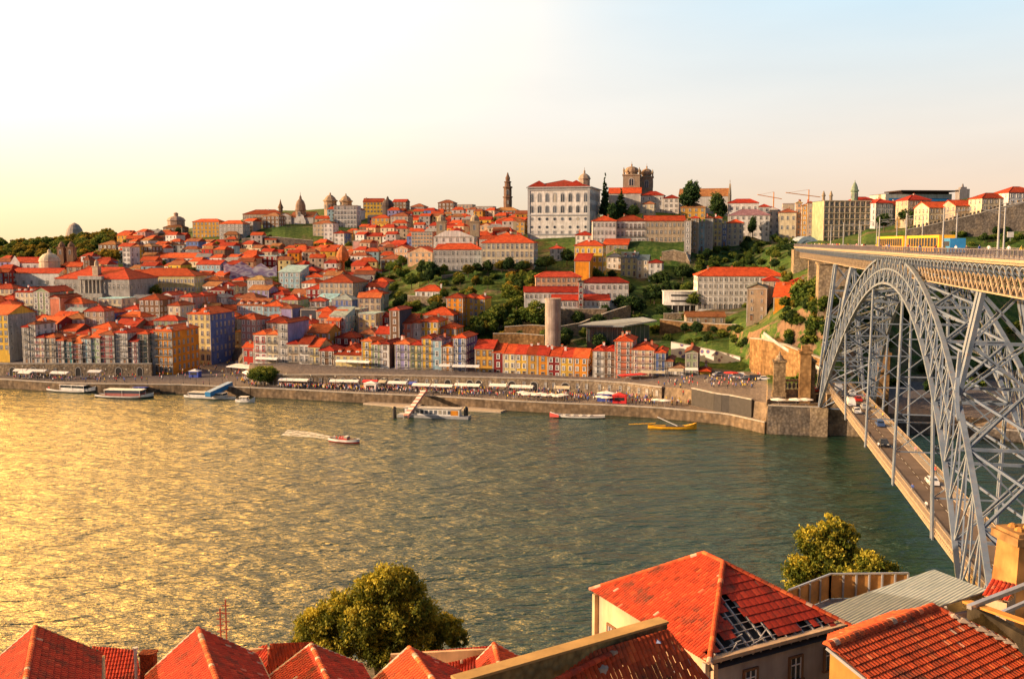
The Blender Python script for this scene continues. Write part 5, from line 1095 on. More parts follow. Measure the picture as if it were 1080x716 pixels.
# big retaining wall with the zigzag stairway
wl('cliff_wall', [(793, 357, 349), (806, 358, 341), (830, 364, 331), (850, 372, 323), (872, 380, 316)], 13, 1.5, STONEO, 'great ochre retaining wall below the cliff behind the obelisk pillars', below=6)
st = [(802, 352, 345), (815, 362, 339), (830, 372, 333), (845, 379, 327), (858, 388, 321), (868, 393, 316)]
r = empty('stairway', at(*st[0]), 0, 'pale covered stairway zigzagging down the cliff to the bridge', 'stairs'); b = MB(); c = MB()
for p, q in zip(st, st[1:]):
    P, Q = at(*p) - r.location, at(*q) - r.location; P.y -= 3; Q.y -= 3; k = 8
    for i in range(k):
        m = P + (Q - P) * (i / k); e = P + (Q - P) * ((i + 1) / k); b.add([(m.x, m.y - 1.3, m.z), (e.x, e.y - 1.3, m.z), (e.x, e.y + 1.3, m.z), (m.x, m.y + 1.3, m.z), (m.x, m.y - 1.3, m.z - 1.6), (e.x, e.y - 1.3, m.z - 1.6), (e.x, e.y + 1.3, m.z - 1.6), (m.x, m.y + 1.3, m.z - 1.6)], [(0, 1, 2, 3), (0, 4, 5, 1), (1, 5, 6, 2), (2, 6, 7, 3), (3, 7, 4, 0)])
    c.bar(P + Vector((0, -1.5, .7)), Q + Vector((0, -1.5, .7)), .3, 1.0)
b.build('steps', WM['beige'], r); c.build('parapet', WM['pale grey'], r)
# banners
b = MB(); p = at(841, 392, 330); q = at(818, 391, 334); p.y -= 9; q.y -= 7
def board(name, a, bb, h, mat, label, cat):
    B = MB(); B.slab([a, bb, bb + Vector((0, .3, 0)), a + Vector((0, .3, 0))], h); return tag(B.build(name, mat), label, cat)
CF = lambda px: lerp([(793, 349), (806, 341), (830, 331), (850, 323), (872, 316)], px) - 1.3
board('banner', at(820, 381.5, CF(820)), at(841.5, 384, CF(841)), 2.9, CANV, 'blank white banner on the ochre wall between the two obelisk pillars', 'banner')
board('banner', at(811, 380, CF(811)), at(815.5, 381, CF(815)), 2.9, CANV, 'small white banner on the ochre wall beside the left obelisk pillar', 'banner')
# azulejo mural wall
def azul():
    m, n, bb = nt('blue_tile_mural'); co = coords(n, 'World', sv=(.5, .5, .5)); v = N(n, 'ShaderNodeTexVoronoi'); v.inputs['Scale'].default_value = .9; n.links.new(co, v.inputs['Vector'])
    a = ramp(n, v.outputs['Distance'], [(.18, (.10, .10, .28)), (.3, (.28, .12, .1)), (.38, (.62, .58, .52)), (.8, (.70, .66, .58))]); n.links.new(a, bb.inputs['Base Color']); return m
wl('tiled_mural_wall', [(708, 361, 372), (730, 365, 368), (757, 371, 362), (781, 377, 356)], 3.6, .6, azul(), 'long slanting wall covered with a figure mural above the small yellow house', below=1.5)
# medieval wall climbing the hill on the right
pts = [(955, 243, 455), (980, 238, 452), (1005, 232, 449), (1030, 226, 446), (1055, 219, 443), (1090, 211, 438)]
r = wl('medieval_wall', pts, 9, 1.6, STONED, 'dark crenellated medieval wall climbing the hill behind the yellow tram', below=8)
b = MB()
for p, q in zip(pts, pts[1:]):
    P, Q = at(*p) - r.location, at(*q) - r.location
    for i in range(6): m = P + (Q - P) * (i / 6); b.box(m.x, m.x + 1.0, m.y - .8, m.y - .1, m.z - .2, m.z + 1.5)
b.build('merlons', STONED, r)
# terrace with the two old bridge pillars
for px, lb in ((821, 'left tall stone obelisk pillar of the old bridge, on the terrace'), (852, 'right tall stone obelisk pillar of the old bridge, nearest the iron arch')):
    base = at(px, 428, 296); base.z = 9; top = at(px, 372, 296).z - 9; r = empty('obelisk_pillar', base, radians(-12), lb, 'pillar'); b = MB(); s = 1.75
    b.box(-s - .3, s + .3, -s - .3, s + .3, -1, 2.0); b.box(-s, s, -s, s, 2, top * .8); b.box(-s - .35, s + .35, -s - .35, s + .35, top * .8, top * .84); b.build('shaft', stone('pillar_stone', (.30, .22, .13), (.44, .32, .17)), r)
    b = MB(); b.lathe([(s, 0), (s * .6, top * .05), (s * .5, top * .09), (.45, top * .11), (.3, top * .14), (.12, top * .19)], 8, (0, 0, top * .84)); b.build('finial', STONE, r)
b = MB(); p, q = at(826, 405, 296), at(848, 405, 296); r = empty('pillar_screen', Vector((p.x, p.y, 9)), 0, 'ornate stone screen with round openings between the two obelisk pillars', 'wall')
L = (q - p).length; b.box(-.5, L + .5, -.3, .5, 0, 2.6); b.box(-.5, L + .5, -.35, .55, 5.0, 5.7); b.box(-.5, 0, -.3, .5, 2.6, 5.0); b.box(L, L + .5, -.3, .5, 2.6, 5); b.build('screen_wall', STONE, r)
for i in range(5): inst('round_opening', win('round', 'stone'), r, (L * (i + .5) / 5, -.31, 2.7), (1.2, 1, 2.2))
b = MB(); b.slab([at(819, 422, 291) , at(849, 422, 291), at(849, 420, 295), at(819, 420, 295)], .4); tag(b.build('canopy_roof', WM['beige']), 'long pale flat canopy at the foot of the obelisk pillars', 'canopy')
# ---------------------------------------------------------------- further houses filling the old town
GREEN = [(395, 283, 462, 350), (425, 285, 560, 372), (500, 300, 565, 372), (545, 262, 605, 292), (565, 326, 740, 372), (655, 288, 735, 345), (560, 360, 740, 400), (740, 252, 850, 290), (690, 340, 800, 380), (255, 250, 335, 266), (0, 245, 75, 262), (600, 195, 700, 232), (590, 326, 700, 345), (270, 296, 296, 304), (800, 290, 1100, 460), (845, 240, 1100, 300), (700, 330, 800, 372), (475, 330, 560, 372), (625, 258, 735, 290), (540, 250, 605, 262), (470, 286, 520, 300), (110, 302, 160, 312)]
def in_green(px, py): return any(a <= px <= c and b_ <= py <= d for a, b_, c, d in GREEN)
cand = []
Y = 424
while Y < 900:
    st = 13 + (Y - 420) * .018; X = -.56 * Y
    while X < .46 * Y:
        x = X + uni(-2.5, 2.5); y = Y + uni(-3, 3) - x * .10
        X += uni(8.5, 12.5)
        z = ground(x, y); px, py = proj((x, y, z))
        if not (-30 < px < 870): continue
        if in_green(px, py): continue
        if px > 560 and py > 252 and y < 700: continue
        if px < 128 - max(0, (y - 640)) * .0 and y > 625: continue
        if px > 598 and y > 0 and py < 300: continue
        if px < 158 and y < 425 or 196 < px < 256 and y < 452: continue
        cand.append((x, y))
    Y += st
CW = ['white'] * 5 + ['cream'] * 3 + ['beige'] * 3 + ['pale grey'] * 3 + ['pale yellow'] * 2 + ['grey', 'brown', 'brown', 'salmon', 'pink', 'ochre', 'yellow', 'orange', 'red', 'dark red', 'light blue', 'lilac', 'stone', 'green', 'peach', 'blue']
FARH = []
def filler(x, y):
    w = uni(6.8, 11.5); d = uni(8, 11); n = random.choice([2, 2, 3, 3, 3, 4]); rot = -13 + uni(-16, 16)
    if blocked(x, y + d / 2, 1.6) or blocked(x - w * .45, y + d / 2, 0) or blocked(x + w * .45, y + d / 2, 0): return
    zg = ground(x, y); H = n * 3.05; p = proj((x, y, zg + H)); k = F / (y * 1.0)
    # keep the fronts of hand-placed landmarks clear
    if proj((x, y, zg + H + 3))[1] < lerp([(0, 246), (120, 241), (186, 239), (230, 233), (256, 227), (300, 223), (340, 217), (400, 215), (440, 219), (480, 216), (520, 218), (560, 222), (600, 228)], p[0]): return
    for lx, ly, ry in LMK:
        if abs(p[0] - lx[0]) < lx[1] + w * k / 2 and y < ry and proj((x, y, zg + H + 2.5))[1] < ly: return
    rf = random.choices(['orange', 'red', 'brown', 'rust', 'grey'], [44, 26, 14, 12, 4])[0]; rt = random.choices(['hip', 'gablex', 'gabley', 'flat'], [52, 34, 8, 4])[0]
    PLACED.append((x, y + d / 2, w / 2, d / 2, radians(rot)))
    FARH.append((x, y, w, d, n, rot, rf, rt, random.choice(CW)))
# (centre px, half width), lowest row that must stay visible, distance of the landmark
LMK = [((97, 40), 318, 512), ((170, 36), 308, 536), ((182, 25), 284, 600), ((43, 18), 291, 570), ((36, 26), 296, 568), ((133, 5), 276, 640), ((264, 28), 289, 583), ((355, 18), 308, 520), ((318, 14), 252, 795), ((364, 13), 240, 785), ((218, 27), 244, 800), ((445, 13), 258, 635), ((480, 24), 254, 555), ((483, 27), 284, 518), ((542, 36), 280, 505), ((590, 36), 246, 594), ((652, 30), 256, 538), ((702, 22), 254, 538), ((393, 12), 226, 835), ((281, 12), 278, 640), ((305, 12), 296, 560), ((220, 13), 289, 560), ((362, 5), 285, 598), ((365, 25), 258, 640), ((790, 24), 248, 570), ((855, 18), 246, 540), ((457, 18), 243, 620), ((535, 7), 212, 890), ((43, 10), 330, 476), ((291, 8), 241, 795), ((142, 5), 275, 630), ((346, 6), 255, 700)]
cand.sort(key=lambda c: c[1])
for x, y in cand: filler(x, y)
nind = 0
for h in HS: nind += 1
ROOM = 285 - nind
for i, (x, y, w, d, n, rot, rf, rt, c) in enumerate(FARH[:ROOM]):
    z = ground(x, y); px, py = proj((x, y, z + n * 3.05)); hw = w / 2 / y * F * cos(radians(rot))
    PLACED.pop(0) if False else None
    house(px - hw, px + hw, py, n, c, rf, rt, Y=y, rot=rot, d=d, row='~', trim=random.choice(['white', 'stone', 'stone', 'grey', 'brown']), base=z, sidewin=True)
# the rest of the hilltop town: hundreds more roofs, too many and too small to tell apart
bb = MB(); keysW = list(WM); keysR = list(RM); mats = [WM[k] for k in keysW] + [RM[k] for k in keysR] + [DARK]
for (x, y, w, d, n, rot, rf, rt, c) in FARH[ROOM:]:
    z = ground(x, y); H = n * 3.05; a = radians(rot); ca, sa = cos(a), sin(a)
    def T(px, py, pz): return (x + px * ca - py * sa, y + px * sa + py * ca, z + pz)
    mi = keysW.index(c); ri = len(keysW) + keysR.index(rf)
    V = [T(px, py, pz) for pz in (-5, H) for px, py in ((-w / 2, 0), (w / 2, 0), (w / 2, d), (-w / 2, d))]
    bb.add(V, [(0, 1, 5, 4), (1, 2, 6, 5), (2, 3, 7, 6), (3, 0, 4, 7), (4, 5, 6, 7)], mi)
    rh = min(w, d) * .24 + .3; o = .4; E4 = [T(-w / 2 - o, -o, H), T(w / 2 + o, -o, H), T(w / 2 + o, d + o, H), T(-w / 2 - o, d + o, H)]
    k = w * .28 if rt == 'hip' else w * .5 + o
    if rt == 'flat': bb.add(E4 + [T(-w / 2 - o, -o, H + .4), T(w / 2 + o, -o, H + .4), T(w / 2 + o, d + o, H + .4), T(-w / 2 - o, d + o, H + .4)], [(4, 5, 6, 7), (0, 1, 5, 4), (1, 2, 6, 5), (3, 0, 4, 7)], ri)
    else: bb.add(E4 + [T(-k, d / 2, H + rh), T(k, d / 2, H + rh)], [(0, 1, 5, 4), (1, 2, 5), (2, 3, 4, 5), (3, 0, 4), (3, 2, 1, 0)], ri)
    for kf in range(n):
        m = int(w / 3.2)
        for i in range(m):
            cx = -w / 2 + w * (i + .5) / m; q = kf * 3.05 + .8
            bb.poly([T(cx - .5, -.03, q), T(cx + .5, -.03, q), T(cx + .5, -.03, q + 1.6), T(cx - .5, -.03, q + 1.6)], len(mats) - 1)
if bb.v: tag(bb.build('hilltop_town', mats), 'dense far-off mass of small red-roofed houses covering the hilltop', 'distant houses', kind='stuff')
print('houses', len(HS), 'far', len(FARH))
# ---------------------------------------------------------------- trees and shrubs
def leafmat(name, c, c2, tr=.25):
    m, n, b = nt(name); co = coords(n, 'World'); oi = N(n, 'ShaderNodeObjectInfo')
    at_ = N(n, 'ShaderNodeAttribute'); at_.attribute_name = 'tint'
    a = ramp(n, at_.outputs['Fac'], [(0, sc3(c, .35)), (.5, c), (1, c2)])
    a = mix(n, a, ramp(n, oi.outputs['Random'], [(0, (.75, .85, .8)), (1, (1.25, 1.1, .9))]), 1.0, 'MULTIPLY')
    n.links.new(a, b.inputs['Base Color']); b.inputs['Roughness'].default_value = .7; b.inputs['Specular IOR Level'].default_value = .2
    t = N(n, 'ShaderNodeBsdfTranslucent'); n.links.new(a, t.inputs[0]); mx = N(n, 'ShaderNodeMixShader'); mx.inputs[0].default_value = tr
    out = n.nodes['Material Output']; n.links.new(b.outputs[0], mx.inputs[1]); n.links.new(t.outputs[0], mx.inputs[2]); n.links.new(mx.outputs[0], out.inputs[0]); return m
LEAF = leafmat('leaves_green', (.07, .13, .022), (.25, .28, .05)); LEAFD = leafmat('leaves_dark', (.026, .065, .02), (.09, .15, .035), .12); LEAFY = leafmat('leaves_golden', (.11, .12, .018), (.42, .30, .045), .3); BARK = plain('bark', (.10, .07, .045), .9)
def crown_mesh(name, lobes, nl, size, mat, seed, per=22, hollow=.55):
    """leaf-sized faces in clumps spread through the volume of several uneven lobes"""
    R = random.Random(seed); vs = []; fs = []; tint = []
    tot = sum(l[3] ** 2 for l in lobes)
    for (cx, cy, cz, r, rz) in [(l + (l[3],))[:5] if len(l) == 4 else l for l in lobes]:
        k = max(3, int(nl / per * r * r / tot))
        for _ in range(k):
            while True:
                x, y, z = R.uniform(-1, 1), R.uniform(-1, 1), R.uniform(-1, 1); q = x * x + y * y + z * z
                if hollow * hollow < q < 1: break
            q = sqrt(q); f = R.uniform(.86, 1.12); px, py, pz = cx + x * r * f, cy + y * r * f, cz + z * rz * f
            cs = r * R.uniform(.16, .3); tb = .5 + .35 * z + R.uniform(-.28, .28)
            for _ in range(per):
                a, b_, c = R.gauss(0, .5) * cs, R.gauss(0, .5) * cs, R.gauss(0, .38) * cs
                o = Vector((px + a, py + b_, pz + c)); n1 = Vector((R.uniform(-1, 1), R.uniform(-1, 1), R.uniform(-.6, 1))).normalized()
                u = n1.cross(Vector((R.uniform(-1, 1), R.uniform(-1, 1), .3))).normalized() * size * R.uniform(.6, 1.3); v = n1.cross(u).normalized() * size * R.uniform(.35, .7)
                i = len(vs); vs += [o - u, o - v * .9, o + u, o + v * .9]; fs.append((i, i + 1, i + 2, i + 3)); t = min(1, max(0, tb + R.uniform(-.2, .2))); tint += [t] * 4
    me = bpy.data.meshes.new(name); me.from_pydata([tuple(v) for v in vs], [], fs); me.materials.append(mat)
    at_ = me.attributes.new('tint', 'FLOAT', 'POINT'); at_.data.foreach_set('value', tint); me.update(); return me
def trunk_mesh(h, r, limbs, seed, mat=BARK):
    R = random.Random(seed); b = MB()
    def taper(p, q, r0, r1, n=7):
        d = (q - p).normalized(); u = d.orthogonal().normalized(); v = d.cross(u); V = []
        for c, rr in ((p, r0), (q, r1)): V += [c + (u * cos(2 * pi * i / n) + v * sin(2 * pi * i / n)) * rr for i in range(n)]
        b.add(V, [(i, (i + 1) % n, n + (i + 1) % n, n + i) for i in range(n)])
    p = Vector((0, 0, -.5)); q = Vector((R.uniform(-.05, .05) * h, 0, h * .5)); taper(p, q, r, r * .75); taper(q, q + Vector((R.uniform(-.06, .06) * h, .03 * h, h * .5)), r * .75, r * .3)
    for l in limbs: s = q + Vector((0, 0, R.uniform(-.15, .15) * h)); e = Vector(l); m = (s + e) / 2 + Vector((0, 0, R.uniform(0, .1) * h)); taper(s, m, r * .5, r * .32, 6); taper(m, e, r * .32, r * .1, 6)
    return b.mesh('trunk', [mat])
# unit trees, about 10 m tall
TREES = {
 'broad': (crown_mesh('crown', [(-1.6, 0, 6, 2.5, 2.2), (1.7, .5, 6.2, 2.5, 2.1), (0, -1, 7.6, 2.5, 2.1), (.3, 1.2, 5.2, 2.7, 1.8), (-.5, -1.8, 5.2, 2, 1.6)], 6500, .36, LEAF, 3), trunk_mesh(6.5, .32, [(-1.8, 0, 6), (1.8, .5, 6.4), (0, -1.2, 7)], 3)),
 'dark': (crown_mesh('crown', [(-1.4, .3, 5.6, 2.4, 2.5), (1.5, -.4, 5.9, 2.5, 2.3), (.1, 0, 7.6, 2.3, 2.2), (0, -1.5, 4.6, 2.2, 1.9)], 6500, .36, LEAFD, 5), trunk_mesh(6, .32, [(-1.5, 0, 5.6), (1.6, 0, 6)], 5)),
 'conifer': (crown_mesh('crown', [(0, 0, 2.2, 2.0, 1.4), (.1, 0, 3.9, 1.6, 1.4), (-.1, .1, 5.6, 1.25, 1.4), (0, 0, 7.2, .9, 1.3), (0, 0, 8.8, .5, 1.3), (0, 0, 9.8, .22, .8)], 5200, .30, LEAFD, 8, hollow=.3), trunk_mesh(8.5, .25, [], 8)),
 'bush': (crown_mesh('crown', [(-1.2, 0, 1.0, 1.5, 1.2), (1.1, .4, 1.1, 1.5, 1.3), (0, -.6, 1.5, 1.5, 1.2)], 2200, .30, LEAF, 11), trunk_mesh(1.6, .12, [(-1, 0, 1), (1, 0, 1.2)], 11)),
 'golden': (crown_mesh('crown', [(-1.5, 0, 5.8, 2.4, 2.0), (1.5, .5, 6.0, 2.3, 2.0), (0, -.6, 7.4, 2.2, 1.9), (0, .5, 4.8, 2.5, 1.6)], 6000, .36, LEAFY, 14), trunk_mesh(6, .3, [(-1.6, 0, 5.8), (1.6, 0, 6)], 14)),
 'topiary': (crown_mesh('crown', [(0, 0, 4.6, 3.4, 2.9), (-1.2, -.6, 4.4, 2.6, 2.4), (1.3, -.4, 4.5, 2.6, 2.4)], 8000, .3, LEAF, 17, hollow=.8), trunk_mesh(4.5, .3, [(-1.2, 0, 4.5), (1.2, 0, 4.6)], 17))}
NAMEOF = {'broad': 'leafy_tree', 'dark': 'dark_tree', 'conifer': 'conifer', 'bush': 'shrub', 'golden': 'golden_tree', 'topiary': 'rounded_tree'}
def tree(kind, pos, h, wx=1.0, label=None, group=None, cat='tree'):
    r = empty(NAMEOF[kind], pos, rnd() * 6.28, label, 'shrub' if kind == 'bush' else cat, group); s = h / {'bush': 2.7, 'topiary': 7.4}.get(kind, 9.8)
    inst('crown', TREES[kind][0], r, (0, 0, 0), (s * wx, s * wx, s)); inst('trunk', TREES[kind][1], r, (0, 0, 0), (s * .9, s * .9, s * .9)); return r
def tpx(kind, px, py0, py1, Y, wpx, label, group=None):
    """tree seen from row py0 (top) to py1 (foot), wpx wide"""
    a, b_ = at(px, py1, Y), at(px, py0, Y); h = b_.z - a.z; gz = ground(a.x, a.y)
    if kind != 'conifer' and abs(gz - a.z) < 8 and gz > 0: a.z = gz; h = b_.z - a.z
    base = {'broad': 8.6, 'dark': 8, 'conifer': 4.2, 'bush': 5.2, 'golden': 8, 'topiary': 7.2}[kind] * h / {'bush': 2.7, 'topiary': 7.4}.get(kind, 9.8)
    return tree(kind, a, h, (wpx * Y / F) / base, label, group)
tpx('topiary', 278.5, 387, 407, 362, 29, 'big round clipped tree on the quay beside the white awnings')
tpx('conifer', 638, 186, 232, 620, 12, 'tall dark cypress between the great palace and the cathedral')
tpx('conifer', 655, 201, 230, 600, 16, 'broad dark conifer in front of the cathedral nave'); tpx('dark', 646, 214, 232, 596, 16, 'dark leafy tree beside the foot of the tall cypress'); tpx('dark', 668, 216, 232, 598, 18, 'low dark tree below the cathedral tower')
tpx('dark', 729, 190, 222, 610, 27, 'large dark round tree on the skyline left of the church gable'); tpx('dark', 756, 203, 230, 590, 22, 'round dark tree just below the long grey church')
tpx('dark', 932, 225, 246, 500, 17, 'dark bushy tree beside the grid-fronted block'); tpx('dark', 957, 219, 246, 495, 20, 'taller dark tree above the yellow tram'); tpx('dark', 794, 228, 242, 560, 11, 'small dark tree beside the white purple-roofed house')
for px, y0, y1, Y, w_, lb in ((455, 276, 287, 515, 22, 'dark clipped tree at the left end of the seminary front'), (503, 277, 287, 512, 16, 'small dark tree between the pale range and the cream seminary'), (552, 275, 287, 508, 24, 'dark tree by the bluish end of the seminary'), (576, 270, 287, 510, 26, 'large dark tree right of the seminary'), (598, 262, 284, 520, 18, 'tall dark tree below the great palace'), (540, 300, 318, 460, 28, 'big leafy tree left of the convent ranges'), (520, 322, 340, 425, 34, 'wide leafy tree on the terrace beside the orange houses'), (567, 318, 346, 425, 38, 'broad tree growing up against the convent ranges'), (668, 312, 336, 440, 30, 'dark tree below the right convent house'), (690, 300, 330, 455, 30, 'tall dark tree between the convent house and the modernist building'), (700, 322, 350, 432, 20, 'narrow dark tree left of the modernist building'), (789, 318, 334, 420, 16, 'leafy tree at the corner of the long convent'), (776, 342, 362, 385, 20, 'dark tree on the grass below the stone warehouse'), (800, 342, 358, 372, 12, 'small tree at the foot of the stone warehouse'), (836, 256, 284, 480, 30, 'dark tree hanging over the slope under the tunnel end of the bridge'), (290, 292, 301, 575, 34, 'bright green round-topped tree in the middle of the old town'), (650, 335, 346, 425, 22, 'dark shrubby tree behind the glass pavilion roof'), (595, 352, 372, 398, 18, 'dark tree to the right of the lift tower'), (632, 352, 366, 394, 24, 'dark tree below the glass pavilion'), (150, 300, 314, 528, 14, 'dark pointed tree left of the pair before the long yellow hall'), (164, 300, 313, 528, 14, 'bushy tree before the middle of the long yellow hall')):
    tpx('dark' if 'dark' in lb else 'broad', px, y0, y1, Y, w_, lb)
R_ = random.Random(21); k = 0
def scatter(n, x0, x1, y0, y1, kinds, hs, group, labels, cnt=None, Yk=None):
    """plants rooted where the sight lines through this patch of hillside meet the ground"""
    got = 0; tries = 0
    while got < n and tries < n * 12:
        tries += 1
        px, py = R_.uniform(x0, x1), R_.uniform(y0, y1); Y = solveY(px, py, 0)
        if Y >= 1140: continue
        p = at(px, py, Y); z = ground(p.x, p.y)
        if blocked(p.x, p.y, 1.2): continue
        kd = R_.choice(kinds); h = R_.uniform(*hs[kd]); p.z = z - .2
        o = tree(kd, p, h, R_.uniform(.8, 1.35), labels[kd], group); got += 1
HH = {'bush': (1.6, 3.2), 'broad': (5, 9), 'dark': (5, 9), 'golden': (5, 8)}
G1 = 'shrubs and trees on the terraced garden slope'
L1 = {'bush': 'green shrub on the terraced slope left of the lift tower', 'broad': 'leafy tree on the terraced slope left of the lift tower', 'dark': 'dark tree on the terraced slope left of the lift tower', 'golden': 'yellow-green tree on the terraced slope left of the lift tower'}
scatter(120, 395, 565, 288, 372, ['bush', 'bush', 'broad', 'broad', 'dark', 'golden'], HH, G1, L1)
L2 = {'bush': 'green shrub on the steep bank below the white convent ranges', 'broad': 'leafy tree on the steep bank below the white convent ranges', 'dark': 'dark tree on the steep bank below the white convent ranges', 'golden': ''}
scatter(54, 565, 735, 290, 366, ['bush', 'broad', 'dark', 'dark'], HH, 'shrubs and trees below the convent', L2)
L3 = {'bush': 'green shrub on the grassy slope beside the upper bridge end', 'broad': 'leafy tree on the grassy slope beside the upper bridge end', 'dark': 'dark tree on the grassy slope beside the upper bridge end', 'golden': ''}
scatter(80, 735, 850, 254, 288, ['bush', 'bush', 'dark', 'broad'], {'bush': (1.6, 3), 'broad': (3, 5), 'dark': (3, 6)}, 'shrubs on the grassy upper slope', L3)
L4 = {'bush': 'green shrub clinging to the rock face beside the iron arch', 'broad': 'leafy tree growing on the rock face beside the iron arch', 'dark': 'dark tree growing on the rock face beside the iron arch', 'golden': 'golden bush-like tree on the rock face beside the iron arch'}
scatter(54, 825, 900, 292, 372, ['bush', 'bush', 'broad', 'dark', 'golden'], {'bush': (1.8, 3.4), 'broad': (3, 6), 'dark': (4, 7), 'golden': (3, 5)}, 'plants on the rock face', L4)
for i in range(46):
    px = R_.uniform(848, 906); Y = R_.uniform(316, 352); x = (px - 540) / F * Y; tree(R_.choice(['dark', 'dark', 'bush']), (x, Y, ground(x, Y) - .4), R_.uniform(3, 7), R_.uniform(.9, 1.3), 'dark tree massed on the cliff under the far end of the upper deck', 'plants on the rock face')
for o in [o for o in COL.objects if o.get('label', '').startswith('dark tree massed') and o.name.startswith('shrub')]: o['label'] = 'dark shrub massed on the cliff under the far end of the upper deck'
L5 = {'bush': 'green shrub on the grass above the tiled mural wall', 'dark': 'dark tree on the grass above the tiled mural wall', 'broad': 'leafy tree on the grass above the tiled mural wall'}
scatter(16, 700, 790, 344, 368, ['bush', 'bush', 'dark'], {'bush': (1.4, 2.6), 'dark': (3, 5)}, 'plants above the mural wall', L5)
L6 = {'dark': 'dark tree seen through and beyond the iron arch', 'bush': 'shrub seen through and beyond the iron arch', 'broad': 'leafy tree seen through and beyond the iron arch'}
scatter(40, 905, 1085, 285, 420, ['bush', 'dark', 'broad'], {'bush': (2, 4), 'broad': (4, 8), 'dark': (4, 8)}, 'trees beyond the arch', L6)
scatter(14, 985, 1078, 245, 262, ['bush', 'bush', 'dark'], {'bush': (1.5, 3), 'dark': (3, 5)}, 'shrubs under the medieval wall', {'bush': 'green shrub on the grass under the medieval wall', 'dark': 'dark tree on the grass under the medieval wall'})
L7 = {'golden': 'hazy golden tree in the far woods on the left skyline', 'broad': 'hazy green tree in the far woods on the left skyline'}
for i in range(190):
    px = R_.uniform(-20, 126); Y = R_.uniform(635, 960); x = (px - 540) / F * Y
    if blocked(x, Y, 2): continue
    tree(R_.choice(['golden', 'broad', 'golden']), (x, Y, ground(x, Y) - .5), R_.uniform(7, 12), R_.uniform(.9, 1.4), L7['golden'], 'far woods on the left skyline')  # gold leaf colour also imitates warm haze over the far woods
for o in [o for o in COL.objects if o.get('group') == 'far woods on the left skyline' and o.name.startswith('leafy')]: o['label'] = L7['broad']
L8 = {'dark': 'dark tree tucked between the old-town roofs', 'broad': 'leafy tree tucked between the old-town roofs', 'golden': 'golden tree tucked between the old-town roofs'}
for i in range(60):
    px = R_.uniform(110, 560); Y = R_.uniform(500, 860); x = (px - 540) / F * Y
    if blocked(x, Y, 1): continue
    kd = R_.choice(['dark', 'broad', 'golden']); tree(kd, (x, Y, ground(x, Y) - .3), R_.uniform(5, 10), R_.uniform(.8, 1.1), L8[kd], 'trees tucked between the old-town roofs')
# ---------------------------------------------------------------- foreground roofs on the near bank
def tilemat(name, c, moss=.35, pale=.25):
    m, n, b = nt(name); co = coords(n, 'World'); at_ = N(n, 'ShaderNodeAttribute'); at_.attribute_name = 'tint'
    a = ramp(n, at_.outputs['Fac'], [(0, sc3(c, .45)), (.35, sc3(c, .8)), (.7, c), (.93, (min(1, c[0] * 1.25), c[1] * 1.9, c[2] * 1.8)), (1, (.55, .36, .25))])
    f = noise(n, co, .55, 6, .75); g = noise(n, co, 5, 4, .7)
    a = mix(n, a, (.05, .042, .028), mixf(n, ramp(n, f, [(.5, (0, 0, 0)), (.68, (1, 1, 1))]), moss))
    a = mix(n, a, (.34, .20, .10), mixf(n, ramp(n, g, [(.6, (0, 0, 0)), (.74, (1, 1, 1))]), pale))
    n.links.new(a, b.inputs['Base Color']); b.inputs['Roughness'].default_value = .8; b.inputs['Specular IOR Level'].default_value = .25
    bump(n, b, g, .5, .02); return m
def mixf(n, s, k):
    q = N(n, 'ShaderNodeMath', operation='MULTIPLY'); n.links.new(s, q.inputs[0]); q.inputs[1].default_value = k; return q.outputs[0]
TRED = tilemat('near_tile_red', (.50, .042, .017), .75, .2); TORA = tilemat('near_tile_orange', (.58, .085, .024), .75, .35); TMIX = tilemat('near_tile_mixed', (.52, .055, .018), .8, .4)
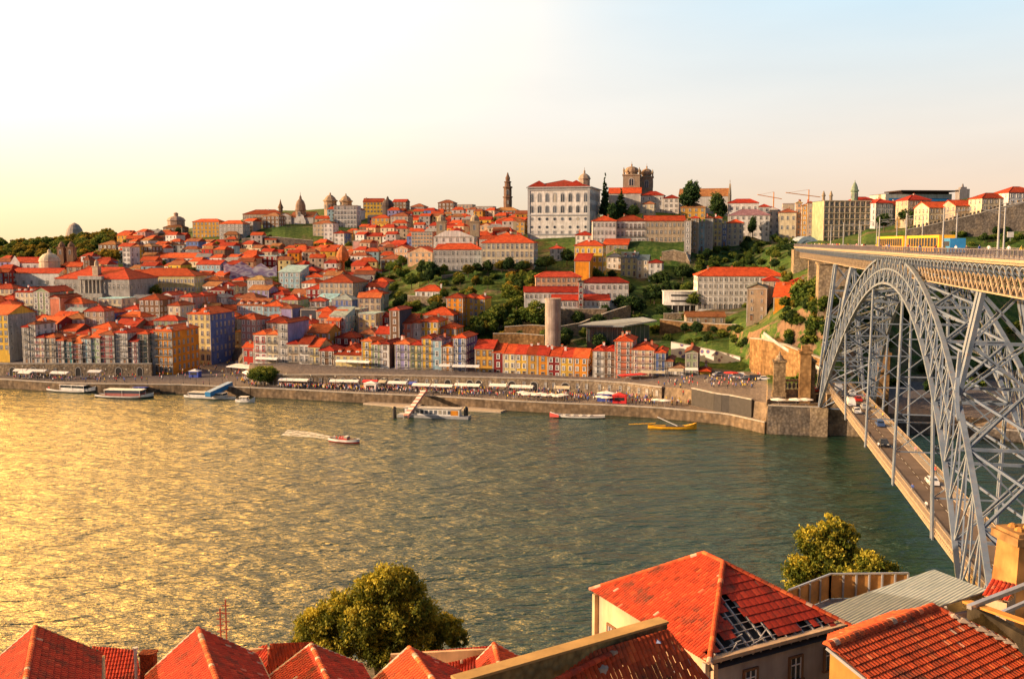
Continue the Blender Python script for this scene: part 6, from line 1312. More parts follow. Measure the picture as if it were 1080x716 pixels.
def tiled(name, poly, mat, parent=None, tw=.24, tl=.42, seed=1, keep=None, under=True, h=.07, flat=False, messy=.0):
    """a roof plane of real tiles; poly[0]->poly[1] is the eave, going round to the ridge"""
    R = random.Random(seed); P = [Vector(p) for p in poly]; o = P[0]; u = (P[1] - P[0]).normalized(); nrm = (P[1] - P[0]).cross(P[2] - P[0]).normalized()
    if nrm.z < 0: nrm = -nrm
    v = nrm.cross(u).normalized()
    if v.z < 0: v = -v
    pts = [((p - o).dot(u), (p - o).dot(v)) for p in P]
    x0, x1 = min(p[0] for p in pts), max(p[0] for p in pts); y0, y1 = min(p[1] for p in pts), max(p[1] for p in pts)
    bm = bmesh.new(); lay = bm.verts.layers.float.new('tint'); K = 5
    j = 0; yy = y0 - .05
    while yy < y1:
        i = 0; xx = x0 - tw * (.5 if flat and j % 2 else 0)
        while xx < x1:
            cx, cy = xx + tw / 2, yy + tl / 2
            if inside(cx, cy, pts, tl * .8) and (keep is None or keep(cx, cy)):
                t = min(1, max(0, R.gauss(.5, .2))); dx = R.uniform(-1, 1) * messy; lift = R.uniform(0, .012)
                L = tl * 1.12; rows = []
                for s, zz in ((0, h * .55 + lift), (L, 0.0)):
                    row = []
                    for q in range(K):
                        a = pi * q / (K - 1); px = cx + dx + (-cos(a) * tw * .5 if not flat else (q / (K - 1) - .5) * tw); pz = zz + (sin(a) * h if not flat else (.012 if 0 < q < K - 1 else 0))
                        w_ = o + u * px + v * (yy + s) + nrm * pz; vv = bm.verts.new(w_); vv[lay] = t; row.append(vv)
                    rows.append(row)
                for q in range(K - 1): bm.faces.new((rows[0][q], rows[0][q + 1], rows[1][q + 1], rows[1][q]))
                lo = []
                for q in range(K): vv = bm.verts.new(rows[0][q].co - nrm * .035); vv[lay] = 0.02; lo.append(vv)
                for q in range(K - 1): bm.faces.new((lo[q], lo[q + 1], rows[0][q + 1], rows[0][q]))
            xx += tw; i += 1
        yy += tl; j += 1
    n = len(P)
    c = sum(P, Vector()) / n
    for i in range(n):
        a, b_ = P[i], P[(i + 1) % n]; en = (b_ - a).cross(nrm).normalized()
        if en.dot(c - a) > 0: en = -en
        bmesh.ops.bisect_plane(bm, geom=bm.verts[:] + bm.edges[:] + bm.faces[:], plane_co=a + en * .03, plane_no=en, clear_outer=True)
    me = bpy.data.meshes.new(name); bm.to_mesh(me); bm.free(); me.materials.append(mat); ob = bpy.data.objects.new(name, me); COL.objects.link(ob)
    if parent: ob.parent = parent; ob.matrix_parent_inverse = Matrix.Identity(4); ob.location = -parent.location
    return ob, (o, u, v, nrm)
def inside(x, y, pts, m=0):
    c = False; n = len(pts)
    for i in range(n):
        (x0, y0), (x1, y1) = pts[i], pts[(i + 1) % n]
        if (y0 > y) != (y1 > y) and x < (x1 - x0) * (y - y0) / (y1 - y0) + x0: c = not c
        L = sqrt((x1 - x0) ** 2 + (y1 - y0) ** 2) or 1; t = max(0, min(1, ((x - x0) * (x1 - x0) + (y - y0) * (y1 - y0)) / L / L)); 
        if m and sqrt((x - x0 - t * (x1 - x0)) ** 2 + (y - y0 - t * (y1 - y0)) ** 2) < m: return True
    return c
def ridge(p, q, mat, parent, r=.15, seed=0, name='ridge_tiles'):
    R = random.Random(seed); p = Vector(p) - parent.location; q = Vector(q) - parent.location; d = q - p; L = d.length; d.normalize(); s = d.cross(Vector((0, 0, 1))).normalized(); up = s.cross(d).normalized(); vs = []; fs = []; tint = []; n = max(1, int(L / .42))
    for i in range(n):
        t = min(1, max(0, R.gauss(.65, .25))); a, b_ = p + d * (L * i / n), p + d * (L * (i + 1) / n + .04); k = len(vs)
        for c, rr in ((a, r * 1.12), (b_, r)):
            for j in range(7): an = pi * j / 6; vs.append(tuple(c + s * cos(an) * rr + up * (sin(an) * rr * .9 + .02))); tint.append(t)
        fs += [(k + j, k + j + 1, k + 8 + j, k + 7 + j) for j in range(6)]; fs.append(tuple(k + j for j in range(7)))
    me = bpy.data.meshes.new(name); me.from_pydata(vs, [], fs); me.materials.append(mat); a_ = me.attributes.new('tint', 'FLOAT', 'POINT'); a_.data.foreach_set('value', tint); ob = bpy.data.objects.new(name, me); COL.objects.link(ob); ob.parent = parent; return ob
def nearwall(parent, a, b_, zt, h, mat, name='wall', t=.3):
    a = Vector((a[0], a[1], zt)) - parent.location; c = Vector((b_[0], b_[1], zt)) - parent.location; d = (c - a); d.z = 0; d.normalize(); n = Vector((d.y, -d.x, 0)) * t; B = MB()
    V = [a, c, c - n, a - n]; B.add([tuple(v - Vector((0, 0, h))) for v in V] + [tuple(v) for v in V], [(0, 3, 2, 1), (4, 5, 6, 7), (0, 1, 5, 4), (1, 2, 6, 5), (2, 3, 7, 6), (3, 0, 4, 7)]); return B.build(name, mat, parent)
def nearwin(parent, a, b_, t, z, sc, trim='red'):
    a = Vector(a); c = Vector(b_); d = (c - a); p = a + d * t; an = atan2(d.y, d.x); n = Vector((d.y, -d.x, 0)).normalized() * .004; p.z = z; return inst('window', win('sash', trim), parent, p + n - parent.location, sc, an)
CREAM = plaster('near_cream_plaster', (.72, .50, .30), .5); OCHN = plaster('near_ochre_plaster', (.62, .30, .07), .6); PALEC = plaster('near_cement', (.52, .46, .40), .6)
RAFT = plain('grey_batten', (.34, .32, .30), .8)
# --- the big hipped roof with the broken corner
ze = 32.0
Fc, BL, Rc = atz(748, 700, ze), atz(622, 622, ze), atz(897, 660, ze); BK = BL + Rc - Fc
ctr = (BL + Rc) / 2; un = (BL - Fc).normalized(); r1, r2 = ctr + un * 1.2, ctr - un * .9; r1.z = r2.z = 35.3
h1 = empty('hipped_house', Vector((ctr.x, ctr.y, 22)), 0, 'large red hip-roofed house by the river with broken tiles and bare battens at one corner', 'house')
L_ = (Rc - Fc).length
def keepR(x, y):
    # the lost tiles along the eave and a hole above it
    e = (.15 if x < 1.2 else 1.5 if x < 6 else .8) + .4 * sin(x * 1.7) + .3 * sin(x * 4.1)
    if y < e: return False
    if 3.2 < x < 4.6 and y < 3.7 + .5 * sin(x * 5): return False
    return True
tiled('roof_slope', [BL, Fc, r2, r1], TMIX, h1, seed=2, keep=lambda x, y: not (x > (Fc - BL).length - 1.0 and y < .9 and y > .25)); _, fr = tiled('roof_slope', [Fc, Rc, r2], TRED, h1, tw=.5, tl=.62, seed=3, keep=keepR, flat=True, messy=.02)
tiled('roof_slope', [Rc, BK, r1, r2], TRED, h1, seed=4); tiled('roof_slope', [BK, BL, r1], TRED, h1, seed=5)
for i, (p, q) in enumerate(((r1, r2), (BL, r1), (Fc, r2), (Rc, r2), (BK, r1))): ridge(p, q, TORA, h1, .17, i)
o, u, v, nr = fr; B = MB()
o2 = o - h1.location
RB_ = random.Random(4)
for k in range(15):
    x = .3 + k * L_ / 15 + RB_.uniform(-.12, .12); t = .96 * min(1, (x / (L_ * .5)) if x < L_ * .5 else (L_ - x) / (L_ * .5)) * 6.4
    if t > .4: B.bar(o2 + u * x - nr * .14, o2 + u * (x + RB_.uniform(-.08, .08)) + v * t - nr * .12, .1, .14)
for k in range(8):
    y = .2 + k * .62 + RB_.uniform(-.1, .1); x0 = .3 + y * .9; x1 = L_ - .3 - y * .9
    if k in (2, 5): x0 += RB_.uniform(.6, 1.2); x1 = x0 + RB_.uniform(3, 5)
    B.bar(o2 + u * x0 + v * y - nr * .04, o2 + u * x1 + v * (y + RB_.uniform(-.12, .12)) - nr * .05, .05, .04)
for k in range(5): x = RB_.uniform(1.5, 5); y = RB_.uniform(.3, 1.2); B.bar(o2 + u * x + v * y - nr * .1, o2 + u * (x + RB_.uniform(.6, 1.6)) + v * (y + RB_.uniform(-.3, .7)) + nr * .05, .06, .05)
B.build('roof_battens', RAFT, h1)
B = MB(); lift = Vector((0, 0, -.45)); B.poly([p + lift - h1.location for p in (Fc, Rc, r2)]); B.build('attic_shade_sheet', DARK, h1)  # dark sheet stands in for shade inside the open attic
for a, c, mt in ((BL, Fc, CREAM), (Fc, Rc, PALEC), (Rc, BK, CREAM), (BK, BL, CREAM)):
    ins = (ctr - (a + c) / 2); ins.z = 0; ins.normalize(); ins *= .35; nearwall(h1, a + ins, c + ins, ze - .15, 14, mt)
ins = (ctr - (BL + Fc) / 2); ins.z = 0; ins.normalize(); ins *= .35
for t in (.18, .45, .75): nearwin(h1, BL + ins, Fc + ins, t, ze - 3.4, (1.1, 1, 1.7), 'brown')
ins2 = (ctr - (Fc + Rc) / 2); ins2.z = 0; ins2.normalize(); ins2 *= .35
for t in (.30, .62, .88): nearwin(h1, Fc + ins2, Rc + ins2, t, ze - 2.6, (1.2, 1, 1.5), 'brown')
B = MB(); a, c = Fc + ins2 * .8 - h1.location, Rc + ins2 * .8 - h1.location; B.bar(a + Vector((0, 0, .05)), c + Vector((0, 0, .05)), .5, .22); B.build('wall_coping', CREAM, h1)
# --- a gabled roof whose ridge runs from the river side back towards the viewer
def hipend(name, label, za, apex, left, right, front, mats, seed, wall=CREAM, wh=9, back=15, vl=True, vr=True, ridgemat=None):
    a = atz(apex[0], apex[1], za); f = atz(front[0], front[1], za); d = (f - a).normalized(); g = Vector((-d.y, d.x, 0))
    def onplane(px, py):   # the sight line meets the gable plane
        r_ = at(px, py, 1.0) - Vector((0, 0, CZ)); o = Vector((0, 0, CZ)); t = (a - o).dot(d) / r_.dot(d); return o + r_ * t
    l, r_ = onplane(*left), onplane(*right); e = empty(name, Vector((a.x, a.y, min(l.z, r_.z) - wh)), 0, label, 'house'); D = d * back
    tiled('roof_slope', [l, l + D, a + D, a], mats[0], e, seed=seed, tw=.36, tl=.5, h=.12); tiled('roof_slope', [r_ + D, r_, a, a + D], mats[1], e, seed=seed + 1, tw=.36, tl=.5, h=.12)
    ridge(a + D, a, ridgemat or TORA, e, .19, seed)
    for p, q, k in ((l, a, vl), (r_, a, vr)):
        B = MB(); B.bar(p - e.location + Vector((0, 0, .06)), q - e.location + Vector((0, 0, .06)), .24, .18); B.build('verge_board', PALEC if k else mossy0, e)
    B = MB(); P = [l, a, r_, r_ - Vector((0, 0, wh)), l - Vector((0, 0, wh))]; B.poly([p - e.location - Vector((0, 0, .1)) for p in P]); B.poly([p - e.location - Vector((0, 0, .1)) + d * .3 for p in reversed(P)]); B.build('gable_wall', wall, e)
    for p in (l, r_): nearwall(e, p, p + D, p.z - .15, wh, wall)
    return e
mossy0 = stone('mossy_verge', (.22, .17, .09), sx=2.5)
hipend('riverside_house', 'leftmost red gabled roof in the foreground with a pale ridge line', 28.0, (37, 661), (-40, 728), (106, 689), (27, 716), (TRED, TRED), 11, vl=True, vr=False)
hipend('riverside_house', 'red gabled roof with two white verges beside the antenna masts', 28.0, (209, 663), (154, 713), (270, 691), (228, 716), (TRED, TRED), 21)
hipend('riverside_house', 'white-edged red gabled roof just left of the big riverside tree', 26.2, (328, 680), (284, 714), (381, 701), (345, 716), (TRED, TRED), 31)
hipend('riverside_house', 'orange and red gabled roof with a mossy verge below the big riverside tree', 26.4, (431.5, 683), (394, 717), (486, 709), (456, 716), (TORA, TRED), 41, vr=False)
def flatroof(name, label, pts, mat, cat='roof', seed=1, wall=CREAM, wh=8, **k):
    P = [atz(px, py, z) for px, py, z in pts]; c = sum(P, Vector()) / len(P); e = empty(name, Vector((c.x, c.y, min(p.z for p in P) - wh)), 0, label, cat)
    tiled('roof_slope', P, mat, e, seed=seed, **k)
    for i in range(len(P)): p, q = P[i], P[(i + 1) % len(P)]; nearwall(e, p, q, min(p.z, q.z) - .12, min(p.z, q.z) - e.location.z + 2, wall)
    return e, P
flatroof('lean_to_house', 'low dull red roof joining the two leftmost pyramid roofs', [(92, 735, 22.5), (152, 730, 22.5), (143, 686, 24.2), (98, 685, 24.2)], TRED, 'house', 51)
flatroof('lean_to_house', 'small bright orange roof between two white-edged red roofs', [(278, 722, 23), (322, 712, 23), (330, 677, 25), (282, 681, 25)], TORA, 'house', 52)
flatroof('lean_to_house', 'tiny dark red roof patch behind the white-edged pyramid roof', [(258, 700, 23.4), (284, 706, 23.4), (282, 680, 24.4), (262, 682, 24.4)], TRED, 'house', 53)
e, P = flatroof('lean_to_house', 'long low red roof running right from below the big riverside tree', [(405, 722, 21), (560, 722, 21), (520, 681, 23.5), (412, 687, 23.5)], TRED, 'house', 54)
hipend('riverside_house', 'small red gabled roof poking up left of the mossy parapet wall', 25.2, (521, 679), (503, 697), (546, 693), (530, 716), (TRED, TORA), 61, wh=6, back=6)
# --- the roof behind the mossy parapet
ze = 33
pa, pb = atz(480, 718, 35.2), atz(700, 655, 35.2)
e = empty('parapet_house', Vector(((pa.x + pb.x) / 2, (pa.y + pb.y) / 2, 26)), 0, 'orange tiled house behind a long mossy parapet wall with pale skylight patch', 'house')
mossy = stone('mossy_parapet', (.26, .20, .09), (.48, .36, .14), sx=2.5)
B = MB(); d = (pb - pa).normalized(); n = Vector((d.y, -d.x, 0)) * .3; V = [pa + n, pb + n, pb - n, pa - n]
B.add([tuple(x - e.location - Vector((0, 0, 1.6))) for x in V] + [tuple(x - e.location) for x in V], [(0, 3, 2, 1), (4, 5, 6, 7), (0, 1, 5, 4), (1, 2, 6, 5), (2, 3, 7, 6), (3, 0, 4, 7)]); B.build('parapet', mossy, e)
B = MB(); V = [pa + n * 1.4, pb + n * 1.4, pb - n * 1.4, pa - n * 1.4]; B.slab([x - e.location + Vector((0, 0, .14)) for x in V], .13); B.build('coping', plaster('ochre_coping', (.56, .36, .14), .4), e)  # ochre plaster coping
q0, q1, q2, q3 = atz(500, 724, 34.2), atz(692, 667, 34.6), atz(752, 722, 32.4), atz(640, 775, 31.2)
rm1, rm2 = atz(600, 690, 34.4), atz(560, 745, 33)
tiled('roof_slope', [q2, q3, q0, q1][::1], TORA, e, seed=71, tw=.27, tl=.45, messy=.02)
ridge(atz(520, 752, 34.0), atz(688, 668, 34.75), TMIX, e, .2, 5)
B = MB(); B.bar(q1 - e.location, q2 - e.location, .3, .22); B.build('verge_board', PALEC, e)
nearwall(e, q2, q1, 32, 9, CREAM)
p = atz(634, 703, 34.0) - e.location; B = MB(); B.lathe([(.42, -.3), (.4, .06), (.22, .2), (.05, .24)], 11, p); B.build('mortar_mound', PALEC, e)
p = atz(690, 676, 34.7) - e.location; B = MB(); B.add([p + Vector((-.35, -.25, .02)), p + Vector((.3, -.4, .05)), p + Vector((.4, .2, .12)), p + Vector((-.2, .35, .16)), p + Vector((0, 0, .28))], [(0, 1, 4), (1, 2, 4), (2, 3, 4), (3, 0, 4)]); B.build('tarpaulin', plain('pale_blue_cloth', (.35, .42, .60), .8), e)
# --- grey metal roof
g = [atz(px, py, z) for px, py, z in ((985, 600, 30), (1042, 622, 30), (905, 668, 29), (866, 641, 29))]
e = empty('metal_roofed_shed', Vector((g[0].x - 2, g[0].y - 4, 24)), 0, 'flat grey corrugated metal roof between the riverside balcony and the orange roof', 'shed')
m, n_, bb_ = nt('corrugated_metal'); co = coords(n_, 'World'); mp = N(n_, 'ShaderNodeMapping'); mp.inputs['Rotation'].default_value = (0, 0, radians(52)); n_.links.new(co, mp.inputs[0])
wv = N(n_, 'ShaderNodeTexWave'); wv.inputs['Scale'].default_value = 1.1; wv.inputs['Distortion'].default_value = .1; n_.links.new(mp.outputs[0], wv.inputs['Vector'])
st_ = N(n_, 'ShaderNodeMapping'); st_.inputs['Scale'].default_value = (4, .5, 1); n_.links.new(mp.outputs[0], st_.inputs[0])
a = ramp(n_, noise(n_, st_.outputs[0], 1.2, 5, .7), [(.3, (.20, .26, .28)), (.6, (.36, .42, .43)), (.75, (.30, .24, .18))]); a = mix(n_, a, ramp(n_, wv.outputs['Fac'], [(0, (.55, .55, .55)), (.4, (1, 1, 1))]), .8, 'MULTIPLY')
n_.links.new(a, bb_.inputs['Base Color']); bb_.inputs['Roughness'].default_value = .55; bump(n_, bb_, wv.outputs['Fac'], .6, .06)
B = MB(); B.slab([p - e.location for p in g], .12); B.build('metal_sheet', m, e)
for i in range(4): nearwall(e, g[i], g[(i + 1) % 4], min(g[i].z, g[(i + 1) % 4].z) - .15, 7, PALEC)
# --- balcony with wooden panels and steel rail
e = empty('riverside_balcony', atz(880, 640, 27), 0, 'riverside balcony with steel rail and wooden panels behind the grey metal roof', 'balcony')
rp = [(832, 622), (876, 605), (958, 604)]; top = [atz(px, py, 29.6) - e.location for px, py in rp]
top[2] = atz(958, 604, 29.6) - e.location
B = MB(); C2 = MB(); PN = MB()
for p, q in zip(top, top[1:]):
    B.bar(p, q, .14, .12); B.bar(p - Vector((0, 0, 2.1)), q - Vector((0, 0, 2.1)), .14, .12); k = 4 if p is top[0] else 6
    for i in range(k + 1):
        m_ = p + (q - p) * i / k; C2.bar(m_, m_ - Vector((0, 0, 2.1)), .13)
        if i < k: m2 = p + (q - p) * (i + 1) / k; dd = Vector((0, .1, 0)); PN.add([m_ - Vector((0, 0, 2.0)) + dd, m2 - Vector((0, 0, 2.0)) + dd, m2 - Vector((0, 0, .15)) + dd, m_ - Vector((0, 0, .15)) + dd], [(0, 1, 2, 3)])
B.build('rail', CHROME, e); C2.build('posts', GREYM, e); PN.build('wood_panels', plain('amber_wood', (.52, .26, .07), .7, 0, .4), e)
B = MB(); B.slab([top[0] + Vector((0, 0, -2.05)), top[1] + Vector((0, 0, -2.05)), top[2] + Vector((0, 0, -2.05)), top[2] + Vector((0, -6, -2.05)), top[0] + Vector((0, -5, -2.05))], .2); B.build('floor_slab', PALEC, e)
# --- orange roof at the right bottom
ap = atz(984, 640, 34.5); c1 = atz(872, 681, 34.5); rd = (ap - c1).normalized(); dn = Vector((rd.y, -rd.x, 0)); dn = (dn + rd * .12).normalized() * 9 + Vector((0, 0, -3.9)); c2 = c1 + dn; rb = ap + dn * 1.0 + rd * 4.5
bk = Vector((-rd.y, rd.x, 0)) * 2.5 + Vector((0, 0, -1.1))
e = empty('orange_roofed_house', Vector((ap.x, ap.y - 3, 24)), 0, 'big orange clay-tiled roof with a crumbling pale ridge at bottom right', 'house')
tiled('roof_slope', [c2, rb, ap, c1], TORA, e, seed=81, tw=.27, tl=.45, messy=.03, h=.09); tiled('roof_slope', [ap + bk, c1 + bk + rd * 3.5, c1, ap], TORA, e, seed=82, tw=.27, tl=.45, h=.09)
ridge(c1, ap, TORA, e, .26, 8); ridge(ap, rb, TORA, e, .2, 9)
B = MB(); d = rb - ap
for i in range(16):
    p = ap + d * (.1 + .045 * i) - e.location; s = uni(.18, .34); B.add([p + Vector((-s, -s * .8 - .25, .05)), p + Vector((s, -s - .3, .04)), p + Vector((s * 1.1, s - .3, .12)), p + Vector((-s, s - .25, .14)), p + Vector((0, -.25, .26))], [(0, 1, 4), (1, 2, 4), (2, 3, 4), (3, 0, 4)])
B.build('mortar_patches', plaster('old_mortar', (.52, .40, .30), .4), e)
nearwall(e, c1 + rd * .3, Vector((c2.x, c2.y, 0)) + rd * .3, 30.4, 8, OCHN); B = MB(); B.poly([c1 + rd * .3 - e.location - Vector((0, 0, .1)), c2 + rd * .3 - e.location - Vector((0, 0, .1)), Vector((c2.x, c2.y, 24)) + rd * .3 - e.location, Vector((c1.x, c1.y, 24)) + rd * .3 - e.location]); B.build('gable_wall', OCHN, e)
B = MB(); B.bar(c1 - e.location + Vector((0, 0, -.1)), c2 - e.location + Vector((0, 0, -.1)), .16, .16); B.build('gutter', GREYM, e)
# --- dark mossy wall with a white beam, far right
w1, w2 = atz(1020, 643, 33.4), atz(1110, 676, 34.4)
e = empty('mossy_wall', Vector((w1.x, w1.y, 27)), 0, 'dark moss-stained wall at the right edge under a diagonal white beam', 'wall')
nearwall(e, w1, w2, 33.8, 3.2, stone('black_mossy', (.06, .05, .035)), 'wall_face', .5); 
B = MB(); B.bar(w1 - e.location + Vector((0, .1, .5)), w2 - e.location + Vector((0, .1, .5)), .6, .14); B.build('coping', OCHN, e)
B = MB(); b0, b1 = atz(1022, 640, 34.2), atz(1110, 606, 34.8); B.bar(b0 - e.location, b1 - e.location, .32, .25); b0, b1 = atz(1052, 648, 34.2), atz(1112, 622, 34.7); B.bar(b0 - e.location, b1 - e.location, .22, .2); B.build('white_beam', CHROME, e)
# --- ochre chimney block and small red roof
p0 = atz(1074, 640, 30.5); e = empty('chimney_block', p0, radians(8), 'massive ochre chimney block with a crumbling capped top at the right edge', 'chimney')
hh = atz(1062, 556, 0); top = at(1062, 556, p0.y).z - p0.z; s = 1.45
B = MB(); V = [(-s * 1.1, -s * 1.1, -3), (s * 1.3, -s * 1.1, -3), (s * 1.3, s, -3), (-s * 1.1, s, -3), (-s * .72, -s * .85, top - .9), (s * 1.1, -s * .85, top - .9), (s * 1.1, s * .8, top - .9), (-s * .72, s * .8, top - .9)]
B.add(V, [(0, 3, 2, 1), (4, 5, 6, 7), (0, 1, 5, 4), (1, 2, 6, 5), (2, 3, 7, 6), (3, 0, 4, 7)]); B.build('stack', stone('chimney_stone', (.50, .26, .09), (.66, .36, .12), sx=.6), e)
B = MB(); B.box(-s * .95, s * 1.3, -s * 1.05, s * 1.0, top - .898, top - .35); B.box(-s * .8, s * 1.15, -s * .9, s * .85, top - .348, top - .1); B.build('cap', STONEO, e)
B = MB()
for x, y in ((-.5, -.4), (.5, .1), (1.0, -.7), (-.3, .6)): B.lathe([(.35, 0), (.3, .16), (.1, .26)], 7, (x, y, top - .1))
B.build('rubble', OCHN, e)
flatroof('small_red_roof', 'small bright red tiled roof at the foot of the ochre chimney block', [(1036, 628, 33.6), (1062, 634, 33.6), (1072, 617, 34.2), (1046, 611, 34.2)], TRED, 'roof', 91, wh=1.2)
# --- rusty antenna masts and brick chimney
for px, y0, lb in ((233, 641, 'shorter rusty lattice antenna mast above the second red roof'), (239, 632, 'taller rusty lattice antenna mast above the second red roof')):
    p = atz(px, 674, 26.5); tz = at(px, y0, p.y).z - p.z; e = empty('antenna_mast', p, 0, lb, 'antenna'); B = MB(); B.bar((0, 0, -1), (0, 0, tz), .09, .09); B.build('mast', plain('rusty_steel', (.35, .07, .03), .8), e)
    B = MB()
    for k in range(4): z = tz * (.25 + k * .2); B.bar((-.28, 0, z), (.28, 0, z), .06, .06)
    B.build('rungs', plain('rusty_steel', (.35, .07, .03)), e)
p = atz(157, 705, 24.5); e = empty('brick_chimney', p, 0, 'small red brick chimney beside a white pipe between the two left pyramid roofs', 'chimney'); B = MB(); B.box(-.5, .5, -.4, .4, -1, 1.15); B.box(-.58, .58, -.48, .48, 1.15, 1.3); B.build('stack', stone('red_brick', (.34, .07, .03), sx=4), e); B = MB(); B.lathe([(.13, -1), (.13, 1.5)], 8, (-.95, 0, 0)); B.lathe([(.2, 1.5), (.2, 1.65)], 8, (-.95, 0, 0)); B.build('pipe', WHITE, e)
# --- two big riverside trees
def bigtree(px, py0, py1, Y, label, lobes, nl, mat, seed, r=.4):
    a = at(px, py1, Y); gz = 5.0; top = at(px, py0, Y).z; a.z = gz; s = (top - gz) / 10; e = empty('riverside_tree', a, 0, label, 'tree')
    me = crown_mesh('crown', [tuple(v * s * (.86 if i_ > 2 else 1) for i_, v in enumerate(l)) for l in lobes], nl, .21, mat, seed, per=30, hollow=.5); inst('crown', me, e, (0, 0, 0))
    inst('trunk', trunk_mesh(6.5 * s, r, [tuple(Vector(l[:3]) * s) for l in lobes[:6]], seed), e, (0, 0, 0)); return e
LT = leafmat('near_leaves_gold', (.12, .14, .015), (.58, .48, .06), .3); LT2 = leafmat('near_leaves_green', (.09, .13, .016), (.52, .46, .06), .3)
bigtree(402, 585, 700, 106, 'large golden-green tree on the near bank in front of the river', [(.6, 0, 8.0, 1.6, 1.5), (1.6, .5, 7.5, 1.5, 1.5), (-.7, 0, 7.4, 1.5, 1.4), (2.3, 0, 6.0, 1.6, 1.5), (-2.6, .3, 6.0, 1.7, 1.5), (-4.2, .2, 5.0, 1.7, 1.4), (-1.0, -1.0, 5.6, 1.8, 1.6), (.8, -.8, 5.6, 1.8, 1.7), (4.2, .2, 5.0, 1.3, 1.0), (5.0, 0, 4.4, .9, .8), (-3.2, -.5, 3.6, 1.7, 1.3), (.2, 0, 3.8, 2.0, 1.4), (2.6, -.3, 4.0, 1.6, 1.3), (-5.0, 0, 3.6, 1.2, 1.1)], 60000, LT, 31, .5)
bigtree(873, 540, 625, 118, 'tall yellow-green tree on the near bank beside the lower bridge deck', [(.2, 0, 8.8, 1.0, 1.1), (-1.1, .2, 8.0, 1.2, 1.2), (1.1, 0, 8.2, 1.0, 1.2), (-.2, -.4, 6.9, 1.5, 1.4), (-1.9, 0, 6.0, 1.3, 1.1), (1.6, .2, 6.7, 1.1, 1.1), (.2, 0, 5.4, 1.6, 1.2), (-1.4, 0, 4.6, 1.5, 1.1)], 34000, LT2, 37, .35)
bigtree(915, 577, 625, 112, 'smaller rounded tree on the near bank between the balcony and the bridge', [(0, 0, 8.6, 1.3, 1.2), (-1.2, 0, 7.6, 1.2, 1.1), (1.3, 0, 7.9, 1.2, 1.1), (0, -.4, 6.6, 1.5, 1.4)], 14000, LT2, 41, .25)
for px, Y in ((560, 108), (600, 110), (330, 100), (480, 104), (640, 112), (820, 114), (250, 100), (420, 98)): tree('bush', atz(px, 700, 5) if False else Vector(((px - 540) / F * Y, Y, 4.0)), 2.6, 1.2, 'green shrub along the near river bank below the roofs', 'shrubs on the near bank')
R3 = random.Random(99)
def quayY(px, t): c = column(px); return c[0][0] + 1.2 + (c[1][0] - c[0][0] - 2.4) * t
def qpos(px, t):
    for _ in range(3): Y = quayY(px, t)
    x = (px - 540) / F * Y; return Vector((x, Y, ground(x, Y)))
def crowd(n, x0, x1, where, group, t0=.05, t1=.75, poses=('walking', 'standing')):
    for i in range(n):
        c = R3.choice(list(CLOTH)); p = R3.choice(poses); px = R3.uniform(x0, x1)
        if 268 < px < 290 and where.startswith('on the quay'): px += 24
        person(qpos(px, R3.uniform(t0, t1)), p, c, 'person in a %s top %s %s' % (c, p, where), group)
crowd(22, 5, 155, 'on the quay below the old wall', 'people on the left quay'); crowd(22, 165, 258, 'on the paved plaza by the blue tent', 'people on the plaza', 0, .95)
crowd(56, 262, 400, 'on the quay near the clipped tree', 'people by the clipped tree', .05, .7); crowd(34, 400, 520, 'on the quay by the long awnings', 'people by the long awnings', .05, .6); crowd(34, 520, 690, 'on the quay below the coloured houses', 'people below the coloured houses', .05, .55)
for i in range(26):
    px = R3.uniform(700, 800); Y = R3.uniform(322, 334); x = (px - 540) / F * Y; c = R3.choice(list(CLOTH)); p = R3.choice(['walking', 'standing']); person((x, Y, ground(x, Y)), p, c, 'person in a %s top %s on the upper road by the ramp' % (c, p), 'people on the upper road')
for i in range(66):
    u = R3.uniform(-95, 225); v = R3.choice([R3.uniform(2.9, 4.0), R3.uniform(-3.9, -2.9), R3.uniform(2.6, 4)]); c = R3.choice(list(CLOTH)); p = R3.choice(['walking', 'standing', 'walking'])
    person(BR(u, v, DZ - .05), p, c, 'person in a %s top %s along the upper bridge deck' % (c, p), 'people on the upper bridge deck')
for i in range(12):
    u = R3.uniform(-50, 90); v = R3.choice([3.4, -3.4]); c = R3.choice(list(CLOTH)); person(BR(u, v, LZ + .16), 'walking', c, 'person in a %s top walking on the lower bridge deck' % c, 'people on the lower bridge deck')
# awnings, parasols
def awning(px0, px1, t, label, z=2.9, dp=3.2, mat=CANV, group=None, base=None):
    a, c = (qpos(px0, t), qpos(px1, t)) if base is None else (base[0], base[1]); zg = a.z; r = empty('awning', a, 0, label, 'awning', group); d = c - a; d.z = 0; L = d.length; d.normalize(); n = Vector((-d.y, d.x, 0)); b = MB()
    k = max(1, int(L / 4))
    for i in range(k):
        p, q = d * (L * i / k + .06), d * (L * (i + 1) / k - .06); m = n * dp
        b.add([p + Vector((0, 0, z - .25)), q + Vector((0, 0, z - .25)), q + m + Vector((0, 0, z - .25)), p + m + Vector((0, 0, z - .25)), p + m * .5 + Vector((0, 0, z + .35)) , q + m * .5 + Vector((0, 0, z + .35)), p + Vector((0, 0, z - .5)), q + Vector((0, 0, z - .5))], [(0, 1, 5, 4), (4, 5, 2, 3), (6, 7, 1, 0), (0, 4, 3), (1, 2, 5)])
    b.build('canopy', mat, r)
    for i in range(k + 1):
        for m in (0, dp - .1): B = MB(); p = d * min(L, L * i / k) + n * m; B.bar(p, p + Vector((0, 0, z - .2)), .08); B.build('leg', GREYM, r)
    return r
PAR = {}
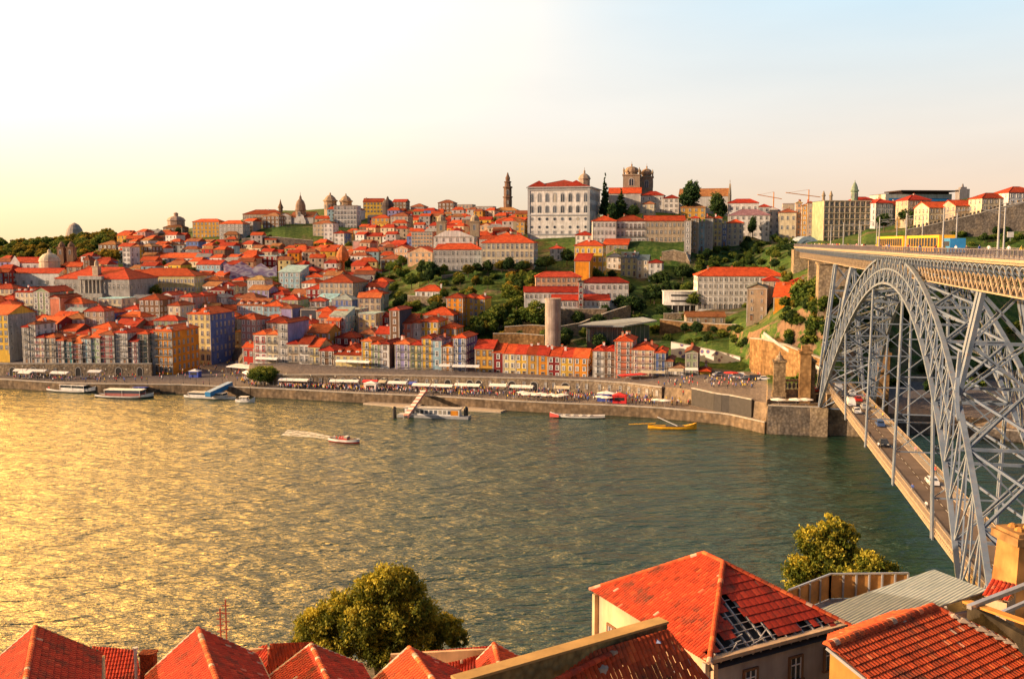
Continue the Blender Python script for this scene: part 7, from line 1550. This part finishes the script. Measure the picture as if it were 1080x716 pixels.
def parasol(pos, label, mat='white', r_=1.7, group=None, h=2.5):
    if mat not in PAR:
        b = MB(); n = 8; z = 2.0; vs = [(1 * cos(2 * pi * i / n), 1 * sin(2 * pi * i / n), z) for i in range(n)]; 
        for i in range(n): j = (i + 1) % n; b.add([vs[i], vs[j], (0, 0, z + .42)], [(0, 1, 2)]); b.add([vs[i], vs[j], (vs[j][0], vs[j][1], z - .12), (vs[i][0], vs[i][1], z - .12)], [(0, 3, 2, 1)])
        c = b.mesh('canopy', [{'white': CANV, 'red': REDCANV, 'blue': BLUECANV, 'cream': WM['cream']}[mat]]); b = MB(); b.lathe([(.035, 0), (.03, 2.5)], 6); b.lathe([(.28, 0), (.28, .08)], 8); PAR[mat] = (c, b.mesh('pole', [GREYM]))
    e = empty('parasol', pos, R3.uniform(0, 1), label, 'parasol', group); inst('canopy', PAR[mat][0], e, (0, 0, (h - 2.5)), (r_, r_, 1)); inst('pole', PAR[mat][1], e, (0, 0, 0), (1, 1, h / 2.5)); return e
GA = 'awnings along the quay'
AW = [(14, 27, .15, 'white', 'flat white awning nearest the left end of the quay'), (9, 22, .62, 'white', 'white awning close to the old wall at far left'), (23, 43, .6, 'white', 'long white awning under the first arches of the old wall'), (48, 66, .35, 'white', 'grey-white awning in front of the old wall, above the moored red-bowed boat'), (88, 102, .62, 'white', 'small white awning by the dark arches of the old wall'),
 (253, 268, .45, 'white', 'low white awning just left of the round clipped tree'), (291, 322, .5, 'white', 'wide white awning just right of the round clipped tree'), (345, 376, .55, 'white', 'long white awning under the arcade, left of the red kiosk'), (380, 396, .6, 'red', 'red awning between two long white ones'), (397, 405, .6, 'cream', 'small cream awning beside the red one'),
 (407, 427, .5, 'white', 'white awning left of the blue tent under the arcade'), (429, 437, .5, 'blue', 'deep blue awning between two white ones'), (433, 452, .3, 'white', 'white awning right of the deep blue one'), (453, 476, .3, 'white', 'broad white awning under the tall yellow house'), (478, 505, .5, 'white', 'long pale awning below the blue tiled house'), (515, 534, .6, 'white', 'white awning below the dark red house'), (537, 562, .55, 'white', 'long grey-white awning below the yellow houses'), (584, 601, .6, 'cream', 'cream awning under the orange houses near a big arch')]
for x0, x1, t, m, lb in AW: awning(x0, x1, t, lb, mat={'white': CANV, 'red': REDCANV, 'blue': BLUECANV, 'cream': WM['cream']}[m], group=GA)
def terr(px, Y): x = (px - 540) / F * Y; return Vector((x, Y, ground(x, Y)))
for x0, x1, m, lb in ((267, 290, CANV, 'white awning on the terrace in front of the white and red house'), (352, 388, CANV, 'long white awning on the terrace in front of the yellow dormered house'), (462, 474, CANV, 'small white awning on the terrace below the light blue house'), (476, 505, CANV, 'bluish white awning on the terrace below the blue balconied house'), (676, 703, WM['cream'], 'cream awning in front of the blue tiled house by the ramp'), (706, 722, WM['cream'], 'cream awning in front of the small white house'), (724, 738, CANV, 'pale awning in front of the green gabled house')):
    a_, c_ = terr(x0, FY(x0) - 4.2), terr(x1, FY(x1) - 4.2); c_.z = a_.z; awning(x0, x1, 0, lb, mat=m, base=(a_, c_), group='awnings on the upper terrace', dp=2.6)
awning(238, 262, 0, 'big pale awning at the right-hand side of the plaza', base=(terr(236, 392), terr(262, 385)), z=3.6, dp=11)
for i, (px, t, m) in enumerate([(556, .12, 'white'), (561, .2, 'white'), (566, .12, 'white'), (571, .22, 'white'), (577, .12, 'white'), (583, .18, 'white'), (589, .1, 'white'), (552, .28, 'white'), (594, .2, 'white'), (635, .18, 'white'), (641, .12, 'white'), (695, .2, 'white'), (703, .2, 'white')]):
    parasol(qpos(px, t), 'white parasol in the close cluster on the quay below the yellow houses' if px < 600 else 'white parasol over a stall near the red kiosk' if px < 650 else 'white parasol on the lower quay by the ramp', group='parasols on the quay', r_=2.1)
for px, lb in ((660, 'left red parasol in front of the balconied red and white house'), (668, 'red parasol in the middle of the group before the balconied house'), (677, 'red parasol at the right of the group before the balconied house')): parasol(terr(px, FY(px) - 4), lb, 'red', 2.4, 'red parasols')
parasol(terr(773, 336), 'single large red parasol beside the parked cars above the ramp', 'red', 2.6)
for px, lb in ((824, 'left white parasol on the terrace at the foot of the obelisk pillars'), (843, 'middle white parasol on the terrace at the foot of the obelisk pillars'), (853, 'right white parasol on the terrace at the foot of the obelisk pillars')): parasol(Vector(((px - 540) / F * 286, 286, ground((px - 540) / F * 286, 286))), lb, 'white', 2.3, 'parasols on the pillar terrace')
def kiosk(px, t, label, m, w=4.5, h=2.6):
    p = qpos(px, t); e = empty('kiosk', p, -.2, label, 'kiosk'); b = MB(); b.box(-w / 2, w / 2, -1.3, 1.3, 0, h); b.build('body', m, e); b = MB(); b.add([(-w / 2 - .3, -1.6, h), (w / 2 + .3, -1.6, h), (w / 2 + .3, 1.6, h), (-w / 2 - .3, 1.6, h), (0, 0, h + .9)], [(0, 1, 4), (1, 2, 4), (2, 3, 4), (3, 0, 4), (3, 2, 1, 0)]); b.build('roof', m if m is REDCANV else CANV, e); b = MB(); b.box(-w * .35, w * .35, -1.34, -1.302, 1, 2); b.build('hatch', DARK, e)
kiosk(655, .2, 'red kiosk tent on the quay below the balconied houses', REDCANV); kiosk(641, .3, 'white market stall with blue sides left of the red kiosk', BLUECANV, 6); kiosk(203, .35, 'bright blue tent standing alone on the plaza', BLUECANV, 4, 2.4); kiosk(390, .42, 'small white stall under the arcade by the red awning', CANV)
# lamp posts
b = MB(); b.lathe([(.16, 0), (.12, .5), (.06, .8), (.05, 5.0)], 8); LPm = b.mesh('post', [IRON]); b = MB(); b.lathe([(.1, 0), (.24, .45), (.05, .75)], 6, (0, 0, 5.0)); LHm = b.mesh('lantern', [plain('lamp_glass', (.6, .55, .45), .3)])
for i, px in enumerate(list(range(20, 160, 22)) + list(range(176, 262, 14)) + list(range(300, 700, 26))):
    e = empty('street_lamp', qpos(px, .03), 0, 'street lamp on the edge of the quay %s' % ('below the old wall' if px < 160 else 'beside the plaza' if px < 262 else 'below the arcade'), 'street lamp', 'street lamps along the quay'); inst('post', LPm, e, (0, 0, 0)); inst('lantern', LHm, e, (0, 0, 0))
# boats
def hull(L, W, H, mat, mat2, sheer=.5, bow=1.0, n=14, name='hull', stern=.55):
    b = MB(); vs = []; K = 7
    for i in range(n + 1):
        t = i / n; x = -L / 2 + L * t; wd = W / 2 * (min(1, stern + (1 - stern) * t / .3) if t < .3 else 1 if t < .6 else max(.03, cos((t - .6) / .4 * pi / 2) ** .75)); zt = H + sheer * max(0, (abs(t - .45) - .15) / .4) ** 2 * (bow if t > .5 else .7)
        for y, z in ((-1, 1), (-.92, .45), (-.6, .02), (0, -.12), (.6, .02), (.92, .45), (1, 1)): vs.append((x, y * wd, -.25 + z * (zt + .25)))
    fs = [(i * K + j, (i + 1) * K + j, (i + 1) * K + j + 1, i * K + j + 1) for i in range(n) for j in range(K - 1)]
    mi = []
    b.add(vs, fs); b.m = [1 if (k % 6 in (0, 5)) else 0 for k in range(len(fs))]
    b.add([(v[0], v[1] * .93, v[2] - .28) for i in range(n + 1) for v in (vs[i * K], vs[i * K + 6])], [(2 * i, 2 * i + 2, 2 * i + 3, 2 * i + 1) for i in range(n)], 2); b.poly([vs[j] for j in range(K)], 0)
    return b, [mat, mat2, WOOD]
def boat(px, py, rz, L, W, label, mat, mat2, cabin=None, name='tour_boat', sheer=.8, bow=1.6, H=.8, cat='boat', group=None, Y=None):
    p = atz(px, py, 0.0); e = empty(name, p, radians(rz), label, cat, group); b, mm = hull(L, W, H, mat, mat2, sheer, bow); b.build('hull', mm, e, smooth=False)
    if cabin:
        x0, x1, h, rm, wm = cabin; b = MB(); b.slab([(x0, -W * .46, H + h), (x1, -W * .46, H + h), (x1 + .5, 0, H + h + .1), (x1, W * .46, H + h), (x0, W * .46, H + h)], .14); b.build('canopy', rm, e)
        b = MB(); b.box(x0 + .3, x1 - .2, -W * .38, W * .38, H * .5, H + h * .42); b.build('cabin', wm, e)
        b = MB(); b.box(x0 + .4, x1 - .3, -W * .385, W * .385, H + h * .44, H + h - .16); b.build('cabin_windows', GLASS, e)
        for x in (x0 + .2, (x0 + x1) / 2, x1 - .2):
            for s in (-1, 1): B = MB(); B.bar((x, s * W * .43, H * .6), (x, s * W * .43, H + h), .08); B.build('post', WHITE, e)
    return e
BW = plain('boat_white', (.72, .70, .66), .4); BK = plain('boat_black', (.03, .028, .028), .4); BWD = plain('boat_wood', (.20, .10, .04), .5)
BS = lambda px, py, x, y: None
o = boat(76, 413, -16, 21, 4.6, 'moored tour boat with a red bow and pale canopy, leftmost at the quay', BK, BW, (-4, 7, 2.0, CANV, BW), bow=2.2)
b = MB(); b.lathe([(.07, 0), (.05, 7)], 6, (-6, 0, .6)); b.build('mast', WOOD, o); b = MB(); b.box(-9.8, -7.8, -1.2, 1.2, .7, 1.7); b.build('red_bow_box', REDP, o)
boat(112, 411, -10, 20, 4.4, 'moored tour boat with a yellow bow behind the open-roofed passenger boat', YELP, BW, (-3, 6, 2.0, WM['brown'], BW)); boat(132, 419, -8, 22, 5, 'white passenger boat full of people with a long white roof, moored at left', BK, BW, (-7, 7, 2.2, CANV, plain('boat_seats', (.40, .12, .10)))); boat(150, 415, -14, 15, 3.6, 'dark wooden boat moored just behind the white passenger boat', BWD, BK, (-3, 2, 1.7, BLUECANV, BWD))
boat(222, 420, -14, 20, 4.4, 'grey floating pontoon boat with a low cabin off the plaza steps', plain('pontoon_grey', (.40, .38, .34)), BW, (-8, 6, 1.4, plain('pontoon_roof', (.50, .48, .43)), BW), bow=.2); boat(215, 414, 10, 16, 3.8, 'dark wooden boat moored between the plaza and the grey pontoon', BWD, BK)
o = boat(259, 424, -8, 7, 2.6, 'small white motorboat near the right end of the grey pontoon', BW, BW, (-2, 1, 1.2, BW, BW), name='motorboat'); boat(262, 411, -8, 7, 2.2, 'small dark rowing boat hauled up near the plaza corner', BWD, BK, name='rowing_boat')
p = at(229, 416, 1); a = atz(219, 417, 1.8); c = qpos(240, .02); e = empty('gangway', a, 0, 'bright blue covered gangway leading from the plaza down to the pontoon', 'gangway'); b = MB(); d = c + Vector((0, 0, .8)) - a; b.bar((0, 0, .4), d, 2.2, 1.6); b.build('cover', BLUEP, e); b = MB(); b.bar((0, 0, -.6), d - Vector((0, 0, 1)), 2.5, .2); b.build('walkway', GREYM, e)
# red speedboat with its wake
o = boat(363.5, 466, -20, 9.5, 3, 'small red speedboat with passengers leaving a white wake in mid river', REDP, BW, name='speedboat', bow=1.0, H=.9, sheer=.4); b = MB(); b.box(-1.4, 1.2, -.9, .9, .7, 1.5); b.build('cabin', REDP, o); b = MB(); b.box(.2, 1.25, -.92, .92, 1.2, 1.75); b.build('windscreen', GLASS, o)
for i in range(5): q = person((0, 0, 0), 'sitting', R3.choice(['red', 'white', 'blue']), 'person riding in the red speedboat in mid river', 'people in the speedboat'); q.location = o.location + Vector((-3 + i * .8, (-1) ** i * .5 + .9 - i * .3, .6))
m, n_, bb_ = nt('wake_foam'); co = coords(n_, 'World', sv=(.35, 1.2, 1)); f = ramp(n_, noise(n_, co, 1.2, 6, .75), [(.42, (0, 0, 0)), (.60, (1, 1, 1))]); bb_.inputs['Base Color'].default_value = (.80, .78, .70, 1); n_.links.new(f, bb_.inputs['Alpha']); bb_.inputs['Roughness'].default_value = .7
pts = [(356, 464.5), (345, 461), (330, 458.5), (312, 457), (300, 456)]; w_ = [1.6, 2.6, 3.4, 4.2, 4.4]; b = MB()
for i in range(4): p, q = atz(*pts[i], .05), atz(*pts[i + 1], .05); b.add([p + Vector((0, -w_[i], 0)), p + Vector((0, w_[i], 0)), q + Vector((0, w_[i + 1], 0)), q + Vector((0, -w_[i + 1], 0))], [(0, 1, 2, 3)])
tag(b.build('wake_foam', m), 'white foamy wake trailing behind the red speedboat', 'wake', kind='stuff')
b = MB(); pts = [(295, 461), (270, 459), (245, 459), (220, 460)]
for i in range(3): p, q = atz(*pts[i], .05), atz(*pts[i + 1], .05); b.add([p + Vector((0, -1.0, 0)), p + Vector((0, 1, 0)), q + Vector((0, 1.2, 0)), q + Vector((0, -1.2, 0))], [(0, 1, 2, 3)])
# ferry pontoon with striped gangway
p = atz(460, 440, 0); e = empty('floating_pontoon', p, radians(-11), 'long grey floating landing stage with a glazed shelter and orange panel', 'pontoon'); b = MB(); b.box(-12.5, 11, -2, 2, -.3, .8); b.build('float', GREYM, e); b = MB(); b.box(-10, 8, -1.5, 1.5, .8, 3.0); b.build('shelter', BW, e); b = MB(); b.slab([(-10.5, -1.9, 3.2), (8.5, -1.9, 3.2), (8.5, 1.9, 3.2), (-10.5, 1.9, 3.2)], .18); b.build('roof', WM['pale grey'], e)
for i in range(10): b = MB(); b.box(-9.3 + i * 1.5, -8.3 + i * 1.5, -1.54, -1.502, 1.3, 2.5); b.build('window', GLASS, e)
b = MB(); b.box(5.2, 7.6, -1.56, -1.503, 1.0, 2.6); b.build('orange_panel', WM['orange'], e)
for px, lb in ((416, 'left dark mooring pile beside the floating landing stage'), (491.5, 'dark blue-capped mooring pile at the right end of the landing stage')):
    q = atz(px, 441, 0); r = empty('mooring_pile', q, 0, lb, 'mooring pile'); b = MB(); b.lathe([(.7, -2), (.7, 3.2), (.75, 3.3), (.3, 3.8)], 8); b.build('pile', BK, r)
a = atz(428, 440, 2.2); c = atz(449, 420, 3.6); c = qpos(446, .02); e = empty('gangway', a, 0, 'red and white striped covered gangway from the ramp to the landing stage', 'gangway'); d = c + Vector((0, 0, 1.2)) - a
for k in (-1, 1): b = MB(); b.bar(Vector((k * .7, 0, 0)), d + Vector((k * .7, 0, 0)), .15, .9); b.build('side_panel', plain('pale_red', (.55, .25, .2)) if k > 0 else BW, e)
b = MB(); c_ = MB()
for i in range(14): P_, Q_ = d * (i / 14) + Vector((0, 0, .55)), d * ((i + 1) / 14) + Vector((0, 0, .55)); (b if i % 2 else c_).bar(P_, Q_, 1.6, .12)
b.build('cover', CANV, e); c_.build('cover_stripes', plain('pale_red', (.55, .25, .2)), e)
# sloping stone slipways into the water
for sp, lb in (([(383, 425), (420, 419), (452, 421), (440, 430)], 'pale stone slipway sloping into the river left of the landing stage'), ([(462, 430), (492, 428), (534, 432), (528, 434)], 'low pale stone landing ledge right of the landing stage')):
    P = [atz(px, py, .5) for px, py in sp]; b = MB(); b.slab(P, 1.6); tag(b.build('slipway', plain('pale_granite', (.42, .34, .25), .9)), lb, 'slipway')
o = boat(609, 440.5, -6, 17.5, 3.2, 'long black wooden river boat with a red bow moored below the orange houses', BK, BW, name='wooden_boat', bow=1.3); b = MB(); b.add([(8.9, 0, 1.6), (5.9, -1.4, 1.0), (5.9, 1.4, 1.0), (8.9, 0, .1), (5.9, -1.45, .3), (5.9, 1.45, .3)], [(0, 2, 1), (0, 1, 4, 3), (0, 3, 5, 2)]); o.rotation_euler = (0, 0, radians(174)); b.build('red_prow', REDP, o)
for i in range(4): b = MB(); b.box(-4 + i * 2.6, -3.2 + i * 2.6, -1.1, 1.1, .5, .95); b.build('bench', BW, o)
o = boat(709, 452, -7, 14.5, 3.2, 'yellow wooden river boat with a long steering oar moored near the ramp', YELP, YELP, name='wooden_boat', bow=1.6); b = MB(); b.bar((-5, 0, 1.6), (-13, -1.0, 1.2), .3, .2); b.build('steering_oar', YELP, o); b = MB(); b.bar((-4.5, .6, 3.4), (1.5, -.6, 1.0), .28, .2); b.build('mast', BW, o); b = MB(); b.box(-2, 3.5, -1.0, 1.0, .5, .9); b.build('cargo_cover', BK, o)
# vehicles
CARM = {k: plain('car_' + k, c, .25) for k, c in (('white', (.72, .72, .72)), ('silver', (.38, .39, .40)), ('dark', (.035, .04, .05)), ('red', (.45, .03, .02)), ('blue', (.05, .10, .25)))}
TY = plain('tyre_rubber', (.02, .02, .02)); HL = plain('headlight_glass', (.8, .78, .7), .2)
def car_parts(kind):
    van = kind == 'van'; b = MB(); L, W = (5.2, 1.9) if van else (4.2, 1.72); S = [(-.5, .32, .25), (-.5, .78, .8), (-.32, .82, .84), (-.24, .86, 1.38), (.12, .86, 1.42), (.28, .9, .9), (.46, .8, .78), (.5, .7, .5), (.5, .7, .25)] if not van else [(-.5, .9, .25), (-.5, .9, 1.0), (-.49, .9, 1.9), (.2, .9, 2.0), (.36, .9, 1.2), (.48, .85, 1.0), (.5, .8, .5), (.5, .8, .25)]
    V = []; n = len(S)
    for s in (-1, 1): V += [(x * L, s * W / 2 * (.8 if z > 1.2 else 1), z) for x, _, z in S]
    b.add(V, [tuple(range(n)), tuple(reversed(range(n, 2 * n)))] + [(i, i + n, (i + 1) % n + n, (i + 1) % n) for i in range(n)]); g = MB(); z0, z1 = (1.1, 1.75) if van else (.92, 1.32)
    for s in (-1, 1): x0, x1 = (-.05, .24) if van else (-.26, .2); k = .93; g.add([(x0 * L, s * W / 2 * 1.005, z0), (x1 * L + .3, s * W / 2 * 1.005, z0), (x1 * L * .6, s * W / 2 * (.84), z1), (x0 * L * .85, s * W / 2 * .84, z1)], [(0, 1, 2, 3)])
    fx = (.365, .215) if van else (.283, .128); g.add([(fx[0] * L, -W * .4, z0), (fx[0] * L, W * .4, z0), (fx[1] * L, W * .34, z1 + .05), (fx[1] * L, -W * .34, z1 + .05)], [(0, 1, 2, 3)])
    if not van: g.add([(-.325 * L, -W * .4, z0), (-.325 * L, W * .4, z0), (-.248 * L, W * .34, z1), (-.248 * L, -W * .34, z1)], [(3, 2, 1, 0)])
    w = MB(); w.lathe([(.18, -.1), (.32, -.1), (.32, .1), (.18, .1)], 12); r = MB(); r.lathe([(.19, -.11), (.19, .11)], 10); h = MB(); h.box(-.03, .03, -.2, .2, -.07, .07)
    return b, g, w, r, h, L, W
CARC = {}
def car(pos, rz, colr, label, kind='car', group=None):
    if kind not in CARC:
        b, g, w, r, h, L, W = car_parts(kind); CARC[kind] = (b.mesh('body', [CARM['white']]), g.mesh('windows', [GLASS]), w.mesh('wheel', [TY]), r.mesh('rim', [CHROME]), h.mesh('headlight', [HL]), L, W)
    bm_, gm, wm_, rm_, hm, L, W = CARC[kind]; e = empty('parked_car' if kind == 'car' else 'parked_van', pos, rz, label, kind, group); o = inst('body', bm_, e, (0, 0, 0)); o.material_slots[0].link = 'OBJECT'; o.material_slots[0].material = CARM[colr]; inst('windows', gm, e, (0, 0, .004))
    for sx in (-.31, .31):
        for s in (-1, 1): q = inst('wheel', wm_, e, (sx * L, s * W * .45, .32)); q.rotation_euler = (pi / 2, 0, 0); inst('rim', rm_, q, (0, 0, 0))
    for s in (-1, 1): inst('headlight', hm, e, (L * .5, s * W * .33, .66))
    return e
for u, v, c, k, lb in ((-22, -1.5, 'white', 'car', 'white car alone on the near stretch of the lower bridge deck'), (12, 1.5, 'dark', 'car', 'dark car by the second hanger on the lower bridge deck'), (66, 1.4, 'white', 'van', 'white van in the queue on the lower deck near the far bank'), (61, -1.4, 'silver', 'car', 'silver car beside the white van on the lower deck'), (54, 1.5, 'white', 'car', 'last white car in the queue on the lower bridge deck'), (74, -1.5, 'red', 'car', 'red car in the queue on the lower deck'), (80, 1.5, 'dark', 'car', 'dark car ahead of the white van on the lower deck'), (86, -1.4, 'white', 'car', 'white car ahead of the red one at the far end of the lower deck'), (93, 1.4, 'silver', 'van', 'silver van at the far end of the lower deck'), (36, -1.4, 'blue', 'car', 'blue car halfway along the lower bridge deck')):
    car(BR(u, v, LZ + .004), BRZ - (0 if v < 0 else pi) + 0, c, lb, k, 'cars on the lower bridge deck')
for i, (px, Y, c, k, lb) in enumerate(((783, 337, 'white', 'van', 'white van parked beside the large red parasol'), (789, 335, 'silver', 'car', 'silver car parked second right of the red parasol'), (795, 333, 'dark', 'car', 'dark car parked third right of the red parasol'), (801, 331, 'dark', 'van', 'dark van parked under the ochre cliff wall'), (808, 329, 'white', 'car', 'white car parked nearest the left obelisk pillar'), (778, 339, 'blue', 'car', 'blue car parked behind the large red parasol'), (760, 341, 'silver', 'car', 'silver car parked by the small yellow house'), (862, 300, 'red', 'car', 'red car parked between the right obelisk pillar and the iron arch'), (866, 303, 'dark', 'car', 'dark car parked between the right obelisk pillar and the iron arch'))):
    p = terr(px, Y); car(p, uni(-.3, .3), c, lb, k, 'cars parked near the bridge')
# tram
def tramcar(u0, u1, label):
    c = (u0 + u1) / 2; L = u1 - u0; e = empty('tram_car', BR(c, -1.2, DZ - .04), BRZ, label, 'tram'); b = MB(); b.slab([(-L / 2, -1.3, 3.3), (L / 2, -1.3, 3.3), (L / 2, 1.3, 3.3), (-L / 2, 1.3, 3.3)], .5); b.box(-L / 2, L / 2, -1.3, 1.3, .35, 1.2); b.box(-L / 2, -L / 2 + 1.0, -1.29, 1.29, 1.2, 2.8); b.box(L / 2 - 1.0, L / 2, -1.29, 1.29, 1.2, 2.8); b.build('body', YELP, e)
    b = MB(); b.box(-L / 2 + 1.01, L / 2 - 1.01, -1.27, 1.27, 1.2, 2.8); b.build('windows', GLASS, e)
    for i in range(int(L / 2.6)): x = -L / 2 + 1.8 + i * 2.6; b = MB(); b.box(x, x + .2, -1.3, 1.3, 1.205, 2.795); b.build('pillar', YELP, e)
    for s in (-L * .35, L * .35): b = MB(); b.box(s - 1, s + 1, -1.1, 1.1, .02, .345); b.build('bogie', BK, e)
tramcar(-27, 3, 'front yellow tram section crossing the upper deck, the longer one at right'); tramcar(6.5, 40, 'rear yellow tram section crossing the upper deck, further from the viewer')
e = empty('ticket_cabin', BR(-32, -1.2, DZ - .04), BRZ, 'small bright blue vehicle just behind the yellow tram on the upper deck', 'vehicle'); b = MB(); b.box(-3, 3, -1.2, 1.2, .4, 2.7); b.build('body', BLUEP, e); b = MB(); b.box(-2.6, 2.6, -1.23, 1.23, 1.4, 2.2); b.build('windows', GLASS, e)
# catenary masts on the upper deck
b = MB(); b.lathe([(.16, 0), (.1, 7.2)], 8); MM = b.mesh('mast', [GREYM]); b = MB(); b.bar((0, 0, 6.6), (0, -3.4, 6.9), .07); b.bar((0, 0, 6.0), (0, -3.0, 6.85), .05); AM = b.mesh('bracket_arm', [GREYM])
for i, u in enumerate(range(-80, 130, 30)):
    for s in (1, -1):
        e = empty('catenary_mast', BR(u, s * 4.25, DZ), BRZ + (0 if s > 0 else pi), 'tall grey catenary mast on the %s side of the upper bridge deck' % ('near' if s > 0 else 'far'), 'mast', 'catenary masts on the upper deck'); inst('mast', MM, e, (0, 0, 0)); inst('bracket_arm', AM, e, (0, 0, 0))
# cranes on the skyline
for px, py, Y, h, j, lb in ((853, 207, 620, 16, 16, 'orange tower crane with a long jib on the skyline above the orange terraces'), (816, 209, 660, 13, 12, 'smaller orange tower crane on the skyline beside the red-roofed white house')):
    p = at(px, py, Y); e = empty('tower_crane', Vector((p.x, p.y, p.z - h)), 0, lb, 'crane'); m = plain('crane_orange', (.62, .24, .05)); b = MB(); b.bar((0, 0, 0), (0, 0, h), .6, .6); b.build('mast', m, e); b = MB(); b.bar((-j * .9, 0, h + 2.2), (j * .45, 0, h - .6), .4, .45); b.bar((0, 0, h), (0, 0, h + 4), .5); b.bar((0, 0, h + 4), (-j * .8, 0, h + 2.1), .15); b.build('jib', m, e)
p = at(1065.5, 252, 400); e = empty('sign_board', p, 0, 'small white notice board on the grass below the medieval wall at right', 'sign'); b = MB(); b.box(-1.3, 1.3, -.1, .1, .6, 2.8); b.build('panel', CANV, e); b = MB(); b.box(-.1, .1, -.05, .05, -1, .6); b.build('post', GREYM, e)

b = MB(); b.lathe([(.45, .72), (.45, .76)], 10); TT = b.mesh('tabletop', [BW]); b = MB(); b.lathe([(.25, 0), (.04, .05), (.04, .72)], 6); TL = b.mesh('leg', [IRON])
b = MB(); b.box(-.22, .22, -.22, .22, .42, .47); CS = b.mesh('seat', [IRON]); b = MB(); b.box(-.22, .22, .2, .24, .47, .9); CB = b.mesh('backrest', [IRON]); b = MB()
b.bar((0, 0, 0), (0, 0, .42), .035); CLg = b.mesh('leg', [IRON])
def cafe_set(p):  # tables and chairs added to darken the space under the awnings
    e = empty('cafe_table', p, R3.uniform(0, 3), 'round cafe table under the awnings on the quay', 'table', 'cafe tables on the quay'); inst('tabletop', TT, e, (0, 0, 0)); inst('leg', TL, e, (0, 0, 0))
    a = R3.uniform(0, 6.28); c = empty('cafe_chair', p + Vector((cos(a) * .8, sin(a) * .8, 0)), a - pi / 2, 'dark cafe chair drawn up to a round table on the quay', 'chair', 'cafe chairs on the quay'); inst('seat', CS, c, (0, 0, 0)); inst('backrest', CB, c, (0, 0, 0))
    for x, y in ((-.2, -.2), (.2, -.2), (-.2, .2), (.2, .2)): inst('leg', CLg, c, (x, y, 0))
for x0, x1, t_, m_, lb in AW:
    for k in range(max(2, int((x1 - x0) / 4))): cafe_set(qpos(R3.uniform(x0, x1), min(.9, t_ + R3.uniform(.0, .1))))

# the rest of the crowd, too many and too small to tell apart
cb = MB(); cm_ = [CLOTH[k] for k in CLOTH] + [SKIN, TROU['dark']]
def speck(p, s=1.0):
    i = R3.randrange(6); x, y, z = p; cb.lathe([(.1, 0), (.16, .8)], 5, (x, y, z), 7); cb.lathe([(.17, .8), (.23, 1.35), (.08, 1.5)], 5, (x, y, z), i); cb.lathe([(.06, 1.48), (.12, 1.6), (.08, 1.76)], 5, (x, y, z), 6)
for x0, x1, n_ in ((2, 150, 60), (165, 258, 50), (262, 400, 260), (400, 520, 200), (520, 690, 190)):
    for i in range(n_):
        px = R3.uniform(x0, x1)
        if 268 < px < 290: px -= 22 * (x0 > 200)
        speck(qpos(px, R3.uniform(.2, .95)))
for i in range(80): px = R3.uniform(690, 806); Y = R3.uniform(316, 338); speck(terr(px, Y))
tag(cb.build('crowd', cm_), 'dense crowd of tiny figures spread along the whole quay', 'crowd', kind='stuff')
label_houses()
def sharpen_labels():
    """tell look-alikes apart: plants by size and the landmark they stand by, short rows by their order"""
    bpy.context.view_layer.update(); by = {}
    for o in COL.objects:
        if o.parent is None and o.get('label') and o.get('category') not in (None, 'person', 'house'): by.setdefault(o['label'], []).append(o)
    M2 = MARKS + [('red kiosk', 655, 415), ('small white garden house', 452, 308), ('obelisk pillars', 836, 400), ('yellow tram', 965, 254), ('iron arch crown', 945, 280), ('long low shed', 745, 335), ('orange cliff house', 827, 325), ('stone warehouse', 798, 320), ('far masonry bridge pier', 880, 290), ('white modernist building', 718, 317)]
    for lab, os_ in by.items():
        if len(os_) < 2: continue
        pr = {o: proj(o.location) for o in os_}
        if os_[0].get('category') in ('tree', 'shrub'):
            hs = {o: max((c.scale.z for c in o.children if c.name.startswith('crown')), default=1) for o in os_}; q = sorted(hs.values()); lo, hi = q[len(q) // 3], q[2 * len(q) // 3]
            for o in os_:
                px, py = pr[o]; b = sorted(M2, key=lambda m: (m[1] - px) ** 2 + 3 * (m[2] - py) ** 2)[0]; dx, dy = px - b[1], py - b[2]
                rl = 'below' if dy > 8 and abs(dx) < dy * 2 else 'above' if dy < -8 and abs(dx) < -dy * 2 else 'beside'
                base = lab.split(' on ')[0].split(' tucked ')[0].split(' growing ')[0].split(' clinging ')[0].split(' massed ')[0].split(' seen ')[0].split(' in the ')[0].split(' along ')[0]
                n = '%s %s %s the %s, %s' % ('small' if hs[o] < lo else 'tall' if hs[o] > hi and 'shrub' not in base else 'large' if hs[o] > hi else 'middle-sized', base, rl, b[0], {'t': 'on the slope', 'w': 'in the far woods', 'r': 'among the roofs', 'a': 'beyond the arch', 'n': 'on the near bank', 'c': 'on the cliff'}['w' if 'woods' in lab else 'r' if 'old-town' in lab else 'a' if 'beyond' in lab else 'n' if 'near river' in lab else 'c' if 'rock' in lab or 'cliff' in lab else 't'])
                if len(n.split()) <= 16: o['label'] = n; o['group'] = 'trees and shrubs ' + n.split(', ')[-1]
        elif len(os_) <= 20 and os_[0].get('category') not in ('table', 'chair'):
            for i, o in enumerate(sorted(os_, key=lambda o: pr[o][0])):
                n = '%s, %s from the left' % (lab, ORD[i])
                if len(n.split()) <= 16: o['label'] = n
sharpen_labels()
